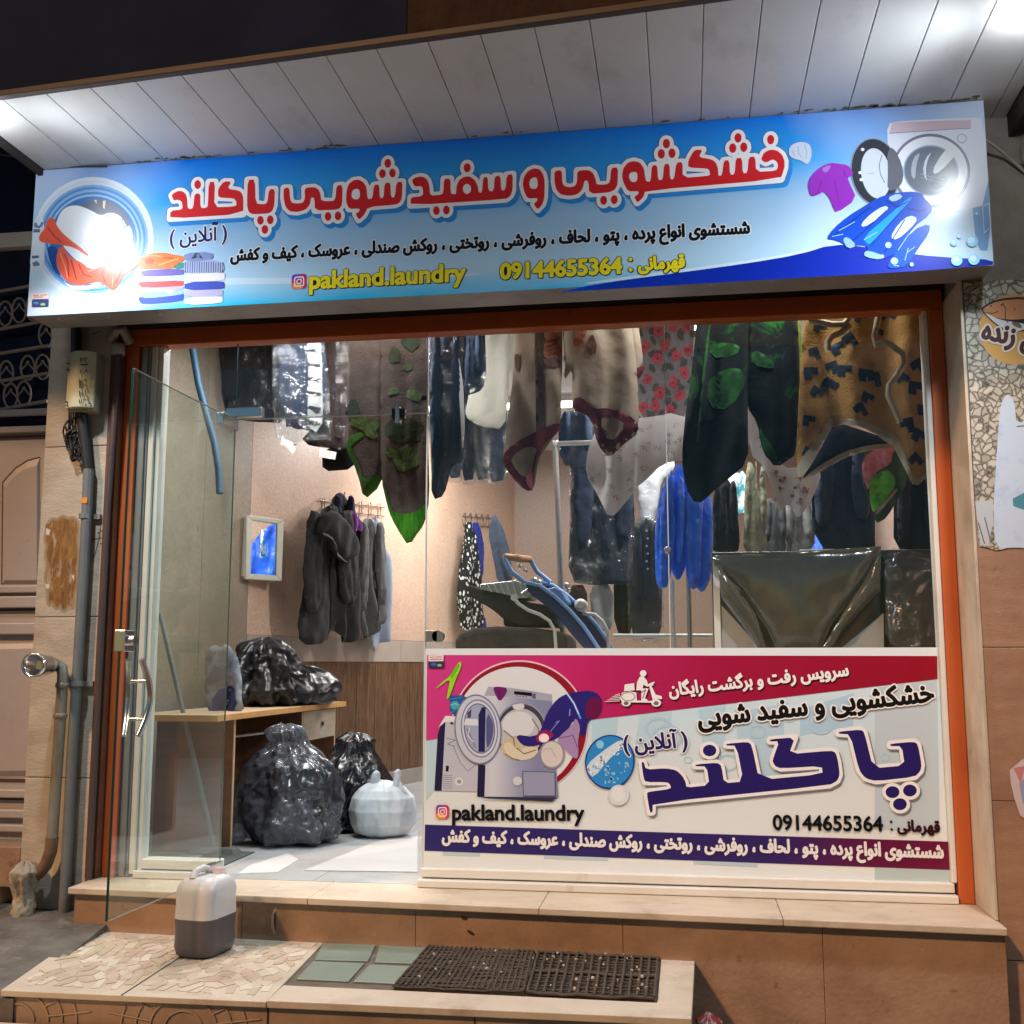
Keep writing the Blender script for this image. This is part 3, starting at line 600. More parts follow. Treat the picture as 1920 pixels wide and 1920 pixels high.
# ================================================================== neighbours
nb = thing('neighbour_house', 'dark house wall with a beige panelled metal gate left of the shop', 'house', (-3.6, .2, .4))
dk = M('blue_black_wall', (.018, .026, .06), .9, col2=(.012, .016, .035), vscale=3, spec=.1)
gate_m = M('beige_gate_paint', (.40, .36, .34), .5, col2=(.36, .32, .30), vscale=3, bump=.06); grime(gate_m, (.16, .1, .08), 12, .64, .74)
gate_d = M('gate_groove', (.06, .03, .025), .7)
mb = MB(); mb.box(-7, -3.13, .20, .3, 2.7, 6, dk); mb.build('wall', nb)
mb = MB(); mb.box(-3.9, -3.145, .14, .19, .70, 2.76, gate_m)
g = mb.build('gate', nb, bevel=.003)
def gz(py): return on_y(30, py, .12).z
mb = MB()
for a_, b_ in ((768, 780), (800, 812), (1098, 1112), (1118, 1140), (1168, 1190), (1480, 1496), (1518, 1534), (1546, 1560)): mb = MB(); mb.box(-3.9, -3.146, .108, .139, gz(b_), gz(a_), gate_m); mb.build('rail', g, bevel=.006)
mb = MB()
for a_, b_ in ((816, 822), (1141, 1145), (1461, 1466), (1497, 1501)): mb = MB(); mb.box(-3.9, -3.147, .134, .1395, gz(b_), gz(a_), gate_d); mb.build('groove', g)
# arched raised panel
pl = PY(.139); ar = [(75, 1095), (75, 858), (52, 864), (30, 878), (16, 893), (6, 905), (4, 1095)]
mb = MB(); o_ = [pl.W(*pl.uz(*p), 0) for p in ar]; i_ = [pl.W(*pl.uz(*p), .014) for p in [(72, 1088), (72, 874), (52, 879), (33, 892), (21, 905), (13, 915), (12, 1088)]]
n = len(ar); mb.add(o_ + i_, [(i, (i + 1) % n, n + (i + 1) % n, n + i) for i in range(n)] + [tuple(range(n, 2 * n))], gate_m)
o_ = [pl.W(*pl.uz(*p), 0) for p in [(72, 1454), (72, 1204), (-60, 1208), (-60, 1456)]]; i_ = [pl.W(*pl.uz(*p), .014) for p in [(66, 1444), (66, 1216), (-60, 1219), (-60, 1446)]]
mb.add(o_ + i_, [(i, (i + 1) % 4, 4 + (i + 1) % 4, 4 + i) for i in range(4)] + [(4, 5, 6, 7)], gate_m); mb.build('raised_panel', g)
a = Art(PY(.138), .0); a.stroke(ar[1:], 4, gate_d); a.build('panel_outline', g)
iron = M('scroll_iron', (.30, .25, .22), .6, .3)
mb = MB(); ip = PY(.13)
def ipt(x, y, d=0): return ip.W(*ip.uz(x, y), d)
for (xa, ya, xb_, yb_) in ((-80, 676, 92, 648), (-80, 728, 90, 700), (-80, 783, 88, 752), (-80, 632, 95, 600), (-80, 560, 95, 530)): mb.tube([ipt(xa, ya), ipt(xb_, yb_)], .010, iron, 8)
for cx, cy in ((52, 690), (80, 688), (12, 700), (-18, 704), (20, 742), (45, 738), (-15, 746), (-45, 750), (10, 588), (-16, 592), (86, 628), (110, 622), (36, 582), (62, 578)):
    mb.tube([ipt(cx + 13 * math.cos(t * .3142), cy + 23 * math.sin(t * .3142)) for t in range(21)], .0055, iron, 8, cap=False)
    for sg in (1, -1): mb.tube([ipt(cx + sg * (6 - 5 * math.cos(t * .5)) * .9, cy - 2 + (t - 5) * 2.2 + 3 * math.sin(t * .5)) for t in range(9)], .004, iron, 6)
mb.build('scroll_grille', nb)
mb = MB(); mb.box(-4.6, -3.245, -.22, .12, .425, .505, slab_m); mb.box(-4.6, -3.26, -.20, .12, .38, .424, M('ochre_riser', (.45, .27, .12), .7, col2=(.36, .2, .09), vscale=6)); mb.box(-4.6, -3.15, .0, .135, .505, .69, riser_m); mb.build('doorstep', nb, bevel=.004)
# right-hand neighbour: awning edge
aw = thing('neighbour_awning', 'pale awning slab of the next shop right of the sign', 'awning', (2.2, -.7, 3.5))
mb = MB(); mb.hexa([(1.435, -1.35, 3.64), (3.6, -1.35, 3.64), (3.6, -.30, 3.64), (1.435, -.30, 3.64)], [(1.435, -1.35, 3.74), (3.6, -1.35, 3.74), (3.6, -.3, 3.74), (1.435, -.3, 3.74)], board); mb.build('soffit', aw, bevel=.004)
mb = MB(); mb.box(1.43, 3.6, -1.42, -1.355, 3.6, 4.5, dark_upper); mb.build('fascia', aw)
# ================================================================== printed colours
def pc(r, g, b, rough=.22, coat=.0):
    k = 'print_%d_%d_%d_%d' % (r, g, b, int(rough * 100))
    return M(k, lin((r, g, b)), rough, coat=coat)
def ramp_mat(name, stops, axis, lo, hi, rough=.3, noise_amt=.0):
    """print whose ink runs through several colours along one axis (object metres)"""
    m = bpy.data.materials.new(name); m.use_nodes = True; nt = m.node_tree; b = nt.nodes['Principled BSDF']; b.inputs['Roughness'].default_value = rough
    tc = nt.nodes.new('ShaderNodeTexCoord'); sp = nt.nodes.new('ShaderNodeSeparateXYZ'); mr = nt.nodes.new('ShaderNodeMapRange'); cr = nt.nodes.new('ShaderNodeValToRGB')
    mr.inputs[1].default_value = lo; mr.inputs[2].default_value = hi; nt.links.new(tc.outputs['Object'], sp.inputs[0])
    src = sp.outputs[axis]
    if noise_amt:
        n = nt.nodes.new('ShaderNodeTexNoise'); n.inputs['Scale'].default_value = 1.4; n.inputs['Detail'].default_value = 3
        mp = nt.nodes.new('ShaderNodeMapping'); mp.inputs['Scale'].default_value = (1, 1, 3.5); nt.links.new(tc.outputs['Object'], mp.inputs[0]); nt.links.new(mp.outputs[0], n.inputs[0])
        ma = nt.nodes.new('ShaderNodeMath'); ma.operation = 'MULTIPLY_ADD'; ma.inputs[1].default_value = noise_amt; nt.links.new(n.outputs[0], ma.inputs[0]); nt.links.new(src, ma.inputs[2]); src = ma.outputs[0]
    nt.links.new(src, mr.inputs[0]); nt.links.new(mr.outputs[0], cr.inputs[0])
    e = cr.color_ramp.elements
    while len(e) < len(stops): e.new(.5)
    for i, (p, c) in enumerate(stops): e[i].position = p; e[i].color = (*lin(c), 1)
    nt.links.new(cr.outputs[0], b.inputs['Base Color']); return m
white_p = pc(240, 240, 242); black_p = pc(16, 16, 20); red_p = pc(212, 30, 38)

# ================================================================== the long sign over the shop
sign = thing('shop_sign', 'long blue laundry sign box with red headline lettering under the canopy', 'sign', (-.86, -.36, 3.148))
SX0, SX1, SY, SZ0, SZ1 = -2.985, 1.256, -.46, 3.148, 3.858
tin = M('grey_tin', (.38, .36, .36), .45, .25, col2=(.30, .28, .28), vscale=4, bump=.06); grime(tin, (.18, .12, .09), 4, .58, .8)
mb = MB(); mb.box(SX0, SX1, SY + .004, -.262, SZ0, SZ1, tin)
mb.build('casing', sign, bevel=.004)
mb = MB(); rr = random.Random(5)
for k in range(17):
    x = SX0 + .12 + k * .25; mb.lathe((x, -.40 + rr.uniform(-.01, .01), SZ0 - .004), [(0, .003), (.002, .006), (.004, .006)], steel, 'z', 10)
mb.build('rivet', sign)
sky_p = ramp_mat('blue_flex_print', [(0, (8, 188, 246)), (.15, (40, 190, 240)), (.27, (186, 218, 238)), (.55, (160, 200, 236)), (.76, (40, 160, 236)), (1, (4, 112, 222))], 2, -.06, .80, .19, .16)
nt = sky_p.node_tree; bs_ = nt.nodes['Principled BSDF']; src_ = bs_.inputs['Base Color'].links[0].from_socket; tc = nt.nodes.new('ShaderNodeTexCoord'); sx_ = nt.nodes.new('ShaderNodeSeparateXYZ'); nt.links.new(tc.outputs['Object'], sx_.inputs[0])
nz_ = nt.nodes.new('ShaderNodeTexNoise'); nz_.inputs['Scale'].default_value = 2.2; nt.links.new(tc.outputs['Object'], nz_.inputs['Vector']); ab_ = nt.nodes.new('ShaderNodeMath'); ab_.operation = 'ABSOLUTE'; nt.links.new(sx_.outputs[0], ab_.inputs[0])
ad_ = nt.nodes.new('ShaderNodeMath'); ad_.operation = 'MULTIPLY_ADD'; ad_.inputs[1].default_value = .9; nt.links.new(nz_.outputs[0], ad_.inputs[0]); nt.links.new(ab_.outputs[0], ad_.inputs[2])
mr_ = nt.nodes.new('ShaderNodeMapRange'); mr_.inputs[1].default_value = 1.75; mr_.inputs[2].default_value = 2.7; mr_.inputs[4].default_value = .85; nt.links.new(ad_.outputs[0], mr_.inputs[0])
mm_ = nt.nodes.new('ShaderNodeMix'); mm_.data_type = 'RGBA'; mm_.inputs[7].default_value = (*lin((216, 230, 242)), 1); nt.links.new(mr_.outputs[0], mm_.inputs[0]); nt.links.new(src_, mm_.inputs[6]); nt.links.new(mm_.outputs[2], bs_.inputs['Base Color'])
mb = MB(); mb.box(SX0, SX1, SY, SY + .004, SZ0 + .0005, SZ1 - .0005, sky_p); mb.build('face', sign)
sp = PY(SY)
# soft bands and the dark wave
a = Art(sp, .0002)
fade = ramp_mat('deep_wave_print', [(0, (20, 165, 238)), (.35, (14, 100, 214)), (.62, (8, 50, 178)), (1, (6, 36, 158))], 0, -.35, 1.1, .26)
a.poly([(1050, 547), (1120, 532), (1290, 509), (1400, 494), (1500, 477), (1560, 458), (1620, 462), (1720, 478), (1800, 484), (1862, 487), (1862, 500), (1290, 533), (1050, 548)], fade, 1)
a.poly([(1100, 529), (1290, 503), (1400, 489), (1500, 472), (1556, 455), (1500, 477), (1400, 494), (1290, 509), (1100, 534)], pc(214, 234, 246), 1)
a.poly([(60, 522), (250, 520), (420, 521), (560, 521), (740, 520), (900, 512), (900, 516), (740, 528), (560, 532), (420, 534), (250, 534), (58, 538)], pc(206, 230, 244), 1)
a.poly([(1820, 320), (1852, 300), (1858, 470), (1832, 470), (1824, 400)], pc(120, 160, 206), 1)
a.build('printed_ground', sign)

# ---- drum with laundry, left
a = Art(sp, .0010).crop(40, 310, 4.8)
for rx, ry, c in ((545, 560, (222, 232, 244)), (520, 530, (206, 222, 240)), (492, 490, (128, 172, 220)), (470, 470, (84, 140, 206)), (450, 448, (140, 186, 230)), (430, 425, (72, 130, 200)), (412, 405, (150, 192, 232)), (392, 385, (60, 112, 184))): a.ell(650, 665, rx, ry, pc(*c))
a.poly([(130, 470), (210, 440), (210, 960), (150, 940), (75, 935), (95, 700)], pc(214, 226, 238), 1)
for q in ([(112, 575), (170, 575), (168, 605), (108, 605)], [(98, 815), (160, 812), (158, 835), (96, 840)]): a.poly(q, pc(90, 110, 140))
a.poly([(118, 520), (140, 515), (150, 545), (170, 540), (180, 512), (205, 510), (190, 550), (160, 570), (120, 560)], pc(110, 126, 150))
a.poly([(100, 880), (140, 860), (170, 890), (160, 905), (110, 910)], pc(110, 126, 150))
a.poly([(490, 380), (640, 300), (850, 330), (1000, 520), (960, 640), (760, 520), (600, 430)], pc(92, 100, 120), 2)
for q in ([(735, 320), (762, 318), (752, 395), (735, 380)], [(655, 315), (680, 312), (680, 350)]): a.poly(q, pc(224, 214, 160))
a.poly([(300, 560), (360, 400), (480, 350), (620, 400), (720, 460), (800, 420), (900, 455), (950, 560), (1010, 610), (1000, 720), (950, 830), (830, 940), (600, 940), (430, 800), (320, 640)], pc(236, 240, 246), 2)
for q in ([(720, 470), (800, 425), (850, 470), (890, 560), (870, 690), (830, 560)], [(960, 520), (1010, 600), (990, 720), (955, 660)], [(660, 740), (710, 730), (700, 790), (660, 840)], [(560, 700), (620, 820), (585, 780)]): a.poly(q, pc(176, 196, 226), 1)
a.stroke([(905, 480), (930, 560), (880, 680)], 10, pc(110, 130, 176)); a.stroke([(940, 540), (935, 700)], 9, pc(120, 140, 186)); a.stroke([(700, 520), (712, 600)], 9, pc(150, 164, 190))
a.poly([(235, 720), (340, 740), (310, 900), (370, 1010), (300, 960), (245, 830)], pc(34, 74, 150), 1)
a.poly([(240, 478), (290, 468), (330, 560), (400, 640), (600, 790), (610, 830), (480, 740), (370, 720), (260, 705), (165, 690), (162, 630), (215, 570)], pc(232, 92, 66), 1)
a.poly([(330, 760), (380, 720), (430, 830), (560, 880), (620, 950), (760, 880), (800, 910), (820, 980), (1040, 880), (1060, 900), (960, 970), (900, 1030), (840, 1135), (790, 1110), (700, 1040), (600, 1070), (500, 1085), (390, 1040), (310, 890)], pc(232, 96, 66), 2)
a.poly([(370, 1010), (420, 1080), (560, 1095), (710, 1060), (730, 1090), (560, 1130), (430, 1110)], pc(236, 236, 240), 1)
for q in ([(385, 800), (420, 860), (430, 1000)], [(450, 850), (480, 960), (500, 1030)], [(520, 890), (560, 980), (640, 1010)], [(760, 900), (730, 980), (760, 1060)], [(960, 905), (900, 960), (850, 1060)], [(240, 560), (300, 640), (360, 690)]): a.stroke(q, 12, pc(176, 56, 48))
for q in ([(350, 790), (400, 920), (420, 1020)], [(600, 960), (680, 930), (740, 900)], [(830, 1000), (820, 1100)]): a.stroke(q, 10, pc(248, 150, 118))
a.build('washing_drum_picture', sign)
# ---- folded clothes
a = Art(sp, .0010).crop(40, 310, 4.8)
L = [((1060, 1180), (1460, 1150), 1255, 1225, (70, 88, 190)), ((1085, 1150), (1455, 1118), 1200, 1165, (150, 190, 236)), ((1060, 1095), (1460, 1085), 1150, 1120, (186, 170, 186)), ((1058, 1045), (1462, 1035), 1105, 1088, (236, 84, 84)), ((1068, 1005), (1462, 985), 1050, 1035, (186, 212, 242)), ((1080, 945), (1462, 930), 1005, 990, (112, 96, 168))]
for (x0, y0), (x1, y1), b0, b1, c in L: a.poly([(x0, y0), (x1, y1), (x1 + 4, (y1 + b1) / 2), (x1 - 6, b1), (x0 + 30, b0), (x0 - 4, (y0 + b0) / 2)], pc(*c), 1)
a.poly([(1300, 1130), (1390, 1120), (1345, 1175)], pc(196, 196, 214)); a.poly([(1400, 890), (1470, 870), (1478, 925), (1370, 935)], pc(60, 140, 130), 1)
a.poly([(1045, 880), (1080, 820), (1180, 790), (1300, 785), (1380, 805), (1470, 818), (1475, 850), (1400, 890), (1360, 935), (1200, 930), (1080, 940), (1050, 910)], pc(244, 120, 56), 1)
for q in ([(1110, 840), (1200, 835), (1190, 890), (1120, 895)], [(1250, 830), (1320, 850), (1400, 830)]): a.poly(q, pc(214, 78, 44), 1)
for q in ([(1080, 830), (1160, 810), (1260, 820)], [(1240, 900), (1320, 870), (1420, 840)]): a.stroke(q, 10, pc(255, 170, 104))
L = [((1470, 1190), (1810, 1175), 1262, 1240, (236, 232, 242)), ((1470, 1120), (1812, 1112), 1190, 1180, (186, 178, 218)), ((1470, 1050), (1825, 1040), 1128, 1115, (70, 84, 180)), ((1470, 975), (1830, 960), 1050, 1042, (234, 226, 230))]
for (x0, y0), (x1, y1), b0, b1, c in L: a.poly([(x0, y0), (x1, y1), (x1 + 4, (y1 + b1) / 2), (x1, b1), (x0, b0)], pc(*c), 1)
a.poly([(1462, 870), (1640, 840), (1740, 850), (1822, 880), (1830, 960), (1700, 972), (1474, 978)], pc(170, 180, 214), 1)
a.poly([(1462, 790), (1725, 778), (1728, 845), (1640, 860), (1560, 870), (1470, 860)], pc(130, 142, 190), 1)
for k in range(17): a.stroke([(1480 + k * 21, 868 + (k > 12) * 8), (1478 + k * 21, 968)], 7, pc(74, 84, 130), up=(k == 0))
a.poly([(1530, 845), (1570, 790), (1600, 790), (1640, 845), (1600, 830)], pc(56, 62, 92)); a.ell(1592, 815, 14, 22, pc(120, 130, 160))
a.poly([(100, 1155), (252, 1150), (250, 1202), (102, 1205)], pc(240, 222, 222)); a.poly([(98, 1212), (248, 1208), (244, 1272), (96, 1276)], pc(60, 72, 130))
for q in ([(112, 1172), (160, 1170)], [(172, 1170), (236, 1168)], [(112, 1188), (200, 1186)]): a.stroke(q, 6, pc(170, 40, 50))
a.ell(196, 1252, 22, 12, pc(150, 200, 90)); a.ell(135, 1240, 24, 12, pc(70, 130, 200))
a.build('folded_clothes_picture', sign)

# ---- right: washing machine, shirt, jacket, bubbles
a = Art(sp, .0010).crop(1470, 190, 4.683)
a.poly([(905, 200), (1000, 175), (1640, 140), (1760, 150), (1800, 900), (1560, 965), (1310, 975), (1240, 880), (1000, 780), (910, 400)], pc(222, 228, 242), 1)
a.poly([(925, 280), (950, 185), (1640, 165), (1640, 240), (1500, 242)], pc(206, 186, 200), 0); a.stroke([(925, 282), (1500, 244), (1640, 238)], 6, pc(120, 120, 150))
a.ring(1560, 328, 42, 42, 7, pc(140, 160, 190))
for rx, ry, c in ((345, 325, (120, 118, 140)), (322, 300, (232, 236, 246)), (245, 225, (150, 170, 200)), (232, 212, (98, 108, 122))): a.ell(1290, 610, rx, ry, pc(*c), 8)
for q, c in (([(1110, 640), (1130, 500), (1200, 440), (1160, 560), (1150, 700)], (170, 176, 190)), ([(1300, 440), (1240, 500), (1215, 620), (1260, 720), (1240, 620), (1262, 510)], (206, 214, 226)), ([(1270, 700), (1450, 640), (1420, 740), (1320, 790)], (62, 70, 84)), ([(1470, 380), (1380, 470), (1300, 610), (1330, 650), (1450, 540), (1520, 450)], (230, 236, 240))): a.poly(q, pc(*c), 1)
a.ring(1290, 610, 345, 330, 16, pc(150, 160, 186), 8, 20, 100)
a.stroke([(1200, 640), (1400, 690)], 5, pc(150, 160, 176)); a.stroke([(1200, 670), (1390, 715)], 5, pc(150, 160, 176))
for rx, ry, c in ((215, 298, (140, 146, 162)), (205, 288, (44, 48, 60)), (128, 222, (206, 214, 226))): a.ell(800 if rx > 150 else 806, 620 if rx > 150 else 634, rx, ry, pc(*c), -8)
a.poly([(905, 440), (960, 400), (1040, 560), (1050, 690), (1000, 770), (905, 790), (912, 620)], pc(96, 100, 112), 1)
a.stroke([(860, 470), (835, 560), (845, 640), (885, 720)], 7, pc(110, 116, 130)); a.stroke([(740, 638), (790, 632)], 6, pc(150, 160, 176))
for x, y in ((690, 425), (668, 628), (678, 690)): a.ell(x, y, 16, 14, pc(226, 232, 240), n=14)
a.poly([(40, 420), (70, 380), (140, 355), (220, 370), (245, 430), (235, 520), (200, 560), (150, 520), (90, 510), (45, 480)], pc(204, 214, 234), 2)
for q in ([(120, 400), (130, 460), (160, 500)], [(180, 380), (200, 450), (190, 510)], [(70, 430), (90, 480)]): a.stroke(q, 8, pc(170, 182, 208))
# purple shirt
a.poly([(210, 720), (240, 650), (320, 575), (410, 540), (470, 548), (560, 560), (600, 610), (605, 655), (555, 670), (580, 730), (640, 860), (460, 985), (430, 930), (400, 850), (345, 790), (318, 815), (238, 840), (215, 780)], pc(150, 46, 186), 1)
a.poly([(330, 590), (400, 560), (412, 575), (375, 630), (345, 620)], pc(170, 120, 206), 1); a.stroke([(250, 830), (300, 800), (330, 700)], 6, pc(112, 30, 150)); a.stroke([(555, 670), (530, 640), (525, 600)], 6, pc(112, 30, 150)); a.stroke([(440, 700), (470, 820), (480, 930)], 7, pc(130, 36, 166))
# denim jacket
a.poly([(370, 1210), (430, 1120), (560, 1010), (690, 930), (820, 850), (930, 815), (1030, 800), (1130, 795), (1220, 810), (1225, 850), (1300, 920), (1290, 990), (1130, 1110), (1060, 1250), (1000, 1330), (850, 1395), (700, 1370), (750, 1270), (600, 1260), (560, 1300), (510, 1240), (430, 1215)], pc(22, 74, 190), 1)
a.poly([(900, 1440), (980, 1330), (1130, 1130), (1280, 1070), (1275, 1160), (1180, 1290), (1080, 1450), (940, 1475)], pc(30, 84, 196), 1)
a.poly([(700, 1190), (900, 1020), (1100, 840), (1130, 850), (980, 1010), (760, 1260), (720, 1250)], pc(30, 150, 232), 1)
a.poly([(670, 1085), (760, 990), (880, 915), (925, 940), (830, 1030), (700, 1110)], pc(206, 224, 232), 1); a.poly([(930, 1200), (1000, 1080), (1100, 1000), (1180, 1030), (1110, 1120), (990, 1220)], pc(206, 224, 232), 1); a.poly([(905, 850), (1000, 810), (1050, 840), (960, 890)], pc(170, 200, 236), 1)
for q in ([(510, 1210), (560, 1300), (640, 1270), (560, 1190)], [(700, 1330), (740, 1310), (880, 1360), (850, 1395), (710, 1370)]): a.poly(q, pc(140, 178, 226), 1)
for q in ([(440, 1180), (600, 1050), (760, 930)], [(600, 1230), (760, 1090), (900, 960)], [(760, 1270), (880, 1130), (1040, 960)], [(880, 1330), (960, 1200), (1060, 1040)], [(900, 880), (1000, 930), (1090, 880)], [(1080, 940), (1180, 970), (1250, 950)]): a.stroke(q, 9, pc(10, 40, 140))
for q in ([(480, 1140), (620, 1060)], [(420, 1190), (520, 1170)], [(700, 1220), (820, 1150)], [(1000, 1310), (1100, 1160)], [(1060, 1400), (1090, 1290)], [(1080, 1330), (1150, 1280)], [(960, 1440), (1010, 1450)]): a.stroke(q, 8, pc(140, 180, 236))
for x, y, r in ((915, 1265, 28), (860, 1365, 18), (968, 1405, 32), (1120, 1435, 18), (1535, 1190, 18), (1490, 1245, 30), (1650, 1230, 52), (1515, 1400, 50), (1665, 1392, 50), (1690, 990, 14)): a.ell(x, y, r, r * .95, pc(150, 214, 246), n=24); a.ell(x - r * .15, y - r * .2, r * .62, r * .55, pc(206, 236, 250), n=18)
for q in ([(1740, 930), (1795, 900), (1810, 1110), (1755, 1160)],): a.stroke(q + q[:1], 7, pc(210, 226, 246))
a.build('washing_machine_picture', sign)

# ---- headline
dot = lambda x, y, rx, ry: [(x + rx * math.cos(i * .2618), y + ry * math.sin(i * .2618)) for i in range(24)]
H1 = [[(90, 625), (96, 553), (205, 543), (200, 480), (185, 462), (150, 455), (125, 463), (105, 415), (125, 395), (165, 375), (205, 378), (235, 405), (246, 450), (250, 530), (275, 540), (300, 525), (312, 400), (364, 398), (364, 505), (375, 530), (415, 528), (432, 510), (440, 295), (497, 293), (488, 522), (640, 517), (690, 507), (688, 470), (665, 442), (525, 435), (523, 375), (535, 340), (577, 290), (642, 290), (610, 357), (710, 370), (740, 400), (752, 440), (750, 583)],
      dot(340, 318, 30, 40), [(790, 275), (856, 272), (862, 488), (935, 497), (968, 480), (982, 360), (1036, 358), (1030, 505), (1012, 558), (970, 580), (830, 586), (797, 562), (783, 505)], dot(905, 640, 30, 40), dot(993, 635, 30, 40), dot(945, 722, 30, 40),
      [(1115, 348), (1165, 345), (1172, 450), (1190, 485), (1240, 488), (1290, 480), (1305, 440), (1302, 348), (1390, 340), (1425, 360), (1445, 400), (1452, 465), (1560, 468), (1580, 440), (1590, 325), (1645, 322), (1640, 500), (1620, 530), (1580, 545), (1395, 552), (1390, 440), (1362, 432), (1350, 500), (1310, 545), (1240, 565), (1170, 560), (1130, 520), (1112, 440)], dot(1513, 605, 30, 40), dot(1603, 600, 30, 40)]
H2 = [[(-53, 488), (-48, 418), (-28, 358), (12, 328), (62, 320), (107, 348), (132, 393), (140, 498), (185, 492), (196, 370), (246, 363), (250, 490), (285, 485), (293, 352), (346, 347), (352, 482), (385, 480), (402, 343), (456, 340), (450, 490), (430, 530), (390, 548), (145, 568), (110, 640), (62, 685), (32, 628), (65, 608), (72, 582), (-25, 585), (-50, 530)], dot(323, 175, 30, 40), dot(275, 268, 30, 40), dot(365, 262, 30, 40),
      [(528, 553), (530, 480), (640, 470), (638, 400), (620, 380), (565, 385), (537, 330), (565, 305), (610, 292), (655, 300), (685, 335), (698, 385), (705, 465), (800, 458), (822, 440), (828, 315), (888, 312), (888, 445), (925, 455), (938, 440), (940, 380), (965, 325), (1010, 295), (1060, 292), (1105, 325), (1132, 375), (1140, 435), (1170, 440), (1182, 300), (1222, 298), (1228, 425), (1275, 425), (1285, 290), (1338, 287), (1342, 420), (1380, 415), (1395, 277), (1448, 272), (1445, 420), (1425, 470), (1385, 498)],
      dot(1037, 215, 32, 42), dot(760, 600, 30, 40), dot(850, 595, 30, 40), [(1535, 360), (1550, 290), (1590, 240), (1640, 218), (1690, 230), (1722, 275), (1735, 340), (1732, 480), (1715, 545), (1672, 592), (1635, 540), (1665, 515), (1670, 488), (1580, 492), (1550, 430)]]
H2h = [[(5, 418), (35, 403), (70, 410), (72, 500), (5, 498), (-5, 460)], dot(1035, 405, 37, 45), [(1595, 370), (1600, 325), (1630, 300), (1670, 305), (1672, 405), (1610, 405)]]
H3 = [[(80, 362), (135, 358), (137, 455), (160, 480), (200, 485), (235, 475), (248, 440), (250, 360), (335, 355), (370, 380), (390, 430), (393, 465), (470, 465), (495, 445), (503, 340), (555, 335), (553, 460), (535, 500), (490, 525), (340, 535), (332, 440), (305, 432), (290, 500), (250, 540), (190, 550), (125, 540), (90, 500), (78, 440)], dot(447, 583, 26, 34), dot(527, 578, 26, 34),
      [(585, 400), (595, 340), (630, 300), (675, 287), (720, 300), (750, 345), (757, 400), (765, 440), (800, 445), (808, 322), (850, 318), (855, 430), (890, 430), (900, 312), (942, 308), (945, 425), (975, 425), (992, 300), (1040, 296), (1040, 415), (1230, 400), (1245, 390), (1240, 360), (1225, 345), (1080, 338), (1082, 290), (1100, 250), (1130, 205), (1190, 203), (1160, 260), (1255, 275), (1290, 300), (1305, 345), (1308, 400), (1335, 395), (1348, 285), (1390, 282), (1395, 392), (1430, 388), (1438, 268), (1485, 264), (1490, 380), (1525, 378), (1535, 258), (1585, 255), (1590, 370), (1740, 362), (1755, 330), (1748, 295), (1715, 275), (1665, 302), (1625, 280), (1650, 225), (1695, 203), (1745, 208), (1785, 240), (1805, 290), (1803, 340), (1775, 425), (760, 510), (745, 560), (700, 602), (675, 555), (705, 540), (712, 515), (630, 517), (595, 450)],
      dot(918, 158, 27, 36), dot(880, 235, 27, 36), dot(960, 230, 27, 36), dot(1455, 115, 27, 36), dot(1415, 192, 27, 36), dot(1498, 185, 27, 36), dot(1700, 128, 27, 36)]
H3h = [[(635, 400), (650, 372), (690, 370), (700, 385), (700, 445), (650, 447)]]
a = Art(sp, .0010)
outs, holes = [], []
for (ox, oy, sc), O_, I_ in (((300, 280, 4.8), H1, []), ((660, 270, 4.8), H2, H2h), ((1020, 230, 4.0), H3, H3h)):
    a.crop(ox, oy, sc); outs += [a.ccw([a.uz(p) for p in q]) for q in O_]; holes += [a.ccw([a.uz(p) for p in chaikin(q, 2)])[::-1] for q in I_]
a.lay([[(x + .012, z - .016) for x, z in offset(q, .0205)] for q in outs], pc(36, 140, 222)); a.lay([offset(q, .0195) for q in outs], pc(86, 84, 150)); a.lay([offset(q, .0165) for q in outs], white_p); a.lay([chaikin(q, 1, .2) for q in outs] + holes, red_p)
a.build('headline_lettering', sign)
a = Art(sp, .0010)
a.text('شستشوی انواع پرده ، پتو ، لحاف ، روفرشی ، روتختی ، روکش صندلی ، عروسک ، کیف و کفش', (433, 489), (1405, 437), black_p, tall=1.25, bold=.0040, halo=white_p, halo_w=.004)
a.build('service_lettering', sign)
a = Art(sp, .0010)
a.text(') آنلاین (', (319, 458), (425, 449), pc(36, 30, 96), tall=1.15, bold=.002, halo=white_p, halo_w=.004); a.build('online_lettering', sign)
yel = pc(248, 226, 30)
a = Art(sp, .0010)
a.text('pakland.laundry', (581, 541), (872, 526), yel, bold=.0042, halo=black_p, halo_w=.0026, shadow=black_p, sh=(.004, -.004), rtl=False)
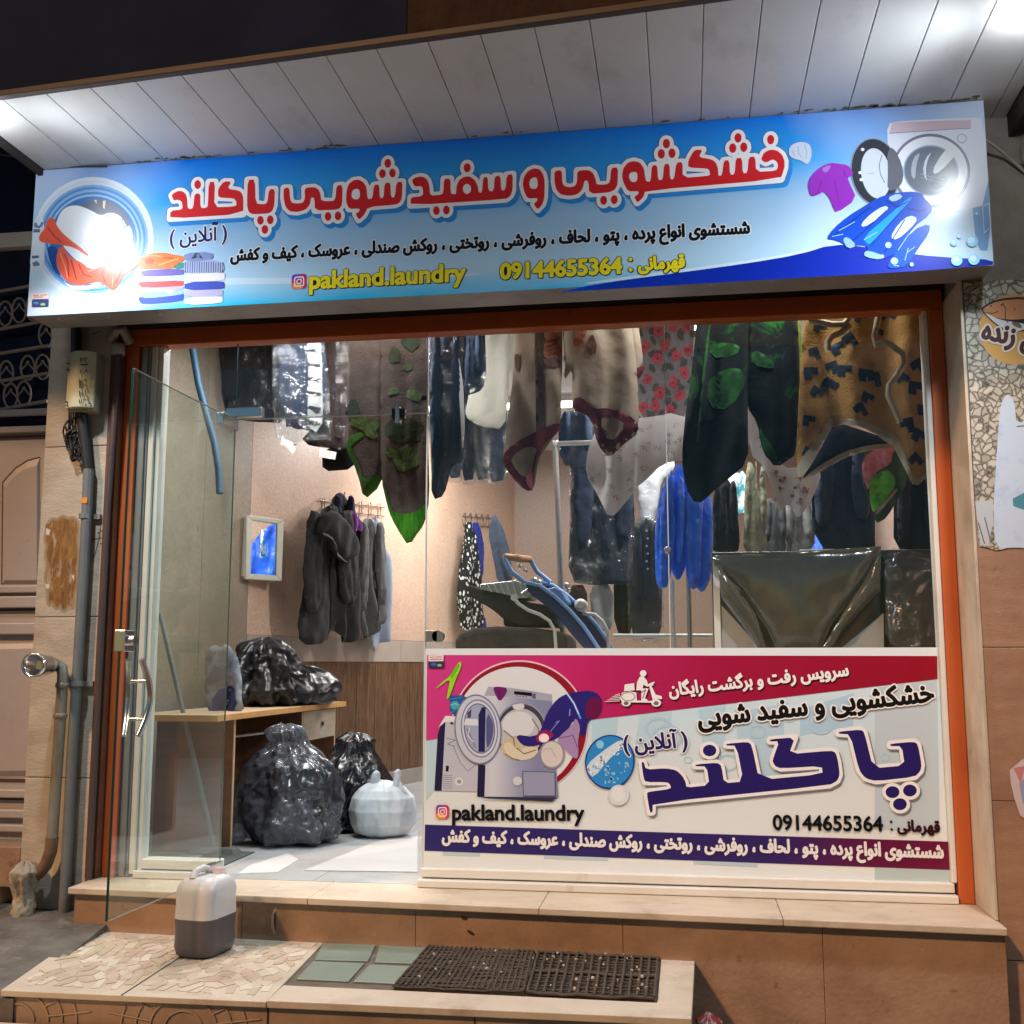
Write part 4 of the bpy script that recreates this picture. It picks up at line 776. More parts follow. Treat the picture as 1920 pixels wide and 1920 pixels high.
def camera_badge(a, q):
    (x0, y0), (x1, y1), (x2, y2), (x3, y3) = q
    B = lambda u, v: (x0 * (1 - u) * (1 - v) + x1 * u * (1 - v) + x2 * u * v + x3 * (1 - u) * v, y0 * (1 - u) * (1 - v) + y1 * u * (1 - v) + y2 * u * v + y3 * (1 - u) * v)
    def rr_(m, r, n=6): return [B(.5 + sx * (.5 - m - r) + r * math.cos(R_(a0 + 90 * i / n)), .5 + sy_ * (.5 - m - r) + r * math.sin(R_(a0 + 90 * i / n))) for sx, sy_, a0 in ((1, 1, 0), (-1, 1, 90), (-1, -1, 180), (1, -1, 270)) for i in range(n + 1)]
    h = a.uz(q[0])[1] - a.uz(q[3])[1]
    nm = 'badge_print_%d' % int(abs(h) * 1e4); org = a.uz(q[3])[1]
    a.poly(rr_(0, .22), pc(196, 40, 120)); a.poly([B(.0, .62), B(.45, .55), B(.7, .75), B(.8, 1), B(.2, 1), B(.05, .9)], pc(246, 150, 50), 2); a.poly([B(0, .1), B(.2, 0), B(.7, 0), B(.4, .3), B(0, .45)], pc(120, 60, 190), 2); a.poly([B(.55, .45), B(1, .3), B(1, .8), B(.8, 1)], pc(226, 56, 80), 2)
    out, inn = rr_(.16, .16), rr_(.235, .11)
    a.shapes([out], [inn], white_p)
    ci = lambda r: [B(.5 + r * math.cos(i * .2618), .5 + r * math.sin(i * .2618)) for i in range(24)]
    a.shapes([ci(.18)], [ci(.115)], white_p); a.poly([B(.66 + .04 * math.cos(i), .34 + .04 * math.sin(i)) for i in range(6)], white_p)
camera_badge(a, [(547, 515), (575, 513), (575, 541), (547, 543)])
a.build('address_lettering', sign)
a = Art(sp, .0010)
a.text('09144655364', (939, 523), (1165, 512), yel, tall=1.05, bold=.0042, halo=black_p, halo_w=.0028, shadow=black_p, sh=(.004, -.004), rtl=False)
a.text(':', (1179, 509), (1186, 508.6), yel, bold=.001, halo=black_p, halo_w=.0026, shadow=black_p, sh=(.004, -.004), rtl=False)
a.text('قهرمانی', (1198, 506), (1283, 501), yel, tall=1.25, bold=.004, halo=black_p, halo_w=.0028, shadow=black_p, sh=(.004, -.004))
a.build('phone_lettering', sign)

# ================================================================== printed film on the lower window
dec = thing('window_poster', 'large printed laundry poster with pink top and dark blue lettering on the lower window', 'poster', (-.06, .04, .645))
DY = .045
dp = PY(DY); dz = [dp.uz(798, 1215)[1], dp.uz(1785, 1660)[1]]
film = ramp_mat('poster_ground_print', [(0, (212, 222, 226)), (.12, (228, 236, 240)), (.5, (216, 228, 234)), (.75, (200, 226, 240)), (1, (222, 232, 238))], 2, 0, 1.0, .3, .1)
mb = MB(); mb.box(-1.199, 1.071, DY, DY + .0025, .6455, 1.624, film); mb.build('film', dec)
a = Art(dp, .0003)
for q, c in (([(1380, 1335), (1470, 1320), (1470, 1480), (1385, 1440)], (182, 212, 231)), ([(1500, 1330), (1600, 1300), (1600, 1360), (1500, 1380)], (176, 208, 231)), ([(1640, 1290), (1757, 1274), (1762, 1560), (1640, 1556)], (191, 208, 220)), ([(1110, 1350), (1160, 1340), (1150, 1420), (1110, 1410)], (182, 216, 232)), ([(1200, 1340), (1260, 1335), (1250, 1400), (1190, 1400)], (187, 217, 232)), ([(1310, 1330), (1360, 1322), (1360, 1400), (1320, 1410)], (182, 214, 232)), ([(1640, 1606), (1781, 1632), (1783, 1660), (1640, 1655)], (182, 202, 205)), ([(830, 1597), (900, 1599), (900, 1606), (830, 1604)], (187, 208, 217)), ([(1020, 1603), (1140, 1606), (1140, 1614), (1020, 1610)], (187, 208, 219)), ([(1300, 1612), (1420, 1616), (1420, 1626), (1300, 1620)], (182, 205, 219)), ([(800, 1390), (850, 1378), (830, 1420), (815, 1480), (799, 1500)], (187, 217, 230))): a.poly(q, pc(*c))
for cx, cy, r in ((1365, 1430, 20), (1290, 1425, 8), (1480, 1345, 12), (1420, 1372, 16), (1540, 1360, 22), (1660, 1420, 9), (1235, 1365, 26), (1250, 1382, 30)): a.ring(cx, cy, r, r * .8, r * .2, pc(176, 210, 230)); 
pink = ramp_mat('pink_print', [(0, (206, 60, 140)), (.3, (192, 36, 108)), (.6, (160, 14, 62)), (1, (146, 8, 34))], 0, -1.15, 1.13, .3)
a.poly([(801, 1228), (1757, 1230), (1758, 1273), (1130, 1347), (870, 1378), (799, 1388)], pink)
bar = ramp_mat('navy_bar_print', [(0, (44, 38, 112)), (.7, (48, 32, 100)), (.86, (96, 14, 66)), (1, (110, 12, 60))], 0, -1.15, 1.13, .3)
a.poly([(797, 1546), (1779, 1578), (1781, 1631), (796, 1595)], bar); a.build('colour_field', dec)
a = Art(dp, .0046)
a.text('سرویس رفت و برگشت رایگان', (1256, 1304), (1591, 1266), white_p, tall=1.15, bold=.0028, shadow=pc(60, 8, 30), sh=(.004, -.004))
a.text('خشکشویی و سفید شویی', (1311, 1362), (1751, 1314), black_p, tall=1.15, bold=.0048, halo=white_p, halo_w=.006)
a.build('service_lettering', dec)
a = Art(dp, .0046).crop(1180, 1340, 3.3103)
PK = [[(75, 293), (90, 293), (103, 340), (225, 332), (290, 343), (330, 380), (350, 420), (355, 452), (497, 437), (480, 320), (408, 320), (412, 308), (545, 297), (572, 318), (588, 425), (708, 414), (665, 192), (600, 192), (603, 180), (735, 168), (760, 190), (805, 405), (1200, 368), (1193, 318), (940, 333), (905, 320), (888, 290), (895, 262), (930, 165), (870, 166), (875, 152), (1028, 140), (990, 245), (1250, 222), (1280, 235), (1295, 290), (1305, 370), (1290, 410), (1240, 437), (145, 548), (145, 605), (128, 608), (108, 490), (118, 478), (258, 460), (255, 435), (235, 418), (100, 418), (88, 390)], dot(498, 222, 42, 36),
      [(1297, 118), (1300, 105), (1435, 92), (1458, 110), (1512, 332), (1708, 315), (1690, 195), (1617, 195), (1620, 180), (1765, 167), (1790, 185), (1813, 310), (1805, 350), (1770, 385), (1530, 412), (1465, 395), (1425, 345), (1370, 122)], dot(1632, 480, 43, 37), dot(1740, 470, 43, 37), dot(1678, 555, 43, 37)]
a.shapes(PK, [], pc(120, 124, 134), grow=.014, shift=(.005, -.006)); a.shapes(PK, [], white_p, grow=.0135); a.shapes(PK, [], pc(40, 28, 104), sm=1)
a.crop(0, 0, 1)
a.text(') آنلاین (', (1171, 1408), (1289, 1400), pc(36, 30, 96), tall=1.1, bold=.003, halo=white_p, halo_w=.004)
a.build('headline_lettering', dec)
a = Art(dp, .0046)
a.text('pakland.laundry', (849, 1537), (1095, 1538), black_p, bold=.0030, rtl=False)
camera_badge(a, [(818, 1509), (842, 1509), (842, 1535), (818, 1535)])
a.text('09144655364', (1450, 1555), (1655, 1558), black_p, bold=.0022, tall=1.05, rtl=False)
a.text(':', (1669, 1557), (1674, 1557), black_p, rtl=False)
a.text('قهرمانی', (1683, 1557), (1761, 1560), pc(50, 10, 24), tall=1.15, bold=.003)
a.build('phone_lettering', dec)
a = Art(dp, .0046)
a.text('شستشوی انواع پرده ، پتو ، لحاف ، روفرشی ، روتختی ، روکش صندلی ، عروسک ، کیف و کفش', (830, 1577), (1768, 1608), pc(232, 232, 236), tall=1.3, bold=.0034); a.build('bar_lettering', dec)
# delivery scooter emblem
a = Art(dp, .0046).crop(780, 1190, 3.692)
dkp = pc(70, 10, 40)
for dx, dy, m_ in ((6, 8, dkp), (0, 0, white_p)):
    T = lambda L: [(x + dx, y + dy) for x, y in L]
    for q in (T([(1445, 345), (1510, 335), (1515, 385), (1440, 392)]), T([(1525, 385), (1530, 330), (1550, 290), (1575, 288), (1600, 320), (1605, 342), (1640, 335), (1645, 350), (1600, 360), (1575, 345), (1570, 372), (1610, 372), (1585, 440), (1605, 452), (1600, 462), (1560, 460), (1560, 385)]), T([(1410, 440), (1430, 400), (1480, 392), (1525, 400), (1530, 455), (1610, 460), (1640, 455), (1615, 360), (1630, 352), (1660, 415), (1700, 425), (1705, 445), (1650, 445), (1630, 470), (1430, 468)]), T(dot(1573, 268, 23, 22)), T(dot(1455, 472, 32, 24)), T(dot(1663, 472, 34, 26)), T([(1610, 340), (1650, 325), (1652, 335), (1615, 350)])): a.poly(q, m_)
    for k in range(5): a.poly(T([(1310 + k * 16, 462 - k * 11), (1412, 455 - k * 12), (1412, 460 - k * 12), (1310 + k * 16, 465 - k * 11)]), m_)
a.ell(1455, 474, 17, 13, pc(120, 110, 120), n=16); a.ell(1663, 474, 18, 14, pc(120, 110, 120), n=16); a.ring(1470, 428, 48, 32, 5, pc(150, 140, 150)); a.stroke([(1560, 400), (1590, 380), (1570, 440)], 5, pc(150, 60, 90))
a.build('delivery_scooter_emblem', dec)
# washing machines picture
a = Art(dp, .0019).crop(790, 1220, 5.486)
a.ell(1010, 790, 702, 692, pc(236, 196, 214), n=72); a.ell(1010, 795, 690, 680, pc(142, 22, 44), n=72); a.ell(985, 805, 640, 640, pc(220, 226, 234), n=72)
a.poly([(290, 470), (320, 455), (460, 460), (520, 560), (360, 660), (295, 650)], pc(40, 90, 160), 1); a.poly([(300, 530), (380, 510), (390, 600), (310, 610)], pc(70, 170, 190), 1); a.stroke([(300, 560), (350, 545), (395, 560)], 10, pc(120, 210, 220)); a.stroke([(300, 500), (420, 480)], 9, pc(70, 130, 200)); a.stroke([(310, 640), (370, 590)], 9, pc(60, 150, 180))
a.poly([(135, 1440), (170, 860), (200, 770), (260, 690), (280, 700), (230, 1440)], pc(36, 32, 74)); a.poly([(210, 1440), (250, 720), (600, 760), (640, 1450)], pc(190, 196, 214)); a.poly([(175, 790), (250, 670), (560, 690), (560, 730), (250, 730)], pc(226, 230, 238))
for k in range(7): a.stroke([(225, 1280 + k * 22), (320, 1283 + k * 22)], 5, pc(110, 116, 140), up=(k == 0))
a.stroke([(260, 900), (350, 920), (270, 960), (350, 985)], 8, pc(120, 126, 150)); a.stroke([(330, 980), (400, 1150), (480, 1240), (560, 1170)], 7, pc(130, 136, 160)); a.poly([(255, 1180), (285, 1185), (280, 1245), (252, 1240)], pc(30, 30, 40)); a.ell(390, 1345, 42, 42, pc(220, 224, 230)); a.ell(390, 1345, 22, 22, pc(150, 156, 170)); a.poly([(300, 735), (330, 738), (330, 758), (300, 756)], black_p)
a.poly([(575, 1500), (585, 1160), (660, 1180), (660, 1500)], pc(36, 32, 74))
steel_p = ramp_mat('machine_front_print', [(0, (120, 128, 172)), (.25, (190, 196, 214)), (.5, (206, 212, 226)), (.8, (150, 158, 190)), (1, (130, 138, 176))], 0, -1.02, -.62, .3)
a.poly([(650, 1500), (690, 370), (900, 378), (1340, 450), (1410, 1505), (1100, 1515)], steel_p); a.poly([(650, 460), (690, 368), (1330, 450), (1350, 520), (900, 475)], pc(166, 172, 190)); a.poly([(955, 415), (1140, 432), (1140, 470), (955, 448)], black_p); a.poly([(1145, 440), (1180, 442), (1178, 495), (1140, 490)], pc(90, 96, 130))
for k in range(4): a.ell(985 + k * 32, 465 + k * 3, 9, 6, pc(90, 96, 120), n=10)
a.poly([(735, 375), (800, 368), (895, 385), (860, 470), (805, 525), (765, 460)], pc(112, 30, 110), 1); a.stroke([(800, 400), (810, 500)], 6, pc(80, 16, 84))
a.ell(1030, 830, 268, 300, pc(150, 156, 176), n=56); a.ell(1030, 830, 250, 282, pc(64, 66, 84), n=56); a.ell(1022, 845, 225, 250, pc(186, 190, 200), n=56)
a.poly([(930, 560), (1000, 545), (1060, 545), (1060, 600), (960, 610)], pc(210, 214, 224), 1); a.ell(1000, 760, 165, 135, pc(212, 218, 226)); a.ell(1010, 1000, 190, 130, pc(198, 188, 160)); a.poly([(840, 960), (920, 930), (980, 1040), (1100, 980), (1220, 1010), (1150, 1110), (1010, 1130), (880, 1080)], pc(216, 208, 186), 1)
for q in ([(1140, 700), (1200, 790), (1220, 880)], [(850, 820), (950, 900), (960, 980)], [(980, 1000), (1060, 1060), (1180, 1020)], [(860, 1060), (940, 1110), (1010, 1125)]): a.stroke(q, 12, pc(120, 116, 110))
a.poly([(960, 858), (1170, 890), (1240, 800), (1290, 640), (1390, 500), (1500, 440), (1620, 420), (1740, 410), (1830, 450), (1862, 530), (1850, 640), (1800, 690), (1720, 710), (1690, 870), (1640, 880), (1630, 760), (1570, 700), (1500, 830), (1400, 900), (1250, 960), (1130, 990), (1030, 970)], pc(42, 34, 122), 1)
a.poly([(1690, 540), (1760, 470), (1850, 500), (1850, 640), (1770, 700), (1690, 690)], pc(106, 16, 76), 1); a.poly([(1170, 890), (1260, 800), (1380, 860), (1300, 930), (1200, 950)], pc(150, 30, 90), 1); a.ell(1262, 898, 52, 46, pc(250, 226, 236)); a.ell(1262, 898, 30, 26, white_p)
a.poly([(1400, 900), (1560, 760), (1590, 680), (1640, 790), (1610, 900), (1620, 1080), (1590, 1120), (1500, 1040), (1420, 960)], pc(164, 140, 186), 1); a.stroke([(1420, 900), (1560, 870), (1610, 1000)], 8, pc(96, 70, 130)); a.stroke([(1330, 830), (1420, 720), (1380, 740)], 10, pc(120, 130, 196)); a.stroke([(1530, 600), (1525, 670)], 10, pc(150, 160, 220)); a.stroke([(1500, 440), (1570, 540), (1640, 700)], 22, pc(96, 150, 230)); a.stroke([(1500, 440), (1570, 540), (1620, 650)], 9, pc(220, 236, 250))
a.ell(1350, 1070, 125, 145, pc(150, 146, 160)); a.ell(1345, 1065, 112, 130, pc(210, 206, 206)); a.stroke([(1250, 1020), (1330, 1000), (1390, 1100)], 8, pc(170, 166, 176))
a.poly([(1045, 1240), (1375, 1250), (1375, 1490), (1050, 1490)], pc(150, 156, 186)); a.stroke([(1045, 1240), (1375, 1250), (1378, 1492), (1052, 1492), (1045, 1240)], 6, pc(60, 62, 90)); a.ell(990, 1340, 48, 46, pc(206, 210, 222))
a.poly([(580, 1500), (1410, 1508), (1340, 1550), (700, 1520)], pc(50, 50, 76))
for rx, ry, c in ((240, 362, (116, 124, 156)), (228, 346, (196, 204, 222)), (190, 300, (120, 130, 160)), (178, 286, (206, 212, 228)), (160, 260, (100, 110, 150)), (148, 248, (160, 170, 200))): a.ell(585 if rx > 200 else 600, 810 if rx > 200 else 800, rx, ry, pc(*c), -6, n=56)
a.poly([(590, 660), (625, 580), (665, 580), (655, 1040), (590, 1040)], pc(34, 34, 92)); a.poly([(670, 620), (740, 720), (745, 860), (700, 990), (668, 990)], pc(84, 92, 140), 1); a.poly([(455, 700), (585, 705), (585, 770), (440, 765)], pc(214, 220, 232)); a.stroke([(470, 800), (520, 900), (560, 1000)], 8, pc(96, 104, 140)); a.stroke([(500, 790), (480, 870), (540, 940)], 8, pc(220, 226, 236)); a.poly([(475, 640), (520, 600), (510, 690), (480, 690)], pc(70, 76, 110))
a.poly([(75, 48), (232, 44), (230, 108), (76, 110)], pc(236, 220, 222)); a.poly([(75, 112), (234, 108), (234, 178), (76, 176)], pc(56, 50, 90))
for q in ([(92, 68), (140, 66)], [(150, 66), (214, 64)], [(90, 90), (214, 88)]): a.stroke(q, 7, pc(170, 30, 40))
a.ell(130, 140, 30, 16, pc(60, 110, 180)); a.ell(190, 150, 24, 14, pc(150, 180, 110))
a.build('washing_machine_picture', dec)
# blue ball of soap foam
a = Art(dp, .0046).crop(780, 1190, 3.692)
a.ell(1342, 880, 172, 188, pc(28, 56, 140), 10); a.ell(1342, 880, 162, 178, pc(48, 140, 214), 10); a.poly([(1180, 900), (1300, 800), (1420, 720), (1440, 760), (1330, 870), (1230, 990), (1195, 960)], pc(206, 224, 236), 1)
rr = random.Random(9)
for k in range(46): q = rr.uniform(0, 1); x, y = 1200 + q * 230 + rr.gauss(0, 14), 950 - q * 190 + rr.gauss(0, 18); a.ell(x, y, rr.uniform(3, 8), rr.uniform(3, 7), rr.choice([pc(70, 110, 150), pc(236, 244, 248), pc(236, 244, 248)]), n=10, up=(k == 0))
for k in range(26): a.ell(1342 + rr.uniform(-120, 130), 900 + rr.uniform(-20, 130), rr.uniform(4, 15), rr.uniform(4, 14), pc(130, 196, 236), n=14, up=(k == 0))
a.ell(1275, 760, 26, 28, pc(140, 206, 240)); a.ell(1405, 1110, 70, 72, pc(214, 224, 232)); a.ell(1400, 1105, 46, 50, pc(228, 234, 238)); a.build('foam_ball_picture', dec)
a = Art(dp, .0055).crop(790, 1220, 5.486)
a.poly([(135, 400), (240, 305), (300, 260), (345, 180), (395, 108), (415, 125), (410, 180), (365, 270), (330, 370), (285, 490), (262, 500), (275, 420), (300, 310), (270, 305), (200, 360)], pc(150, 220, 30), 1); a.poly([(330, 200), (380, 130), (400, 150), (350, 240), (320, 290), (300, 270)], pc(92, 200, 30), 1); a.ell(385, 160, 8, 14, pc(190, 90, 140)); a.build('painted_mark', dec)
# ================================================================== inside the shop: light
tube_m = M('tube_light', (.95, .97, 1.0), .4, emis=9)
for k, (x, y) in enumerate(((-1.9, 1.0), (.1, 1.9), (-1.5, 3.9))):
    t = thing('ceiling_light', 'white tube light on the shop ceiling behind the hanging blankets', 'ceiling light', (x, y, 3.70), 'tube lights on the shop ceiling')
    mb = MB(); mb.box(x - .62, x + .62, y - .06, y + .06, 3.70, 3.749, pvc); mb.build('housing', t, bevel=.004)
    mb = MB(); mb.tube([(x - .6, y, 3.675), (x + .6, y, 3.675)], .02, tube_m, 12); mb.build('tube', t)
    l = bpy.data.objects.new('tube_glow', bpy.data.lights.new('tube_glow', 'AREA')); COL.objects.link(l); l.parent = t; l.location = (0, 0, -.05)
    l.data.shape = 'RECTANGLE'; l.data.size = 1.2; l.data.size_y = .08; l.data.energy = (46, 56, 70)[k]; l.data.color = (1.0, .985, .96)

for k, (x, lab) in enumerate(((-1.75, 'unseen tube light added above the doorway to light the blankets'), (.25, 'unseen tube light added above the display window to light the blankets'))):  # unseen tubes added to light the fronts of the hanging blankets
    t = thing('added_window_light', lab, 'ceiling light', (x, .235, 3.60), 'added tube lights above the window')
    mb = MB(); mb.box(x - .62, x + .62, .20, .27, 3.60, 3.65, pvc); mb.box(x - .02, x + .02, .225, .245, 3.65, 3.75, pvc); mb.build('housing', t, bevel=.004)
    mb = MB(); mb.tube([(x - .6, .235, 3.578), (x + .6, .235, 3.578)], .018, tube_m, 12); mb.build('tube', t)
    l = bpy.data.objects.new('tube_glow', bpy.data.lights.new('tube_glow', 'AREA')); COL.objects.link(l); l.parent = t; l.location = (0, 0, -.045)
    l.data.shape = 'RECTANGLE'; l.data.size = 1.2; l.data.size_y = .06; l.data.energy = 12; l.data.color = (1.0, .985, .96)

# ================================================================== cloth materials
def weave(name, col, col2=None, rough=.95, vs=9, bump=.9, bs=16, sheen=.1, thru=.13, **k): return M(name, col, rough, col2=col2, vscale=vs, bump=bump, bscale=bs, sheen=sheen, spec=.2, thru=thru, **k)
def wplane(off): return Plane((-3.585 + .958 * off, -.286 * off), (.958, -.286))
film_c = sheet('garment_film', (.96, .97, .98), .10, 1.4, alpha=.006, body=(.8, .85, .9), bump=1.0, bscale=11, boost=1.0)
film_m = sheet('milky_film', (.90, .93, .95), .12, 1.45, alpha=.010, body=(.7, .8, .92), bump=1.0, bscale=14, boost=1.25)
def hang(name, label, cat, pl, outline, mat, group=None, part='cloth', film=None, fgrow=None, **kw):
    kw['depth'] = kw.get('depth', .03) * .16; kw.setdefault('soft', .04); kw['amp'] = kw.get('amp', .03) * (2.1 if cat in ('blanket', 'sheet') else 1.5); slv = kw.pop('sleeves', cat in ('coat', 'jacket', 'suit'))
    """a garment or blanket: an Empty at its foot, cloth as a part, optional plastic film round it"""
    c = Cloth(pl, outline, **kw); mn = min(c.o, key=lambda p: p[1]); t = thing(name, label, cat, pl.W(sum(p[0] for p in c.o) / len(c.o), mn[1]), group)
    c.build(part, mat, t); c.root = t
    if slv:      # sleeves hanging in front of the body, and the front opening
        xs = [p[0] for p in outline]; ys = [max(p[1], 600) for p in outline]; x0, w_, y0, h_ = min(xs), max(xs) - min(xs), min(ys), max(ys) - min(ys)
        for sd in (0, 1):
            X = (lambda v: x0 + w_ * v) if not sd else (lambda v: x0 + w_ * (1 - v))
            P_ = [(X(.16), y0 + h_ * .04), (X(.34), y0 + h_ * .06), (X(.37), y0 + h_ * .4), (X(.30), y0 + h_ * (.76 - .06 * sd)), (X(.10), y0 + h_ * (.78 - .05 * sd)), (X(.06), y0 + h_ * .4)]
            P_ = [(px, min(py, max(ys))) for px, py in P_]
            z_ = Cloth(Plane((pl.p + pl.n * .05).xy, pl.n), P_, depth=.03, amp=.012, wl=.07, seed=kw.get('seed', 0) + 31 + sd, soft=.035, crump=.012, crs=10, res=.02); z_.build('sleeve', mat, t)
        mb = MB(); c.patch(mb, [(x0 + w_ * .47, y0), (x0 + w_ * .53, y0), (x0 + w_ * .55, y0 + h_ * .9), (x0 + w_ * .49, y0 + h_ * .9)], mat, d=.010, sm=0); mb.build('front_opening', t)
    if film:
        f = Cloth(pl, fgrow or outline, depth=kw.get('depth', .03) + .03, amp=.02, wl=.13, seed=kw.get('seed', 0) + 3, res=.02, crump=.03, crs=9, ridge=True); f.build('plastic_cover', film, t)
    return c
rail_m = M('galvanised_pipe', (.5, .5, .5), .35, .8, col2=(.38, .38, .38), vscale=9)
mb = MB(); mb.tube([(-2.1, .42, 3.36), (1.36, .42, 3.36)], .014, rail_m, 12)
for x in (-2.0, -.6, .7): mb.tube([(x, .42, 3.36), (x, .42, 3.75)], .006, rail_m, 8)
tag(mb.build('hanging_rail'), 'straight pipe rail under the ceiling carrying the blankets', 'rail')

# ================================================================== blankets just behind the glass
bw = weave('brown_blanket', (.085, .06, .05), (.13, .095, .08), vs=14, bump=.5, bs=120); gb = weave('green_hem', (.045, .15, .018), (.07, .22, .03), vs=18); gb2 = weave('grass_green', (.06, .30, .015), (.02, .15, .01), vs=22, stretch=(3, 1, .5)); leaf = weave('leaf_green', (.14, .20, .07), (.05, .09, .025), vs=34); leafd = weave('dark_leaf', (.04, .06, .03), (.03, .035, .02), vs=15)
c = hang('blanket', 'brown blanket with green hems and leaf prints hanging above the doorway', 'blanket', PY(.40), [(716, 560), (798, 560), (801, 700), (803, 800), (806, 940), (796, 978), (768, 1026), (745, 990), (728, 950), (714, 900), (711, 780)], bw, 'blankets hung up behind the window', 'front_fold', depth=.05, amp=.025, wl=.19, seed=1)
mb = MB()
c.patch(mb, [(729, 955), (762, 968), (797, 950), (806, 930), (796, 978), (768, 1026), (745, 990)], gb2); c.patch(mb, [(714, 890), (722, 905), (738, 958), (750, 992), (742, 985), (727, 948)], gb)
mb.build('hem', c.root); mb = MB()
for x, y, rx, ry, r in ((763, 862, 22, 24, 0), (735, 850, 14, 8, 30), (778, 742, 18, 9, 20), (740, 735, 12, 7, -20), (766, 690, 9, 6, 0)): c.blotch(mb, x, y, rx, ry, leaf, r)
for x, y, rx, ry, r in ((760, 808, 34, 26, 10), (770, 640, 16, 20, 0), (742, 668, 12, 14, 0)): c.blotch(mb, x, y, rx, ry, leafd, r, d=.003)
for x in (-14, -7, 0, 7, 14): c.patch(mb, [(763 + x * .2, 876), (765 + x * .2, 876), (765 + x * 1.1, 846), (763 + x * 1.1, 846)], leafd, d=.007, sm=0)
mb.build('leaf_print', c.root)
c2 = Cloth(PY(.47), [(652, 560), (742, 560), (728, 850), (714, 912), (683, 938), (668, 880), (650, 845), (652, 760)], depth=.04, amp=.025, wl=.2, seed=2); c2.build('rear_fold', bw, c.root)
mb = MB(); c2.patch(mb, [(650, 842), (654, 826), (672, 860), (688, 908), (714, 888), (714, 912), (683, 938), (668, 880)], gb); c2.patch(mb, [(654, 825), (678, 812), (690, 818), (672, 830), (655, 846)], gb); mb.build('hem', c.root)
mb = MB()
for x, y, rx, ry, r in ((690, 800, 28, 14, 15), (665, 775, 14, 20, 0), (700, 815, 18, 8, 30), (668, 760, 9, 7, 0)): c2.blotch(mb, x, y, rx, ry, leaf if y > 790 else leafd, r)
mb.build('leaf_print', c.root)

bg = weave('beige_blanket', (.36, .29, .22), (.43, .35, .27), vs=7, bump=.5, bs=14); mar = weave('maroon_hem', (.17, .032, .045), (.12, .02, .03), vs=16); pinkhem = weave('pink_lining', (.42, .10, .13), (.5, .16, .18), vs=16); dkb = weave('dark_brown_band', (.085, .055, .045), (.06, .04, .03), vs=9); rose = weave('rose_print', (.42, .16, .10), (.30, .09, .06), vs=26); roseD = weave('dark_rose_print', (.18, .09, .06), (.12, .06, .04), vs=16)  # the darker rose tone is part of the blanket's print
c = hang('blanket', 'beige blanket with rose prints and wide maroon hems', 'blanket', PY(.36), [(974, 550), (1054, 545), (1054, 700), (1053, 800), (1030, 832), (1010, 858), (1000, 918), (985, 920), (960, 895), (943, 865), (950, 810), (962, 700)], bg, 'blankets hung up behind the window', 'front_fold', depth=.05, amp=.03, wl=.22, seed=4)
mb = MB(); c.patch(mb, [(943, 868), (948, 846), (990, 815), (1053, 792), (1051, 813), (1022, 830), (1002, 868), (1000, 918), (985, 920), (960, 895)], mar); mb.build('hem', c.root)
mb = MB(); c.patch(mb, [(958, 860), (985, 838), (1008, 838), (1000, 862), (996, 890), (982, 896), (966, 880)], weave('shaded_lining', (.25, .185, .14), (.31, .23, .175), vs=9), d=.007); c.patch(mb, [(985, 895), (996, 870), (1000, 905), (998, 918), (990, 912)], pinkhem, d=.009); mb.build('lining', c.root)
mb = MB(); c.patch(mb, [(1006, 552), (1020, 552), (1022, 812), (1005, 818)], dkb, sm=0, d=.003); mb.build('stripe', c.root)
mb = MB()
for x, y, rx, ry, m_ in ((1035, 655, 17, 26, rose), (1035, 632, 13, 12, rose), (1036, 682, 16, 10, roseD), (970, 680, 5, 16, roseD)): c.blotch(mb, x, y, rx, ry, m_, d=.005)
for k in range(5): c.patch(mb, [(1024 + k * 2, 640 + k * 9), (1046 - k, 634 + k * 9), (1046 - k, 637 + k * 9), (1024 + k * 2, 644 + k * 9)], roseD, d=.008)
mb.build('rose_print', c.root)
c2 = Cloth(PY(.38), [(1054, 545), (1178, 545), (1186, 620), (1195, 700), (1199, 812), (1170, 835), (1143, 858), (1120, 835), (1110, 785), (1075, 768), (1072, 740), (1073, 690), (1056, 715), (1055, 640)], depth=.05, amp=.03, wl=.24, seed=5); c2.build('front_fold', bg, c.root)
mb = MB(); c2.patch(mb, [(1073, 750), (1095, 750), (1112, 774), (1150, 768), (1195, 792), (1199, 812), (1170, 835), (1143, 858), (1120, 835), (1110, 785), (1075, 770)], mar); mb.build('hem', c.root)
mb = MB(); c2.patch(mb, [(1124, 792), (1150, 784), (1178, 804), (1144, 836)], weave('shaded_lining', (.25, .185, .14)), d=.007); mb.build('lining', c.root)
mb = MB()
for x, y, rx, ry, m_ in ((1090, 628, 13, 14, rose), (1086, 648, 9, 8, rose), (1112, 655, 10, 18, roseD)): c2.blotch(mb, x, y, rx, ry, m_, d=.005)
mb.build('rose_print', c.root)
c3 = Cloth(PY(.46), [(1160, 545), (1188, 545), (1209, 695), (1190, 722), (1180, 716), (1172, 640)], depth=.03, amp=.02, seed=6); c3.build('rear_fold', bg, c.root); mb = MB(); c3.patch(mb, [(1186, 698), (1208, 684), (1209, 697), (1190, 722), (1184, 716)], mar); mb.build('hem', c.root)

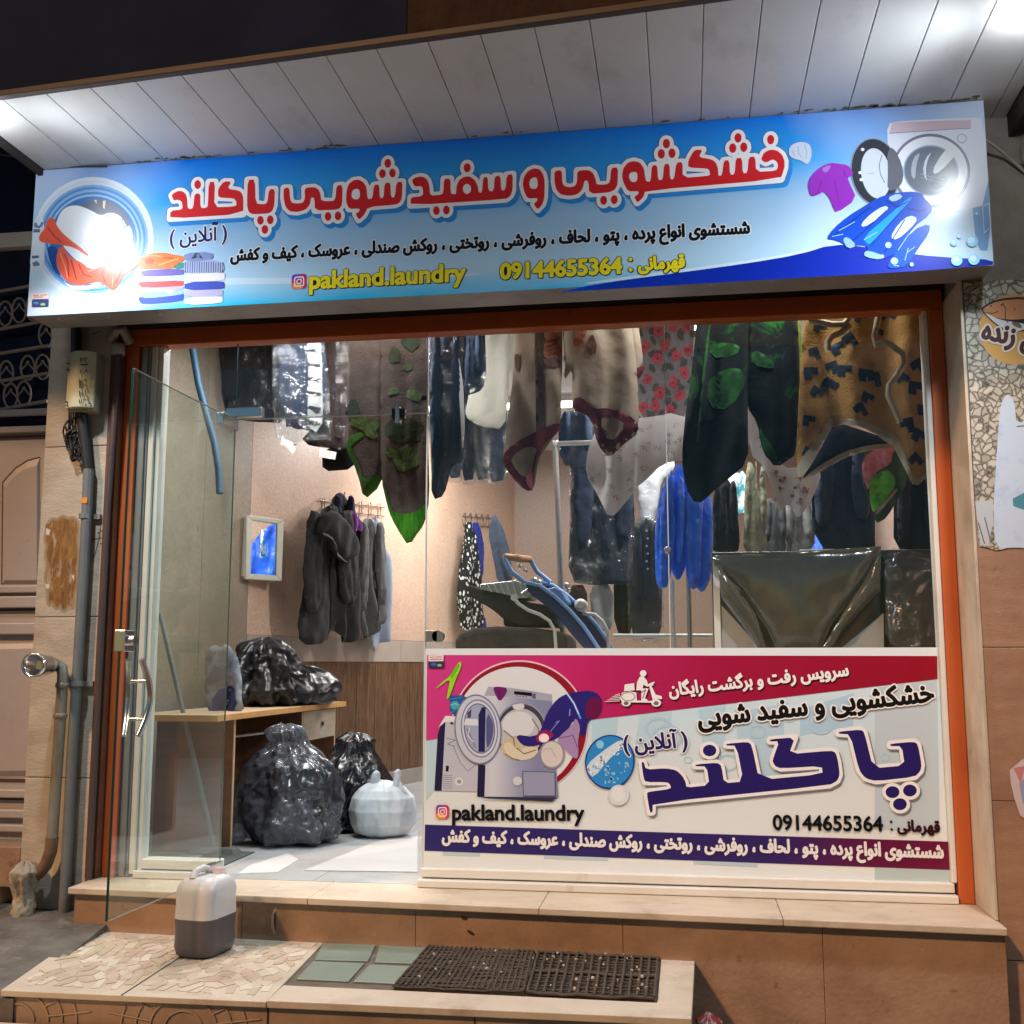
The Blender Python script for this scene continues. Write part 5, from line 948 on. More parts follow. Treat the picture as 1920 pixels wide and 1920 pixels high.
gk = M('green_black_blanket', (.006, .010, .010), .95, col2=(.02, .17, .022), vscale=3.0, stretch=(1.6, 1, .9), vlo=.52, vhi=.66, bump=.4, bscale=120, distort=1.8, spec=.2, sheen=.1, thru=.2); gk2 = M('green_black_plain', (.007, .011, .012), .95, col2=(.012, .045, .02), vscale=4, vlo=.5, vhi=.75, bump=.4, bscale=120, spec=.2, thru=.2); lg = weave('leaf_edge_green', (.02, .13, .022), (.006, .035, .010), vs=17); yg = weave('yellow_green_lining', (.30, .34, .05), (.16, .24, .03), vs=30)
c = hang('blanket', 'black blanket with dark green leaf pattern hanging in two long folds', 'blanket', PY(.40), [(1312, 540), (1408, 540), (1405, 700), (1402, 780), (1403, 868), (1350, 915), (1304, 946), (1285, 915), (1278, 860), (1285, 780), (1298, 690)], gk, 'blankets hung up behind the window', 'front_fold', depth=.055, amp=.03, wl=.2, seed=7)
mb = MB(); c.patch(mb, [(1280, 850), (1300, 790), (1395, 780), (1403, 868), (1350, 915), (1304, 946), (1285, 915)], gk2, d=.003)
c.patch(mb, [(1328, 610), (1333, 610), (1318, 740), (1310, 830), (1306, 830), (1314, 730)], lg, d=.006)
for q in ([(1330, 700), (1385, 690), (1400, 720), (1370, 770), (1325, 760)], [(1330, 640), (1390, 650), (1380, 672), (1330, 668)]): c.patch(mb, q, lg, d=.002)
mb.build('leaf_print', c.root)
c2 = Cloth(PY(.43), [(1404, 540), (1492, 540), (1500, 690), (1497, 850), (1455, 878), (1430, 850), (1420, 790), (1400, 764), (1398, 690)], depth=.05, amp=.035, wl=.17, seed=8); c2.build('front_fold', gk, c.root)
mb = MB(); c2.patch(mb, [(1400, 700), (1432, 715), (1490, 760), (1497, 850), (1455, 878), (1430, 850), (1420, 790), (1400, 764)], gk2, d=.003); c2.patch(mb, [(1424, 800), (1432, 822), (1458, 860), (1452, 868), (1432, 850), (1422, 820)], lg, d=.007); c2.patch(mb, [(1408, 660), (1448, 680), (1450, 700), (1408, 690)], lg, d=.006); mb.build('leaf_print', c.root)
c3 = Cloth(PY(.5), [(1468, 540), (1492, 540), (1505, 640), (1503, 760), (1490, 770), (1480, 660)], depth=.03, amp=.015, seed=9); c3.build('lining', yg, c.root)

ye = weave('ochre_blanket', (.37, .205, .055), (.43, .25, .08), vs=10, bump=.5, bs=120); nv = weave('navy_figure', (.018, .028, .05), (.025, .045, .07), vs=16); cr = weave('cream_hem', (.38, .33, .24), (.31, .26, .18), vs=14)
c = hang('blanket', 'ochre blanket with dark blue hook pattern and cream hem by the right post', 'blanket', PY(.30), [(1516, 540), (1742, 540), (1743, 640), (1743, 885), (1712, 916), (1700, 880), (1680, 832), (1668, 818), (1562, 786), (1530, 850), (1498, 905), (1492, 870), (1500, 700), (1506, 620)], ye, 'blankets hung up behind the window', 'front_fold', depth=.05, amp=.022, wl=.3, seed=10, res=.018)
mb = MB(); rr = random.Random(4)
for x, y, r in ((1538, 612, 20), (1612, 596, 10), (1570, 655, -20), (1532, 735, 30), (1528, 662, 70), (1582, 698, 10), (1555, 722, 40), (1622, 705, 5), (1640, 712, 80), (1626, 748, 20), (1612, 772, 60), (1560, 690, 80), (1516, 790, 10), (1645, 625, 15), (1690, 712, 40), (1716, 730, 10), (1720, 690, 60), (1722, 820, 30), (1700, 800, 80), (1730, 770, 0), (1715, 865, 50), (1592, 640, 60), (1520, 700, 0), (1735, 600, 20), (1665, 590, 40), (1516, 850, 30)):
    a_ = R_(r); ca, sa = math.cos(a_), math.sin(a_); k = rr.uniform(.85, 1.15)
    c.patch(mb, [(x + (p * ca - q * sa) * k, y + (p * sa + q * ca) * k) for p, q in ((-13, -10), (13, -11), (13, 1), (1, 1), (2, 12), (-11, 12), (-13, 2))], nv, sm=0, d=.002)
mb.build('hook_pattern', c.root)
mb = MB(); c.patch(mb, [(1498, 905), (1490, 876), (1530, 825), (1556, 782), (1568, 783), (1560, 800), (1530, 858)], cr, d=.006); c.patch(mb, [(1556, 780), (1670, 806), (1684, 826), (1704, 880), (1714, 905), (1742, 880), (1743, 890), (1712, 918), (1694, 880), (1668, 822), (1562, 790)], cr, d=.006); mb.build('hem', c.root)
mb = MB()
def roll(pts, wid, d0):
    P = [c.pl.W(*c.pl.uz(*p), .08) for p in pts]; vs = []
    for i, p in enumerate(P):
        t = (P[min(i + 1, len(P) - 1)] - P[max(i - 1, 0)]).normalized(); n_ = Vector((t.z, 0, -t.x))
        for j in range(7): s_ = j / 6 - .5; vs.append(p + n_ * (wid * s_) + Vector((0, -d0 * (1 - 4 * s_ * s_), 0)))
    mb.add(vs, [(i * 7 + j, i * 7 + j + 1, i * 7 + j + 8, i * 7 + j + 7) for i in range(len(P) - 1) for j in range(6)], cr, True)
roll([(1512, 612), (1530, 612), (1555, 618), (1578, 617), (1588, 606), (1590, 588), (1588, 560)], .032, .02); roll([(1549, 668), (1548, 650), (1556, 640), (1574, 632), (1588, 618)], .03, .015)
roll([(1636, 655), (1650, 648), (1665, 655), (1675, 663), (1688, 672), (1690, 690), (1676, 712), (1662, 730), (1660, 748), (1672, 775), (1682, 800)], .03, .02); roll([(1640, 560), (1642, 600), (1634, 640), (1640, 660)], .028, .015)
mb.build('turned_edge', c.root)
c2 = Cloth(PY(.40), [(1560, 788), (1672, 825), (1680, 838), (1625, 842), (1580, 855), (1530, 885), (1500, 905), (1530, 850)], depth=.015, amp=.01, seed=11); c2.build('lining', weave('navy_lining', (.012, .02, .04), (.02, .032, .055), vs=12), c.root); mb = MB(); c2.patch(mb, [(1500, 903), (1530, 878), (1580, 848), (1625, 836), (1680, 832), (1680, 840), (1625, 846), (1580, 860), (1530, 890), (1502, 908)], cr); mb.build('hem', c.root)
c = hang('towel', 'pink and bright green towel hanging behind the ochre blanket', 'towel', PY(.55), [(1622, 838), (1690, 825), (1692, 868), (1702, 905), (1662, 972), (1642, 982), (1632, 945), (1614, 900)], weave('dark_green_back', (.05, .075, .03), (.08, .11, .045), vs=14), depth=.04, amp=.02, wl=.12, seed=12)
mb = MB(); c.patch(mb, [(1614, 862), (1650, 835), (1690, 830), (1672, 850), (1670, 872), (1640, 885), (1626, 925), (1618, 900)], weave('coral_pink', (.42, .10, .14), (.55, .22, .26), vs=18)); c.patch(mb, [(1630, 895), (1660, 882), (1676, 892), (1680, 912), (1660, 935), (1640, 962), (1632, 958), (1628, 925)], weave('bright_green', (.04, .36, .03), (.20, .46, .05), vs=12, stretch=(1, 1, 2)), d=.006); c.patch(mb, [(1640, 960), (1660, 938), (1681, 914), (1683, 920), (1662, 945), (1642, 968)], cr, d=.008)
mb.build('towel_pattern', c.root)
gf = weave('grey_blanket', (.17, .155, .165), (.24, .22, .22), vs=26, bump=.5, bs=120); rd = weave('red_flower', (.42, .03, .055), (.5, .09, .10), vs=22); gd = weave('dark_leaf_print', (.07, .07, .06), (.11, .10, .08), vs=26)  # the dark leaves belong to the printed flower pattern
c = hang('blanket', 'grey blanket scattered with red flowers behind the rose blanket', 'blanket', PY(1.3), [(1188, 540), (1306, 540), (1298, 700), (1290, 782), (1240, 784), (1198, 782), (1190, 700)], gf, 'blankets hung up behind the window', depth=.04, amp=.03, wl=.35, seed=13)
mb = MB()
for x, y in ((1210, 605), (1235, 620), (1262, 612), (1286, 615), (1208, 650), (1233, 672), (1268, 668), (1215, 712), (1238, 735), (1262, 715), (1282, 700), (1206, 765), (1228, 760), (1255, 770), (1246, 645), (1290, 660), (1275, 740)):
    c.blotch(mb, x, y, 9.5, 11, rd, wob=.35, seed=x); c.blotch(mb, x + 14, y + 14, 6, 9, gd, 40, d=.003, seed=x); c.blotch(mb, x - 10, y + 18, 5, 9, gd, -30, d=.003, seed=x + 2); c.blotch(mb, x, y, 2.5, 3, gd, d=.007)
mb.build('flower_print', c.root)
ws = weave('white_floral_sheet', (.60, .57, .57), (.55, .51, .52), vs=5, bump=.15, bs=90); tw = weave('twig_print', (.20, .17, .17), (.3, .2, .2), vs=10); rb = weave('rosebud_print', (.34, .12, .15), (.28, .1, .12), vs=10)
def sprigs(c, poly, n, seed, red=False):
    rr = random.Random(seed); mb = MB(); xs = [p[0] for p in poly]; ys = [p[1] for p in poly]; k = 0; t = 0
    while k < n and t < 500:
        t += 1; x, y = rr.uniform(min(xs) + 6, max(xs) - 6), rr.uniform(min(ys) + 8, max(ys) - 8)
        if c.dist(*c.pl.uz(x, y)) < .03 or winding([c.pl.uz(x, y)], [c.o])[0] <= 0: continue
        a_ = rr.uniform(0, 6.28); k += 1
        for q in range(3): b_ = a_ + (q - 1) * .7; c.patch(mb, [(x, y), (x + 9 * math.cos(b_) - 1, y + 9 * math.sin(b_)), (x + 9 * math.cos(b_) + 1, y + 9 * math.sin(b_) + 1.4)], tw, sm=0, d=.003)
        if red: c.blotch(mb, x, y, 3.6, 3.2, rb, d=.005)
    mb.build('sprig_print', c.root)
P = [(1120, 800), (1292, 768), (1292, 862), (1238, 872), (1210, 900), (1180, 932), (1143, 975), (1122, 930), (1098, 890), (1103, 840)]
c = hang('bed_sheet', 'white floral sheet with one long pointed corner below the rose blanket', 'sheet', PY(1.1), P, ws, 'white floral sheets', depth=.04, amp=.04, wl=.2, seed=14); sprigs(c, P, 34, 3)
P = [(1402, 720), (1428, 750), (1450, 860), (1482, 880), (1536, 868), (1540, 900), (1515, 950), (1495, 975), (1480, 942), (1463, 958), (1445, 905), (1430, 872), (1406, 850)]
c = hang('bed_sheet', 'white sheet with red rosebuds showing below the black and green blanket', 'sheet', PY(.75), P, ws, 'white floral sheets', depth=.03, amp=.03, wl=.16, seed=15); sprigs(c, P, 20, 8, True)

# ================================================================== clothes in plastic, high on the left
blk = weave('black_cloth', (.010, .010, .013), (.016, .016, .02), vs=5, bs=14); nav = weave('navy_suit', (.010, .015, .032), (.016, .024, .046), vs=4, bs=14); nav2 = weave('slate_blue_cloth', (.024, .04, .075), (.034, .055, .095), vs=4, bs=14); brn = weave('dark_maroon_coat', (.035, .02, .018), (.05, .03, .026), vs=4, bs=14); crm = weave('cream_trousers', (.50, .48, .41), (.56, .54, .47), vs=3, bs=14); gry = weave('charcoal_cloth', (.05, .054, .058), (.075, .08, .082), vs=6, bs=14)
G = 'clothes hung in plastic covers'
hang('coat', 'black coat in the dark upper left corner above the door', 'coat', PY(1.75), [(408, 560), (545, 560), (548, 700), (540, 795), (470, 790), (415, 780)], blk, G, film=film_c, depth=.06, amp=.03, wl=.2, seed=20)
c = hang('shirt', 'striped grey shirt edge inside a long clear plastic cover above the door', 'shirt', PY(1.35), [(520, 560), (605, 560), (612, 700), (608, 790), (598, 812), (572, 806), (528, 800)], nav, G, film=film_m, fgrow=[(512, 560), (606, 560), (618, 740), (627, 805), (620, 824), (520, 832), (512, 780)], depth=.05, amp=.025, wl=.12, seed=21)
mb = MB(); c.patch(mb, [(578, 562), (598, 562), (604, 700), (606, 795), (594, 812), (580, 800)], weave('pale_grey_cloth', (.34, .34, .33), (.28, .28, .27), vs=8), sm=0)
for y in range(600, 800, 27): c.patch(mb, [(578, y), (602, y + 2), (602, y + 9), (579, y + 7)], blk, sm=0, d=.007)
mb.build('stripe', c.root)
hang('coat', 'dark brown coat between the plastic covers above the door', 'coat', PY(1.5), [(612, 560), (706, 560), (702, 700), (690, 800), (655, 846), (560, 832), (600, 790)], brn, G, film=film_c, depth=.06, amp=.03, wl=.18, seed=22)
hang('coat', 'dark navy coat behind the brown leaf blanket', 'coat', PY(1.2), [(668, 560), (800, 560), (802, 700), (795, 800), (668, 800)], nav, G, film=film_c, depth=.05, amp=.03, wl=.16, seed=23)
mb = MB(); c = Cloth(PY(1.9), [(604, 842), (662, 838), (664, 880), (604, 884)], depth=.03, amp=.01, seed=24); o = c.build('trousers', blk); tag(o, 'hem of black trousers beside a paper tag', 'trousers', G)
tg = M('paper_tag', (.66, .64, .62), .8, col2=(.5, .4, .4), vscale=60)
for k, (P, lab) in enumerate((([(528, 820), (558, 834), (550, 852), (536, 838), (526, 834)], 'white paper laundry tag hanging under the striped shirt cover'), ([(600, 842), (631, 848), (629, 862), (599, 857)], 'white paper laundry tag hanging over the black trousers'))):
    c = Cloth(PY(1.25), P, depth=.001, amp=.006, wl=.05, seed=k, sm=0, res=.015, crump=.004); o = c.build('paper_tag', tg); tag(o, lab, 'tag', 'paper laundry tags')
c = hang('suit', 'navy suit in clear plastic hanging left of the beige rose blanket', 'suit', PY(1.0), [(802, 560), (868, 560), (872, 700), (872, 860), (846, 878), (832, 930), (813, 938), (806, 850)], nav, G, film=film_c, depth=.06, amp=.03, wl=.14, seed=25)
hang('jacket', 'slate blue jacket in plastic with its white lining edge showing', 'jacket', PY(1.15), [(852, 560), (908, 560), (912, 690), (906, 732), (872, 742), (858, 700)], nav2, G, film=film_c, depth=.05, amp=.02, wl=.13, seed=26)
c = Cloth(PY(.93), [(850, 560), (856, 640), (868, 720), (871, 800), (867, 850), (864, 800), (860, 720), (850, 650)], depth=.006, amp=.01, seed=3, res=.02); o = c.build('dust_cover', weave('white_piping', (.55, .6, .62))); tag(o, 'thin white dust cover edge over the navy suit', 'cover')
hang('trousers', 'cream trousers folded over a hanger beside the rose blanket', 'trousers', PY(1.45), [(884, 560), (978, 560), (966, 640), (956, 720), (945, 805), (900, 800), (872, 782), (880, 740)], crm, G, depth=.05, amp=.03, wl=.22, seed=27)
hang('coat', 'long dark blue coat in clear plastic behind the pipe rack', 'coat', PY(2.3), [(1066, 800), (1180, 800), (1190, 960), (1196, 1094), (1120, 1098), (1066, 1090), (1068, 950)], nav, G, film=film_m, depth=.08, amp=.05, wl=.16, seed=28)
hang('coat', 'blue coat shoulder inside a glossy plastic cover above the pipe rack', 'coat', PY(1.9), [(1046, 775), (1105, 765), (1115, 840), (1100, 878), (1050, 872)], nav2, G, film=film_m, depth=.05, amp=.03, wl=.12, seed=29)
for k, (P, m_, lab) in enumerate((([(1066, 1098), (1100, 1096), (1104, 1180), (1072, 1178)], brn, 'brown trouser leg below the long blue coat'), ([(1104, 1098), (1150, 1096), (1150, 1185), (1112, 1182)], weave('grey_trousers', (.26, .28, .29), (.32, .33, .34), vs=5), 'pale grey trouser leg below the long blue coat'), ([(1150, 1060), (1190, 1050), (1188, 1190), (1152, 1186)], blk, 'black trouser leg beside the plastic covered grey suit'))):
    hang('trousers', lab, 'trousers', PY(2.2 + .1 * k), P, m_, G, depth=.04, amp=.015, wl=.1, seed=30 + k)
c = hang('suit', 'grey suit with pale buttons inside a shiny plastic cover left of the blue overalls', 'suit', PY(1.75), [(1188, 985), (1214, 972), (1238, 985), (1242, 1090), (1240, 1196), (1206, 1198), (1182, 1190), (1186, 1080)], gry, G, film=film_m, fgrow=[(1180, 985), (1214, 962), (1242, 985), (1246, 1190), (1232, 1206), (1180, 1206), (1176, 1100)], depth=.05, amp=.02, wl=.12, seed=33)
mb = MB()
for k in range(6): p = c.pl.W(*c.pl.uz(1214 + (k % 2) * 2, 1000 + k * 14), .13); mb.lathe((p.x, p.y, p.z), [(0, .007), (.004, .006)], M('pale_button', (.6, .6, .58), .3), 'y', 10)
mb.build('button', c.root)
sb = M('blue_satin', (.012, .17, .95), .36, col2=(.008, .11, .75), vscale=5, bump=1.0, bscale=13, spec=.6, sheen=.1, stretch=(1.6, 1.6, .55))
c = hang('overalls', 'bright blue satin overalls hanging by the counter', 'overalls', PY(1.40), [(1266, 866), (1284, 878), (1298, 932), (1296, 1000), (1288, 1060), (1272, 1092), (1258, 1070), (1256, 960)], sb, part='body', depth=.10, amp=.02, wl=.07, seed=34, crump=.02, crs=9, ridge=True, res=.012)
for k, (P, y) in enumerate((([(1246, 905), (1263, 876), (1270, 960), (1264, 1040), (1254, 1100), (1238, 1105), (1229, 1090), (1227, 1000), (1236, 930)], 1.34), ([(1284, 900), (1300, 936), (1320, 926), (1316, 1000), (1312, 1096), (1298, 1108), (1289, 1090), (1282, 1030)], 1.37), ([(1308, 932), (1333, 920), (1338, 1000), (1335, 1080), (1318, 1114), (1304, 1100), (1304, 1000)], 1.43), ([(1240, 930), (1252, 920), (1254, 1000), (1247, 1085), (1238, 1085), (1236, 1000)], 1.30), ([(1272, 885), (1284, 905), (1284, 990), (1278, 1060), (1268, 1050), (1268, 960)], 1.34))):
    Cloth(PY(y), P, depth=.028, amp=.016, wl=.06, seed=35 + k, soft=.035, crump=.016, crs=11, ridge=True, res=.011).build('sleeve' if k in (0, 3) else 'trouser_leg', sb, c.root)
oli = weave('olive_coat', (.15, .15, .10), (.20, .20, .14), vs=6); grs = weave('grey_check', (.12, .13, .13), (.19, .2, .2), vs=14)
for k, (P, m_, lab, y) in enumerate((([(1352, 905), (1366, 895), (1380, 940), (1388, 1010), (1384, 1036), (1350, 1040), (1332, 1030), (1334, 960)], blk, 'short black jacket right of the blue overalls', 1.9), ([(1400, 866), (1412, 868), (1424, 930), (1442, 1040), (1392, 1042), (1397, 950)], oli, 'olive green coat hanging over the counter', 2.1), ([(1436, 930), (1458, 945), (1478, 1042), (1438, 1042), (1430, 990)], gry, 'charcoal jacket right of the olive coat', 2.3), ([(1466, 960), (1500, 930), (1527, 950), (1528, 1036), (1468, 1042)], grs, 'grey patterned jacket behind the rosebud sheet', 2.4), ([(1518, 830), (1580, 815), (1642, 830), (1640, 1000), (1640, 1032), (1524, 1036)], nav, 'wide dark navy coat right of the grey patterned jacket', 1.9), ([(1676, 890), (1745, 870), (1766, 960), (1766, 1062), (1676, 1036)], blk, 'black coat against the right end of the window', 1.2))):
    hang('coat' if k in (1, 4, 5) else 'jacket', lab, 'coat' if k in (1, 4, 5) else 'jacket', PY(y), P, m_, 'clothes hanging behind the counter', depth=.06, amp=.03, wl=.13, seed=40 + k)
wsh = weave('white_wrapping', (.6, .62, .63), (.5, .53, .55), vs=9)
hang('garment', 'turquoise and white clothes wrapped on the back shelf by the olive coat', 'garment', PY(2.7), [(1365, 892), (1400, 880), (1402, 960), (1372, 965), (1366, 930)], M('turquoise_cloth', (.02, .22, .28), .8, col2=(.6, .65, .65), vscale=9, vlo=.45, vhi=.55), depth=.05, amp=.03, wl=.1, seed=50)
hang('garment', 'white wrapped clothes piled above the blue overalls', 'garment', PY(2.4), [(1195, 872), (1262, 850), (1266, 880), (1240, 900), (1232, 960), (1212, 1000), (1198, 960)], wsh, depth=.08, amp=.03, wl=.12, seed=51, film=film_c)

for k, (x0, x1, yb, m_, lab) in enumerate(((838, 868, 902, nav2, 'blue suit hem in a shiny plastic cover left of the rear row'), (864, 892, 906, nav, 'navy suit hem in a shiny plastic cover in the rear row'), (888, 918, 904, gry, 'charcoal suit hem in a shiny plastic cover in the rear row'), (914, 950, 908, nav, 'dark suit hem in a shiny plastic cover right of the rear row'))):
    hang('suit', lab, 'suit', PY(2.5 + .06 * (k % 2)), [(x0, 640), (x1, 640), (x1 + 1, 780), (x1, yb - 8), (x0 + 2, yb - 4), (x0, 780)], m_, 'suits in plastic covers in the rear row', film=film_m, fgrow=[(x0 - 4, 640), (x1 + 4, 640), (x1 + 5, 800), (x1 + 3, yb + 4), (x0 - 3, yb + 2), (x0 - 5, 800)], depth=.05, amp=.02, wl=.09, seed=60 + k, sleeves=False)
hang('robe', 'bright blue satin robe added deep in the shop to show in the wall mirror', 'robe', RawPlane((.95, 2.95), (-1, 0)), [(-.5, 2.12), (.45, 2.12), (.4, 2.6), (.1, 3.0), (-.2, 3.0), (-.5, 2.6)], sb, 'clothes hanging behind the counter', depth=.06, amp=.04, wl=.12, seed=77, crump=.02)  # added so the tilted mirror has something blue to reflect
# ================================================================== left wall: mirror, hook racks and coats
ivory = M('ivory_plastic', (.60, .60, .50), .35)
mir = M('mirror_glass', (.85, .87, .88), .02, 1.0)
_p = wplane(.03); _q = _p.W(*_p.uz(460, 1030)); _t = math.atan2(-.286, .958) - R_(13); w2 = Plane((_q.x, _q.y), (math.cos(_t), math.sin(_t)))      # hung at a slight angle to the wall
def wprism(mb, pts, pl, d0, d1, mat, sm=0):
    q = [pl.uz(*p) for p in (chaikin(pts, sm) if sm else pts)]; mb.hexa([pl.W(u, z, d0) for u, z in q], [pl.W(u, z, d1) for u, z in q], mat)
mt = thing('wall_mirror', 'small mirror in an ivory plastic frame on the left wall', 'mirror', w2.W(*w2.uz(494, 1090)))
mb = MB(); O = [(462, 970), (468, 965), (522, 973), (531, 980), (527, 1078), (520, 1090), (460, 1087), (456, 1080)]; I = [(470, 976), (517, 983), (515, 1079), (467, 1076)]
wprism(mb, O, w2, -.028, .006, ivory); fr_ = mb
for a_, b_ in (((462, 970), (470, 976)),): pass
oq = [w2.uz(*p) for p in ((459, 967), (529, 975), (525, 1090), (457, 1086))]; iq = [w2.uz(*p) for p in I]
for i in range(4): j = (i + 1) % 4; mb.hexa([w2.W(*oq[i], .006), w2.W(*oq[j], .006), w2.W(*iq[j], .006), w2.W(*iq[i], .006)], [w2.W(*oq[i], .022), w2.W(*oq[j], .022), w2.W(*iq[j], .020), w2.W(*iq[i], .020)], ivory)
mb.build('frame', mt, bevel=.006, seg=3)
mb = MB(); mb.add([w2.W(*p, .0085) for p in iq], [(0, 1, 2, 3)], mir); mb.build('glass', mt)
wire = M('hook_wire', (.22, .18, .15), .35, .9)
def rack(name, label, x0, x1, y, n, group, off=.05, drop=24):
    t = thing(name, label, 'hook rack', wplane(off).W(*wplane(off).uz((x0 + x1) / 2, y + 30)), group); p_, q_ = wplane(.012), wplane(off)
    mb = MB(); sl = (14 if x1 < 800 else 4) / max(1, x1 - x0)
    for dy in (0, 16): mb.tube([p_.W(*p_.uz(x0, y + dy)), p_.W(*p_.uz(x1, y + dy + sl * (x1 - x0)))], .0035, wire, 8)
    mb.build('rail', t)
    for k in range(n):
        x = x0 + (x1 - x0) * (k + .5) / n; yy = y + sl * (x - x0); mb = MB()
        mb.tube([p_.W(*p_.uz(x, yy + 16)), p_.W(*p_.uz(x, yy)), p_.W(*p_.uz(x - 1, yy - 7)), q_.W(*q_.uz(x - 3, yy - 6)), q_.W(*q_.uz(x - 5, yy + 4)), q_.W(*q_.uz(x - 6, yy + drop)), q_.W(*q_.uz(x - 2, yy + drop + 6)), q_.W(*q_.uz(x + 3, yy + drop))], .003, wire, 8); mb.build('hook', t)
rack('hook_rack', 'wire hook rack on the pink wall holding dark coats', 600, 722, 938, 7, 'wire hook racks')
rack('hook_rack', 'wire hook rack at the far end holding a patterned dress', 868, 922, 968, 5, 'wire hook racks', drop=12)
dkc = weave('dark_grey_fleece', (.022, .023, .022), (.037, .038, .036), vs=9, bump=.5, bs=110); nvc = weave('navy_hood', (.014, .015, .035), (.02, .022, .05), vs=8); grc = weave('grey_wool', (.10, .105, .105), (.15, .155, .15), vs=10, bs=120); lbl = weave('pale_blue_shirt', (.32, .38, .48), (.40, .45, .55), vs=4, bs=160); pur = weave('purple_scarf', (.12, .02, .17), (.2, .05, .25), vs=12)
G2 = 'clothes on the wire hook rack'
c = hang('hooded_coat', 'long dark grey fleece coat with a hood on the wall rack', 'coat', wplane(.22), [(602, 958), (620, 945), (640, 955), (664, 1000), (670, 1045), (672, 1120), (674, 1190), (660, 1205), (640, 1204), (622, 1172), (612, 1206), (566, 1210), (562, 1150), (574, 1085), (576, 1030), (588, 985)], dkc, G2, depth=.10, amp=.035, wl=.19, seed=70, soft=.09, crump=.012)
c2 = Cloth(wplane(.34), [(592, 1000), (604, 965), (625, 955), (650, 985), (664, 1010), (668, 1040), (650, 1052), (632, 1050), (620, 1020), (608, 998)], depth=.06, amp=.02, wl=.15, seed=71); c2.build('hood', dkc, c.root)
mb = MB(); c2.patch(mb, [(592, 1003), (606, 997), (618, 1012), (628, 1046), (645, 1052), (640, 1055), (624, 1052), (612, 1016), (602, 1006)], grc, d=.006); mb.build('hood_edge', c.root)
c = hang('hooded_jacket', 'navy hooded jacket tucked behind the dark grey coat', 'jacket', wplane(.16), [(620, 936), (634, 923), (646, 926), (656, 960), (668, 1010), (668, 1050), (652, 1020), (640, 985), (624, 960)], nvc, G2, depth=.06, amp=.02, wl=.1, seed=72)
hang('scarf', 'purple scarf peeking out between two coats on the wall rack', 'scarf', wplane(.24), [(655, 955), (668, 962), (682, 990), (676, 998), (668, 990), (662, 1002), (656, 985)], pur, G2, depth=.04, amp=.02, wl=.08, seed=73)
c = hang('jacket', 'grey wool jacket with folded sleeve beside the dark coats', 'jacket', wplane(.18), [(668, 985), (690, 968), (704, 990), (716, 1050), (722, 1130), (726, 1165), (705, 1180), (690, 1200), (672, 1190), (668, 1080)], grc, G2, depth=.08, amp=.03, wl=.14, seed=74)
mb = MB(); c.patch(mb, [(690, 1070), (712, 1100), (716, 1115), (705, 1105), (695, 1090), (688, 1078)], weave('pale_lining', (.4, .41, .4)), d=.006); mb.build('lining', c.root)
c = hang('shirt', 'pale blue shirt at the right end of the wall rack', 'shirt', wplane(.11), [(694, 972), (706, 970), (718, 1010), (732, 1060), (739, 1112), (728, 1114), (731, 1200), (712, 1206), (696, 1224), (690, 1180), (690, 1080)], lbl, G2, depth=.06, amp=.03, wl=.13, seed=75)
dr = M('spotted_dress_cloth', (.012, .012, .012), .9, spec=.2); nt = dr.node_tree; tc = nt.nodes.new('ShaderNodeTexCoord'); mp = nt.nodes.new('ShaderNodeMapping'); mp.inputs['Scale'].default_value = (1, 1, .62); vo = nt.nodes.new('ShaderNodeTexVoronoi'); vo.inputs['Scale'].default_value = 34; rp = nt.nodes.new('ShaderNodeValToRGB'); rp.color_ramp.interpolation = 'CONSTANT'; rp.color_ramp.elements[0].color = (.62, .61, .58, 1); rp.color_ramp.elements[1].color = (.012, .012, .012, 1); rp.color_ramp.elements[1].position = .36
nt.links.new(tc.outputs['Object'], mp.inputs[0]); nt.links.new(mp.outputs[0], vo.inputs['Vector']); nt.links.new(vo.outputs[0], rp.inputs[0]); nt.links.new(rp.outputs[0], nt.nodes['Principled BSDF'].inputs['Base Color'])
G3 = 'clothes on the far hook rack'
hang('dress', 'black dress with white spots on the far wall rack', 'dress', wplane(.14), [(872, 980), (884, 978), (892, 1010), (900, 1060), (902, 1120), (908, 1178), (868, 1184), (866, 1150), (856, 1148), (866, 1050)], dr, G3, depth=.06, amp=.03, wl=.12, seed=80)
hang('dress', 'royal blue dress behind the spotted black dress', 'dress', wplane(.07), [(884, 980), (898, 980), (908, 1030), (907, 1060), (900, 1110), (905, 1150), (914, 1178), (894, 1180), (890, 1080)], weave('royal_blue', (.015, .02, .24), (.02, .03, .3), vs=5), G3, depth=.04, amp=.02, wl=.1, seed=81)
hang('trousers', 'dark denim trousers hanging by the corner behind the press', 'trousers', PY(4.6), [(926, 958), (944, 990), (956, 1036), (964, 1092), (934, 1096), (924, 1040), (915, 1000)], weave('dark_denim', (.022, .028, .045), (.035, .045, .07), vs=8), G3, depth=.06, amp=.02, wl=.12, seed=82)

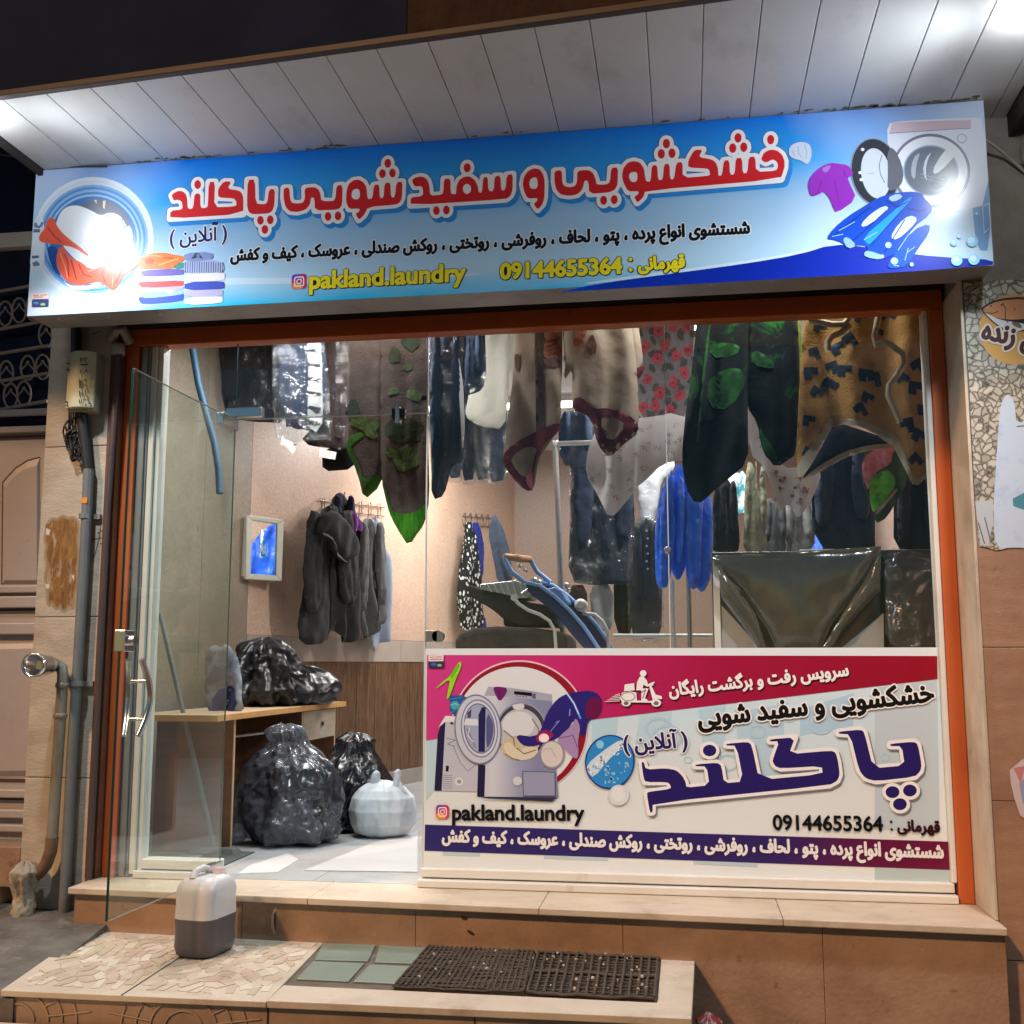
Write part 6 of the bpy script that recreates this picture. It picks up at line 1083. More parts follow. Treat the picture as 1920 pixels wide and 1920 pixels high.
# ================================================================== hose, mop handle
hose = M('blue_hose', (.010, .055, .115), .6, col2=(.015, .07, .14), vscale=8, bump=.1)
mb = MB(); pts = [(352, 600), (362, 660), (372, 720), (388, 780), (402, 830), (410, 880), (412, 925)]
mb.tube([on_y(x, y, 1.05 + .25 * math.sin(i)) * 1 if False else on_y(x, y, 1.15 - .02 * i) for i, (x, y) in enumerate(pts)], .021, hose, 16); tag(mb.build('blue_hose'), 'blue plastic hose hanging in front of the marble wall', 'hose')
mp_ = thing('mop', 'mop with a long grey handle leaning behind the left window', 'mop', on_z(405, 1592, .567))
b0 = on_z(402, 1588, .60); t0 = on_y(300, 1150, .62); grh = M('grey_handle', (.20, .22, .22), .45, col2=(.15, .17, .17), vscale=9)
mb = MB(); mb.tube([b0, t0], .013, grh, 12); mb.build('handle', mp_)
mb = MB(); mb.hexa([b0 + Vector((-.14, -.05, -.034)), b0 + Vector((.14, -.07, -.034)), b0 + Vector((.14, .05, -.034)), b0 + Vector((-.14, .07, -.034))], [b0 + Vector((-.12, -.03, .0)), b0 + Vector((.12, -.04, .0)), b0 + Vector((.12, .03, .0)), b0 + Vector((-.12, .04, .0))], M('mop_cloth', (.10, .11, .10), .95, col2=(.16, .17, .15), vscale=20, bump=.6)); mb.build('mop_head', mp_, bevel=.008)

# ================================================================== desk with drawers
desk_t = M('desk_top', (.46, .33, .20), .5, col2=(.52, .38, .24), vscale=3, stretch=(6, .5, 1), bump=.05); desk_e = M('desk_edging', (.55, .30, .10), .5, col2=(.48, .25, .08), vscale=4); desk_b = M('desk_board', (.22, .105, .055), .5, col2=(.16, .075, .04), vscale=3, stretch=(1, 1, 8)); drw = M('drawer_front', (.33, .28, .21), .6, col2=(.40, .34, .26), vscale=9, stretch=(1, .5, 3)); edge_w = M('raw_edge', (.52, .36, .20), .6)
dk_ = thing('desk', 'long brown desk with pale worn top and one drawer against the left wall', 'desk', (-2.6, 1.5, .566))
mb = MB(); mb.box(-2.86, -2.372, .42, 2.58, 1.262, 1.295, desk_t); mb.box(-2.372, -2.366, .42, 2.58, 1.262, 1.295, desk_e); mb.box(-2.86, -2.366, .414, .42, 1.262, 1.295, desk_e); mb.build('desk_top', dk_, bevel=.002)
for y in (.72, 1.78, 2.44): mb = MB(); mb.box(-2.84, -2.404, y - .009, y + .009, .566, 1.261, desk_b); mb.box(-2.404, -2.399, y - .009, y + .009, .566, 1.261, edge_w); mb.build('side_panel', dk_)
mb = MB(); mb.box(-2.84, -2.80, .73, 2.43, .62, 1.26, desk_b); mb.build('back_panel', dk_)
mb = MB(); mb.box(-2.80, -2.395, 1.79, 2.43, 1.07, 1.255, drw); d_ = mb.build('drawer', dk_, bevel=.003)
mb = MB(); mb.tube([(-2.395, 2.14, 1.165), (-2.38, 2.14, 1.165)], .012, black_m, 14); mb.tube([(-2.392, 2.14, 1.165), (-2.388, 2.14, 1.165)], .02, steel, 16); mb.build('keyhole', d_)
mb = MB(); mb.tube([(-2.55, .74, 1.15), (-2.45, 1.77, 1.15)], .008, steel, 8); mb.build('drawer_slide', dk_)

# ================================================================== bags
bagb = M('black_bag_plastic', (.010, .010, .012), .24, bump=.35, bscale=11, spec=.6); bagt = M('smoky_bag_plastic', (.045, .047, .055), .2, col2=(.02, .02, .025), vscale=4, bump=.35, bscale=11, spec=.7); bagw = M('white_bag_plastic', (.50, .55, .58), .42, col2=(.57, .60, .62), vscale=3, bump=.25, bscale=16, sub=.25)
smoke = sheet('smoky_film', (.60, .63, .67), .14, 1.5, alpha=.10, body=(.55, .58, .68), bump=.6, bscale=10, boost=1.4)
t = thing('rubbish_sack', 'big smoky translucent sack with a gathered clear top on the floor', 'sack', (-2.205, 1.12, .566), 'plastic sacks on the shop floor')
sack('body', t, (-2.205, 1.12, .567), [(0, .10), (.02, .195), (.10, .222), (.22, .22), (.34, .20), (.42, .165), (.47, .09), (.485, .01)], bagt, amp=.075, seed=1, squash=.85, sc=5, fine=.25)
sack('film_cover', t, (-2.205, 1.12, .568), [(0, .12), (.02, .215), (.10, .243), (.22, .242), (.34, .222), (.42, .19), (.47, .14), (.52, .095), (.56, .08), (.60, .09), (.63, .07), (.645, .02)], smoke, amp=.085, seed=4, squash=.85, sc=7, fine=.5, lean=(-.06, 0), pleat=.014)
c = hang('rubbish_sack', 'grey film bag half hidden behind the open glass door', 'sack', PY(1.0), [(388, 1490), (405, 1470), (430, 1460), (452, 1466), (462, 1500), (460, 1590), (392, 1590)], smoke, 'plastic sacks on the shop floor', part='film', depth=.12, amp=.03, wl=.12, seed=5, crump=.03, crs=10)
t = thing('rubbish_sack', 'black sack with a torn open top on the floor by the desk', 'sack', (-2.06, 1.62, .566), 'plastic sacks on the shop floor')
sack('body', t, (-2.06, 1.62, .567), [(0, .10), (.02, .19), (.12, .215), (.28, .20), (.38, .165), (.43, .12), (.47, .10), (.53, .085), (.57, .03)], bagb, amp=.075, seed=7, squash=.9, sc=6, fine=.35, lean=(.06, 0), pleat=.012)
t = thing('carrier_bag', 'full white carrier bag with two handles standing on the floor', 'bag', (-1.775, 1.42, .566), 'plastic sacks on the shop floor')
sack('body', t, (-1.775, 1.42, .567), [(0, .10), (.02, .145), (.07, .178), (.15, .188), (.22, .172), (.265, .135), (.295, .09), (.31, .04), (.315, .005)], bagw, amp=.022, seed=11, squash=.9, sc=4.5, fine=.3)
for q in ([(690, 1486), (694, 1466), (698, 1450), (706, 1443), (714, 1449), (712, 1462), (718, 1474), (728, 1488)], [(730, 1488), (738, 1470), (738, 1447), (746, 1441), (752, 1446), (750, 1462), (758, 1476), (766, 1490)]):
    f_ = Cloth(PY(1.39), q, depth=.012, amp=.012, wl=.05, seed=len(q) + int(q[0][0]), soft=.025, crump=.012, crs=16, ridge=True, res=.008, sm=1); f_.build('handle', bagw, t)
bagm = M('matte_bag_plastic', (.007, .007, .009), .34, bump=.3, bscale=9, spec=.5)
t = thing('rubbish_sack', 'knotted black sack lying on top of the desk', 'sack', (-2.56, 1.9, 1.296), 'sacks on the desk')
sack('body', t, (-2.60, 1.74, 1.296), [(0, .14), (.02, .20), (.10, .215), (.18, .185), (.26, .165), (.34, .13), (.39, .085), (.42, .02)], bagm, amp=.10, seed=13, squash=1.1, sc=5, fine=.25, lean=(-.05, 0), pleat=.012)
sack('lower_bulge', t, (-2.52, 2.12, 1.296), [(0, .15), (.02, .19), (.08, .21), (.14, .195), (.20, .14), (.235, .06), (.24, .01)], bagm, amp=.075, seed=15, squash=1.4, sc=5, fine=.25)
c = hang('clothes_heap', 'crumpled grey and blue clothes heaped at the near end of the desk', 'clothes', PY(.95), [(382, 1230), (398, 1208), (418, 1215), (430, 1205), (446, 1240), (458, 1290), (462, 1338), (400, 1345), (384, 1300)], M('grey_blue_cloth', (.10, .12, .15), .8, col2=(.30, .33, .37), vscale=6, vlo=.45, vhi=.6), part='cloth', depth=.10, amp=.03, wl=.12, seed=90, crump=.03, crs=9)
mb = MB(); c.patch(mb, [(402, 1300), (440, 1280), (460, 1330), (402, 1342)], weave('ink_blue', (.02, .035, .16), (.03, .05, .2), vs=9)); mb.build('blue_cloth', c.root)
paper = M('white_paper', (.52, .54, .55), .7, col2=(.56, .57, .57), vscale=4)
mb = MB()
P = [on_z(x, y, .5675) for x, y in ((570, 1632), (783, 1635), (783, 1558), (700, 1580))]; mb.add(P + [p + Vector((0, 0, .001)) for p in P], [(0, 1, 2, 3), (7, 6, 5, 4)] + [(i, (i + 1) % 4, 4 + (i + 1) % 4, 4 + i) for i in range(4)], paper); tag(mb.build('paper_sheet'), 'large white paper sheet laid on the floor inside the door', 'paper')
mb = MB(); P = [on_z(x, y, .5665) for x, y in ((445, 1638), (520, 1636), (560, 1612), (540, 1600), (470, 1622))]; mb.add(P + [p + Vector((0, 0, .0008)) for p in P], [tuple(range(5)), tuple(range(9, 4, -1))] + [(i, (i + 1) % 5, 5 + (i + 1) % 5, 5 + i) for i in range(5)], paper); tag(mb.build('newspaper'), 'torn pale paper on the threshold by the door hinge', 'paper')
mb = MB(); mb.box(-2.5, -2.28, .25, .75, .5665, .572, M('dark_mat', (.07, .075, .07), .95, col2=(.11, .115, .105), vscale=30)); tag(mb.build('floor_mat'), 'grey mat on the floor behind the left window', 'mat')

# ================================================================== pipe rack, press, counter
pr = thing('clothes_rack', 'grey pipe clothes rack standing in the middle of the shop', 'rack', on_y(1055, 1215, 1.5))
pa = on_y(1041, 832, 1.5); pb = Vector((pa.x + .07, 1.52, .566)); pc2 = on_y(1190, 828, 1.5)
mb = MB(); mb.tube([pa + Vector((0, 0, .0)), on_y(1056, 1215, 1.5), Vector((on_y(1056, 1215, 1.5).x + .02, 1.5, .566))], .017, rail_m, 14); mb.build('post', pr)
mb = MB(); mb.tube([pa, Vector((pc2.x + .3, 1.5, pa.z))], .015, rail_m, 14); mb.lathe((pa.x, pa.y, pa.z - .02), [(0, .02), (.03, .022), (.04, .018)], rail_m, 'z', 14); mb.build('top_rail', pr)
mb = MB(); e_ = Vector((pc2.x + .3, 1.5, pa.z)); mb.tube([e_, Vector((e_.x, 1.5, .566))], .015, rail_m, 14); mb.build('post', pr)
wr = thing('clothes_rack', 'white pipe clothes rack under the blue overalls', 'rack', on_y(1264, 1215, 1.6))
wpnt = M('white_paint_pipe', (.62, .62, .58), .4)
a0 = on_y(1264, 1215, 1.6); mb = MB(); mb.tube([Vector((a0.x, 1.6, .566)), Vector((a0.x, 1.6, 2.05))], .014, wpnt, 12); mb.build('post', wr)
mb = MB(); b0_ = on_y(1150, 1192, 1.6); c0_ = on_y(1336, 1192, 1.6); mb.tube([Vector((b0_.x, 1.6, b0_.z)), Vector((c0_.x, 1.6, c0_.z))], .012, wpnt, 12); mb.build('lower_rail', wr)
# steam press
pm = thing('ironing_press', 'blue steam ironing press with a wooden handle and dark padded bed', 'ironing press', (-.75, 1.3, .566))
pad = M('dark_pad', (.03, .026, .026), .9, col2=(.045, .04, .038), vscale=12, bump=.3); navp = M('press_navy', (.018, .03, .09), .4, col2=(.022, .038, .11), vscale=4); skyp = M('press_sky_blue', (.16, .30, .60), .4, col2=(.19, .34, .64), vscale=4); wh = M('wooden_grip', (.42, .20, .07), .5, col2=(.34, .15, .05), vscale=4, stretch=(1, 6, 6)); whitep = M('press_white_hose', (.6, .58, .52), .5)
def pprism(name, pts, y0, y1, mat, parent=pm, bev=.012, sm=0, mb=None):
    pl_ = PY(y0); q = [pl_.uz(*p) for p in (chaikin(pts, sm) if sm else pts)]; m = MB(); m.hexa([(u, y0, z) for u, z in q], [(u, y1, z) for u, z in q], mat); return m.build(name, parent, bevel=bev, seg=3)
pprism('padded_bed', [(852, 1222), (852, 1200), (862, 1186), (890, 1177), (930, 1174), (1000, 1177), (1042, 1182), (1062, 1192), (1064, 1222)], 1.0, 1.55, pad, bev=.03)
mb = MB(); q = on_y(955, 1222, 1.27); mb.box(q.x - .18, q.x + .2, 1.1, 1.45, .566, q.z, navp); mb.build('stand', pm, bevel=.02)
pprism('press_head', [(872, 1102), (880, 1096), (905, 1106), (940, 1112), (985, 1128), (1030, 1135), (1046, 1142), (1040, 1165), (985, 1176), (950, 1166), (920, 1140), (888, 1124)], 1.12, 1.5, pad, bev=.03, sm=1)
pprism('neck_block', [(942, 1140), (1000, 1145), (1040, 1150), (1050, 1176), (944, 1174)], 1.2, 1.45, navp)
pprism('pressing_plate', [(900, 1095), (965, 1088), (985, 1094), (1000, 1108), (990, 1122), (972, 1122), (935, 1112), (902, 1106)], 1.10, 1.42, steel, bev=.008)
mb = MB()
for k in range(6): p_, q_ = on_y(912 + k * 12, 1093 - k, 1.095), on_y(922 + k * 12, 1110 + k * 2, 1.095); mb.tube([p_, q_], .003, pvc, 6)
mb.build('plate_rib', pm)
ar = [(984, 1092), (1000, 1090), (1030, 1108), (1058, 1135), (1085, 1165), (1105, 1192), (1122, 1216), (1100, 1222), (1072, 1190), (1048, 1160), (1022, 1134), (990, 1112)]
pprism('lifting_arm', ar, 1.02, 1.06, navp, bev=.008, sm=1); pprism('lifting_arm', [(x + 24, y - 4) for x, y in ar], 1.34, 1.38, navp, bev=.008, sm=1)
for dx, y in ((0, 1.012), (26, 1.33)):
    mb = MB(); mb.tube([on_y(986 + dx, 1092, y), on_y(1012 + dx, 1098, y), on_y(1040 + dx, 1118, y), on_y(1068 + dx, 1144, y), on_y(1094 + dx, 1174, y), on_y(1112 + dx, 1200, y), on_y(1126 + dx, 1222, y)], .011, skyp, 10); mb.build('arm_edge', pm)
pprism('arm_cover', [(1012, 1108), (1040, 1100), (1052, 1106), (1064, 1128), (1052, 1134), (1030, 1124)], 1.07, 1.33, skyp, bev=.01)
for dx, y, hx_ in ((0, 1.06, 946), (32, 1.30, 994)):
    mb = MB(); mb.tube([on_y(hx_, 1046, y), on_y(hx_ + 5, 1058, y), on_y(hx_ + 13, 1072, y), on_y(hx_ + 26, 1082, y), on_y(hx_ + 38, 1092, y)], .014, skyp, 10); mb.build('handle_arm', pm)
mb = MB(); mb.tube([on_y(944, 1043, 1.06), on_y(950, 1044, 1.07), on_y(970, 1047, 1.18), on_y(993, 1049, 1.30), on_y(997, 1049, 1.31)], [.014, .02, .022, .02, .014], wh, 14); mb.build('grip', pm)
mb = MB()
for x, y, r in ((976, 1062, .014), (985, 1070, .012), (1002, 1088, .02), (1012, 1092, .016), (990, 1095, .014), (1062, 1098, .018), (1066, 1106, .014)): p_ = on_y(x, y, 1.2); mb.lathe((p_.x, p_.y, p_.z), [(-.02, r * .6), (-.01, r), (.02, r), (.03, r * .5)], steel, 'y', 12)
p_ = on_y(988, 1106, 1.05); mb.tube([p_ + Vector((-.03, 0, -.02)), p_ + Vector((.03, 0, .02))], .008, chrome, 8); mb.build('valve', pm)
mb = MB(); mb.tube([on_y(962, 1120, .98), on_y(972, 1132, .97), on_y(990, 1144, .97), on_y(1012, 1152, .98), on_y(1030, 1164, .99), on_y(1040, 1182, 1.0), on_y(1043, 1222, 1.0)], .010, whitep, 12); mb.lathe(tuple(on_y(964, 1120, .965)), [(0, .02), (.03, .02)], whitep, 'y', 14); mb.build('steam_hose', pm)
mb = MB(); p_ = on_y(1090, 1135, 1.2); mb.lathe(tuple(p_), [(-.06, .02), (-.05, .035), (.05, .035), (.07, .01)], whitep, 'y', 16); mb.build('float', pm)
mb = MB(); mb.tube([on_y(1092, 1150, 1.25), on_y(1115, 1152, 1.25), on_y(1130, 1165, 1.25), on_y(1140, 1185, 1.25), on_y(1141, 1222, 1.25)], .010, whitep, 12); mb.build('steam_hose', pm)

# counter wrapped in clear film
ct = thing('counter', 'serving counter draped in crinkled clear plastic behind the window', 'counter', (.6, .8, .566))
cf = M('counter_board', (.30, .29, .28), .5, col2=(.36, .35, .33), vscale=3); cdark = M('counter_dark', (.035, .033, .03), .35, col2=(.05, .045, .04), vscale=3)
zc_ = on_y(1500, 1034, .62).z; xl, xr = on_y(1336, 1100, .62).x, 1.33
mb = MB(); mb.box(xl, xr, .60, 1.25, zc_ - .035, zc_, cdark); mb.build('counter_top', ct, bevel=.004)
mb = MB(); mb.box(xl + .01, xr, .66, 1.2, .566, zc_ - .036, cdark); mb.build('body', ct)
mb = MB(); mb.box(xl + .005, xl + .035, .612, .655, .566, zc_ - .036, pvc); mb.build('leg', ct)
pl_ = PY(.655); mb = MB()
for q in ([(1352, 1230), (1352, 1135), (1438, 1230)], [(1560, 1230), (1655, 1150), (1655, 1230)]): u = [pl_.uz(*p) for p in q]; mb.hexa([(a_, .655, b_) for a_, b_ in u], [(a_, .62, b_) for a_, b_ in u], cf)
mb.build('brace', ct)
shiny = M('counter_film', (.055, .052, .04), .14, col2=(.09, .085, .065), vscale=4, spec=.9, coat=.8, metal=.15, bump=.8, bscale=4)
c = Cloth(PY(.585), [(1336, 1042), (1500, 1034), (1652, 1024), (1650, 1060), (1600, 1120), (1560, 1170), (1535, 1226), (1460, 1226), (1440, 1180), (1390, 1110), (1340, 1060)], depth=.035, amp=.014, wl=.42, seed=100, soft=.2, crump=.010, crs=5, sm=0); c.build('draped_film', shiny, ct)
c = Cloth(PY(.555), [(1346, 1062), (1380, 1100), (1416, 1150), (1438, 1215), (1425, 1222), (1390, 1170), (1352, 1120)], depth=.03, amp=.01, wl=.3, seed=101, soft=.1, sm=0); c.build('film_fold', shiny, ct)
c = Cloth(PY(.555), [(1652, 1030), (1650, 1110), (1620, 1140), (1580, 1180), (1556, 1222), (1540, 1218), (1580, 1150), (1620, 1090)], depth=.03, amp=.01, wl=.3, seed=102, soft=.1, sm=0); c.build('film_fold', shiny, ct)
c = Cloth(PY(.50), [(1655, 1024), (1745, 1040), (1762, 1060), (1768, 1228), (1668, 1228), (1660, 1120)], depth=.008, amp=.02, wl=.25, seed=103, soft=.03, crump=.05, crs=5, ridge=True, res=.014); c.build('draped_film', film_m, ct)
c = Cloth(PY(.60), [(1655, 1030), (1768, 1052), (1772, 1228), (1662, 1228)], depth=.02, amp=.01, seed=104); c.build('dark_lining', cdark, ct)
mb = MB(); p_ = on_y(1530, 1030, .75); mb.box(p_.x - .09, p_.x + .08, .64, .85, zc_ + .001, zc_ + .012, paper); tag(mb.build('paper_pad', bevel=.003), 'white paper pad lying on the counter top', 'paper')
mb = MB(); p_ = on_y(1414, 1036, .8); mb.lathe((p_.x, .8, zc_ + .001), [(0, .03), (.012, .045), (.014, .044), (.004, .028)], pvc, 'z', 20); tag(mb.build('saucer'), 'small white saucer on the counter below the olive coat', 'saucer')
# pinned things on the right glass: none
# ================================================================== on the pier: meter box, conduit, gas pipe, cables
boxm = M('meter_box_yellow', (.58, .58, .40), .5, col2=(.52, .52, .36), vscale=5); grime(boxm, (.28, .24, .14), 10, .64, .78); boxg = M('meter_box_grey', (.42, .41, .36), .55, col2=(.36, .35, .3), vscale=6)
mx = thing('meter_box', 'cream cable box with painted numbers on the stone pier', 'junction box', (-2.88, -.1, 2.77))
z0, z1 = 2.785, 3.068
mb = MB(); n = 9; pts = [(-2.972 + .148 * i / (n - 1), -.125 - .035 * math.sin(math.pi * i / (n - 1))) for i in range(n)] + [(-2.824, -.115), (-2.972, -.115)]
mb.hexa([(x, y, z0) for x, y in pts], [(x, y, z1) for x, y in pts], boxm); mb.build('cover', mx, bevel=.006)
mb = MB(); mb.box(-2.966, -2.83, -.1145, -.031, z0 - .01, z1 - .004, boxg); mb.build('back_box', mx, bevel=.004)
num = pc(24, 30, 22, .6)
a = Art(PY(-.163), .0); 
for s_, xa, xb2, y, cc in (('۲۲', 150, 164, 679, 1.2), ('۱۰۸', 149, 165, 700, 1.2), ('۱۰۹', 147, 163, 719, 1.2), ('۱۱۰', 147, 163, 727.5, 1.2), ('۱۱۱', 147, 162, 743, 1.2), ('۱۱۳', 147, 163, 756, 1.2)): a.text(s_, (xa, y), (xb2, y - .4), num, tall=cc * .6, bold=.0004, rtl=False)
a.stroke([(149, 684), (165, 683.5)], 2, num); a.build('painted_number', mx)
mb = MB()
for x, z in ((-2.96, z1 - .06), (-2.96, z1 - .09), (-2.955, z0 + .03), (-2.835, z0 + .02), (-2.95, z0 + .012)): mb.lathe((x, -.15, z), [(0, .004), (.012, .004)], black_m, 'y', 8)
mb.build('screw', mx)
cond = M('grey_conduit', (.21, .23, .24), .45, .3, col2=(.16, .175, .18), vscale=10, stretch=(1, 1, .5)); grime(cond, (.12, .1, .08), 12, .6, .75)
kd = thing('conduit', 'grey conduit pipe running down the stone pier to the ground', 'pipe', on_y(120, 1706, -.07))
pth = [(166, 880), (161, 1000), (153, 1130), (145, 1270), (136, 1400), (128, 1550), (120, 1708)]
mb = MB(); P = [on_y(x, y, -.07) for x, y in pth]; P[-1].z = .40; mb.tube(P, .025, cond, 16); mb.build('pipe', kd)
mb = MB()
for x, y in ((160, 968), (146, 1282)): p_ = on_y(x, y, -.07); mb.lathe((p_.x, p_.y, p_.z - .012), [(0, .031), (.024, .031)], grey_metal, 'z', 16); mb.box(p_.x + .02, p_.x + .065, -.05, -.031, p_.z - .012, p_.z + .012, grey_metal)
mb.build('clamp', kd)
mb = MB(); p_ = on_y(158, 938, -.098); mb.box(p_.x - .012, p_.x + .014, -.0965, -.0945, p_.z - .014, p_.z + .014, pc(230, 140, 40)); mb.build('sticker', kd)
cab = M('black_cable', (.018, .018, .02), .5)
kc = thing('cable_bundle', 'tangled black cables under the cream cable box', 'cables', on_y(150, 880, -.08))
mb = MB(); mb.tube([on_y(152, 766, -.07), on_y(158, 820, -.07), on_y(165, 884, -.07)], [.028, .026, .022], cab, 14); mb.build('sleeve', kc)
mb = MB(); rr = random.Random(2)
for k in range(9):
    cx, cy = 136 + rr.uniform(-6, 8), 812 + rr.uniform(-14, 26); ax, ay = rr.uniform(6, 12), rr.uniform(16, 32)
    mb.tube([on_y(cx + ax * math.cos(t * .42) + 2 * math.sin(t * 1.3), cy + ay * math.sin(t * .42), -.06 - .03 * rr.random()) for t in range(16)], rr.choice([.0035, .0045, .006]), cab, 8)
for k in range(5): x = 130 + 4 * k; mb.tube([on_y(x, 768, -.08), on_y(x - 2 + rr.uniform(-3, 3), 800, -.07), on_y(x + 6, 850, -.06), on_y(156 + k, 872, -.075)], .004, cab, 8)
mb.build('coil', kc)
mb = MB(); mb.tube([on_y(143, 560, -.07), on_y(143, 612, -.07), on_y(143, 668, -.07)], .026, cab, 14); mb.build('upper_sleeve', kc)
gp_m = M('painted_gas_pipe', (.27, .26, .22), .5, .2, col2=(.20, .18, .14), vscale=9, stretch=(1, 1, .6)); grime(gp_m, (.16, .08, .04), 7, .55, .72, stretch=(1, 1, .4)); rustp = M('rusty_pipe', (.13, .07, .04), .8, col2=(.2, .12, .07), vscale=16, bump=.3)
gk_ = thing('gas_pipe', 'old water pipe with a chrome hose coupling bending into the ground by the pier', 'pipe', on_y(90, 1640, -.1))
yq = -.10; mb = MB(); mb.tube([on_y(96, 1247, -.12), on_y(110, 1247, yq), on_y(116, 1252, yq), on_y(118, 1266, yq), on_y(116, 1300, yq), on_y(111, 1380, yq), on_y(104, 1480, yq), on_y(98, 1570, yq)], .026, gp_m, 16); mb.build('pipe', gk_)
mb = MB(); mb.tube([on_y(98, 1570, yq), on_y(95, 1596, yq), on_y(86, 1622, yq), on_y(72, 1638, yq), on_y(52, 1646, yq), on_y(34, 1646, yq)], .029, rustp, 16); mb.build('elbow', gk_)
mb = MB()
for x, y in ((117, 1285), (113, 1342)): p_ = on_y(x, y, yq); mb.lathe((p_.x, p_.y, p_.z - .012), [(0, .029), (.004, .032), (.02, .032), (.024, .029)], gp_m, 'z', 16)
p_ = on_y(122, 1270, -.06); mb.box(p_.x - .01, p_.x + .05, -.06, -.031, p_.z - .012, p_.z + .005, gp_m); mb.build('collar', gk_)
p_ = on_y(100, 1247, -.12); mb = MB(); mb.lathe((p_.x, -.12, p_.z), [(.0, .03), (-.0, .036)][:1] + [(.0, .036), (-.03, .038), (-.05, .046), (-.10, .046), (-.104, .05), (-.13, .05), (-.136, .056), (-.17, .056), (-.172, .047), (-.15, .044), (-.12, .02)], chrome, 'y', 28); cp = mb.build('coupling', gk_)
cp_dir = None
mb = MB(); p_ = on_y(46, 1640, -.12); lump = M('cement_lump', (.42, .36, .27), .95, col2=(.3, .26, .2), vscale=14, bump=.8, bscale=30)
o = sack('cement_lump', None, (p_.x, -.12, .385), [(0, .045), (.05, .042), (.12, .036), (.17, .05), (.215, .055), (.25, .03), (.262, .005)], lump, n=34, rows=34, amp=.07, seed=21, sc=12); tag(o, 'rough cement lump around the bent pipe at the doorstep', 'cement')
# elbow and cap of a drain above the left jamb
dr_ = thing('drain_outlet', 'pale plastic elbow and socket at the top of the left jamb', 'drain', on_y(230, 668, -.07))
oldp = M('old_white_pvc', (.34, .33, .30), .6, col2=(.26, .25, .22), vscale=12)
mb = MB(); q_ = on_y(222, 652, -.07); mb.lathe((q_.x, q_.y, q_.z - .035), [(0, .03), (.002, .034), (.05, .032), (.055, .026)], oldp, 'z', 20); mb.build('socket', dr_)
mb = MB(); q_ = on_y(216, 620, -.09); mb.tube([q_ + Vector((-.03, .02, -.04)), q_, q_ + Vector((.03, .02, .01)), q_ + Vector((.05, .06, -.05))], .026, oldp, 14); mb.build('elbow', dr_)
mb = MB(); q_ = on_y(215, 690, -.07); mb.tube([(q_.x, -.07, .45), (q_.x, -.07, 2.3), (q_.x + .02, -.07, on_y(230, 662, -.07).z)], .015, M('dark_drain_pipe', (.05, .045, .055), .5, col2=(.08, .05, .04), vscale=5), 14); mb.build('downpipe', dr_)

# ================================================================== step platform with inlays, mats, canister
st = thing('entrance_step', 'wide stone entrance step with two fan mosaic tiles and green inlay', 'step', (-1.3, -.7, 0))
SQ = [(-2.495, -1.112), (-.012, -1.066), (.004, -.30), (-2.675, -.20)]
top_m = M('step_stone', (.50, .44, .345), .55, col2=(.58, .51, .41), vscale=4, bump=.12, bscale=60); grime(top_m, (.28, .22, .15), 3.5, .5, .82)
fr_m = M('step_front_stone', (.30, .20, .13), .6, col2=(.36, .25, .17), vscale=4, bump=.15); grime(fr_m, (.17, .10, .065), 3, .5, .8)
mb = MB(); mb.hexa([(x, y, 0) for x, y in [(-2.47, -1.09), (-.03, -1.045), (-.008, -.30), (-2.65, -.2)]], [(x, y, .354) for x, y in [(-2.47, -1.09), (-.03, -1.045), (-.008, -.30), (-2.65, -.2)]], fr_m); mb.build('riser', st)
mb = MB()
def q4(a, b, c, d, z0, z1, m_): mb.hexa([(*p, z0) for p in (a, b, c, d)], [(*p, z1) for p in (a, b, c, d)], m_)
q4((-2.495, -1.112), (-1.489, -1.0945), (-1.56, -.245), (-2.675, -.2), .3545, .376, top_m)
q4((-1.486, -1.0945), (-.012, -1.066), (-.008, -.905), (-1.497, -.905), .3545, .380, top_m); q4((-.13, -.903), (-.008, -.903), (.004, -.30), (-.13, -.30), .3545, .380, top_m); q4((-1.497, -.903), (-.132, -.903), (-.132, -.25), (-1.556, -.25), .3545, .372, M('worn_bed', (.16, .13, .10), .9, col2=(.1, .08, .06), vscale=14, bump=.4))
mb.build('tread', st, bevel=.003)
# fan mosaic: chips laid in arcs about two corners of each tile
chips = [M('mosaic_chip_%s' % n_, c_, .5, col2=tuple(v * 1.15 for v in c_), vscale=8) for n_, c_ in (('cream', (.51, .45, .36)), ('buff', (.47, .40, .30)), ('rose', (.46, .37, .29)), ('ivory', (.56, .51, .42)), ('sand', (.43, .37, .28)))]
rr = random.Random(8)
def mosaic(quad, centre_sets):
    (ax, ay), (bx, by), (cx, cy), (dx, dy) = quad; m = MB()
    B = lambda u, v: (ax * (1 - u) * (1 - v) + bx * u * (1 - v) + cx * u * v + dx * (1 - u) * v, ay * (1 - u) * (1 - v) + by * u * (1 - v) + cy * u * v + dy * (1 - u) * v)
    for (cu, cv, r0, r1) in centre_sets:
        r = r0; row = 0
        while r < r1 - .02:
            h = .078; n_ = max(4, int(r * 6.28 / .115))
            for k in range(n_):
                a0, a1 = 6.283 * (k + .06 + .5 * (row % 2)) / n_, 6.283 * (k + .94 + .5 * (row % 2)) / n_; ra, rb_ = r + .006, r + h - .006
                P = [(cu + rad * math.cos(t) + rr.uniform(-.009, .009), cv + rad * math.sin(t) + rr.uniform(-.009, .009)) for rad, t in ((ra, a0), (ra, a1), (rb_, a1), (rb_, a0))]
                if all(.02 < p[0] < .98 and .02 < p[1] < .98 for p in P):
                    o_ = [B(*p) for p in P]; zt = .3776 + rr.uniform(0, .0014); m.hexa([(*p, .3762) for p in o_], [(*p, zt) for p in o_], rr.choice(chips))
            r += h; row += 1
    return m
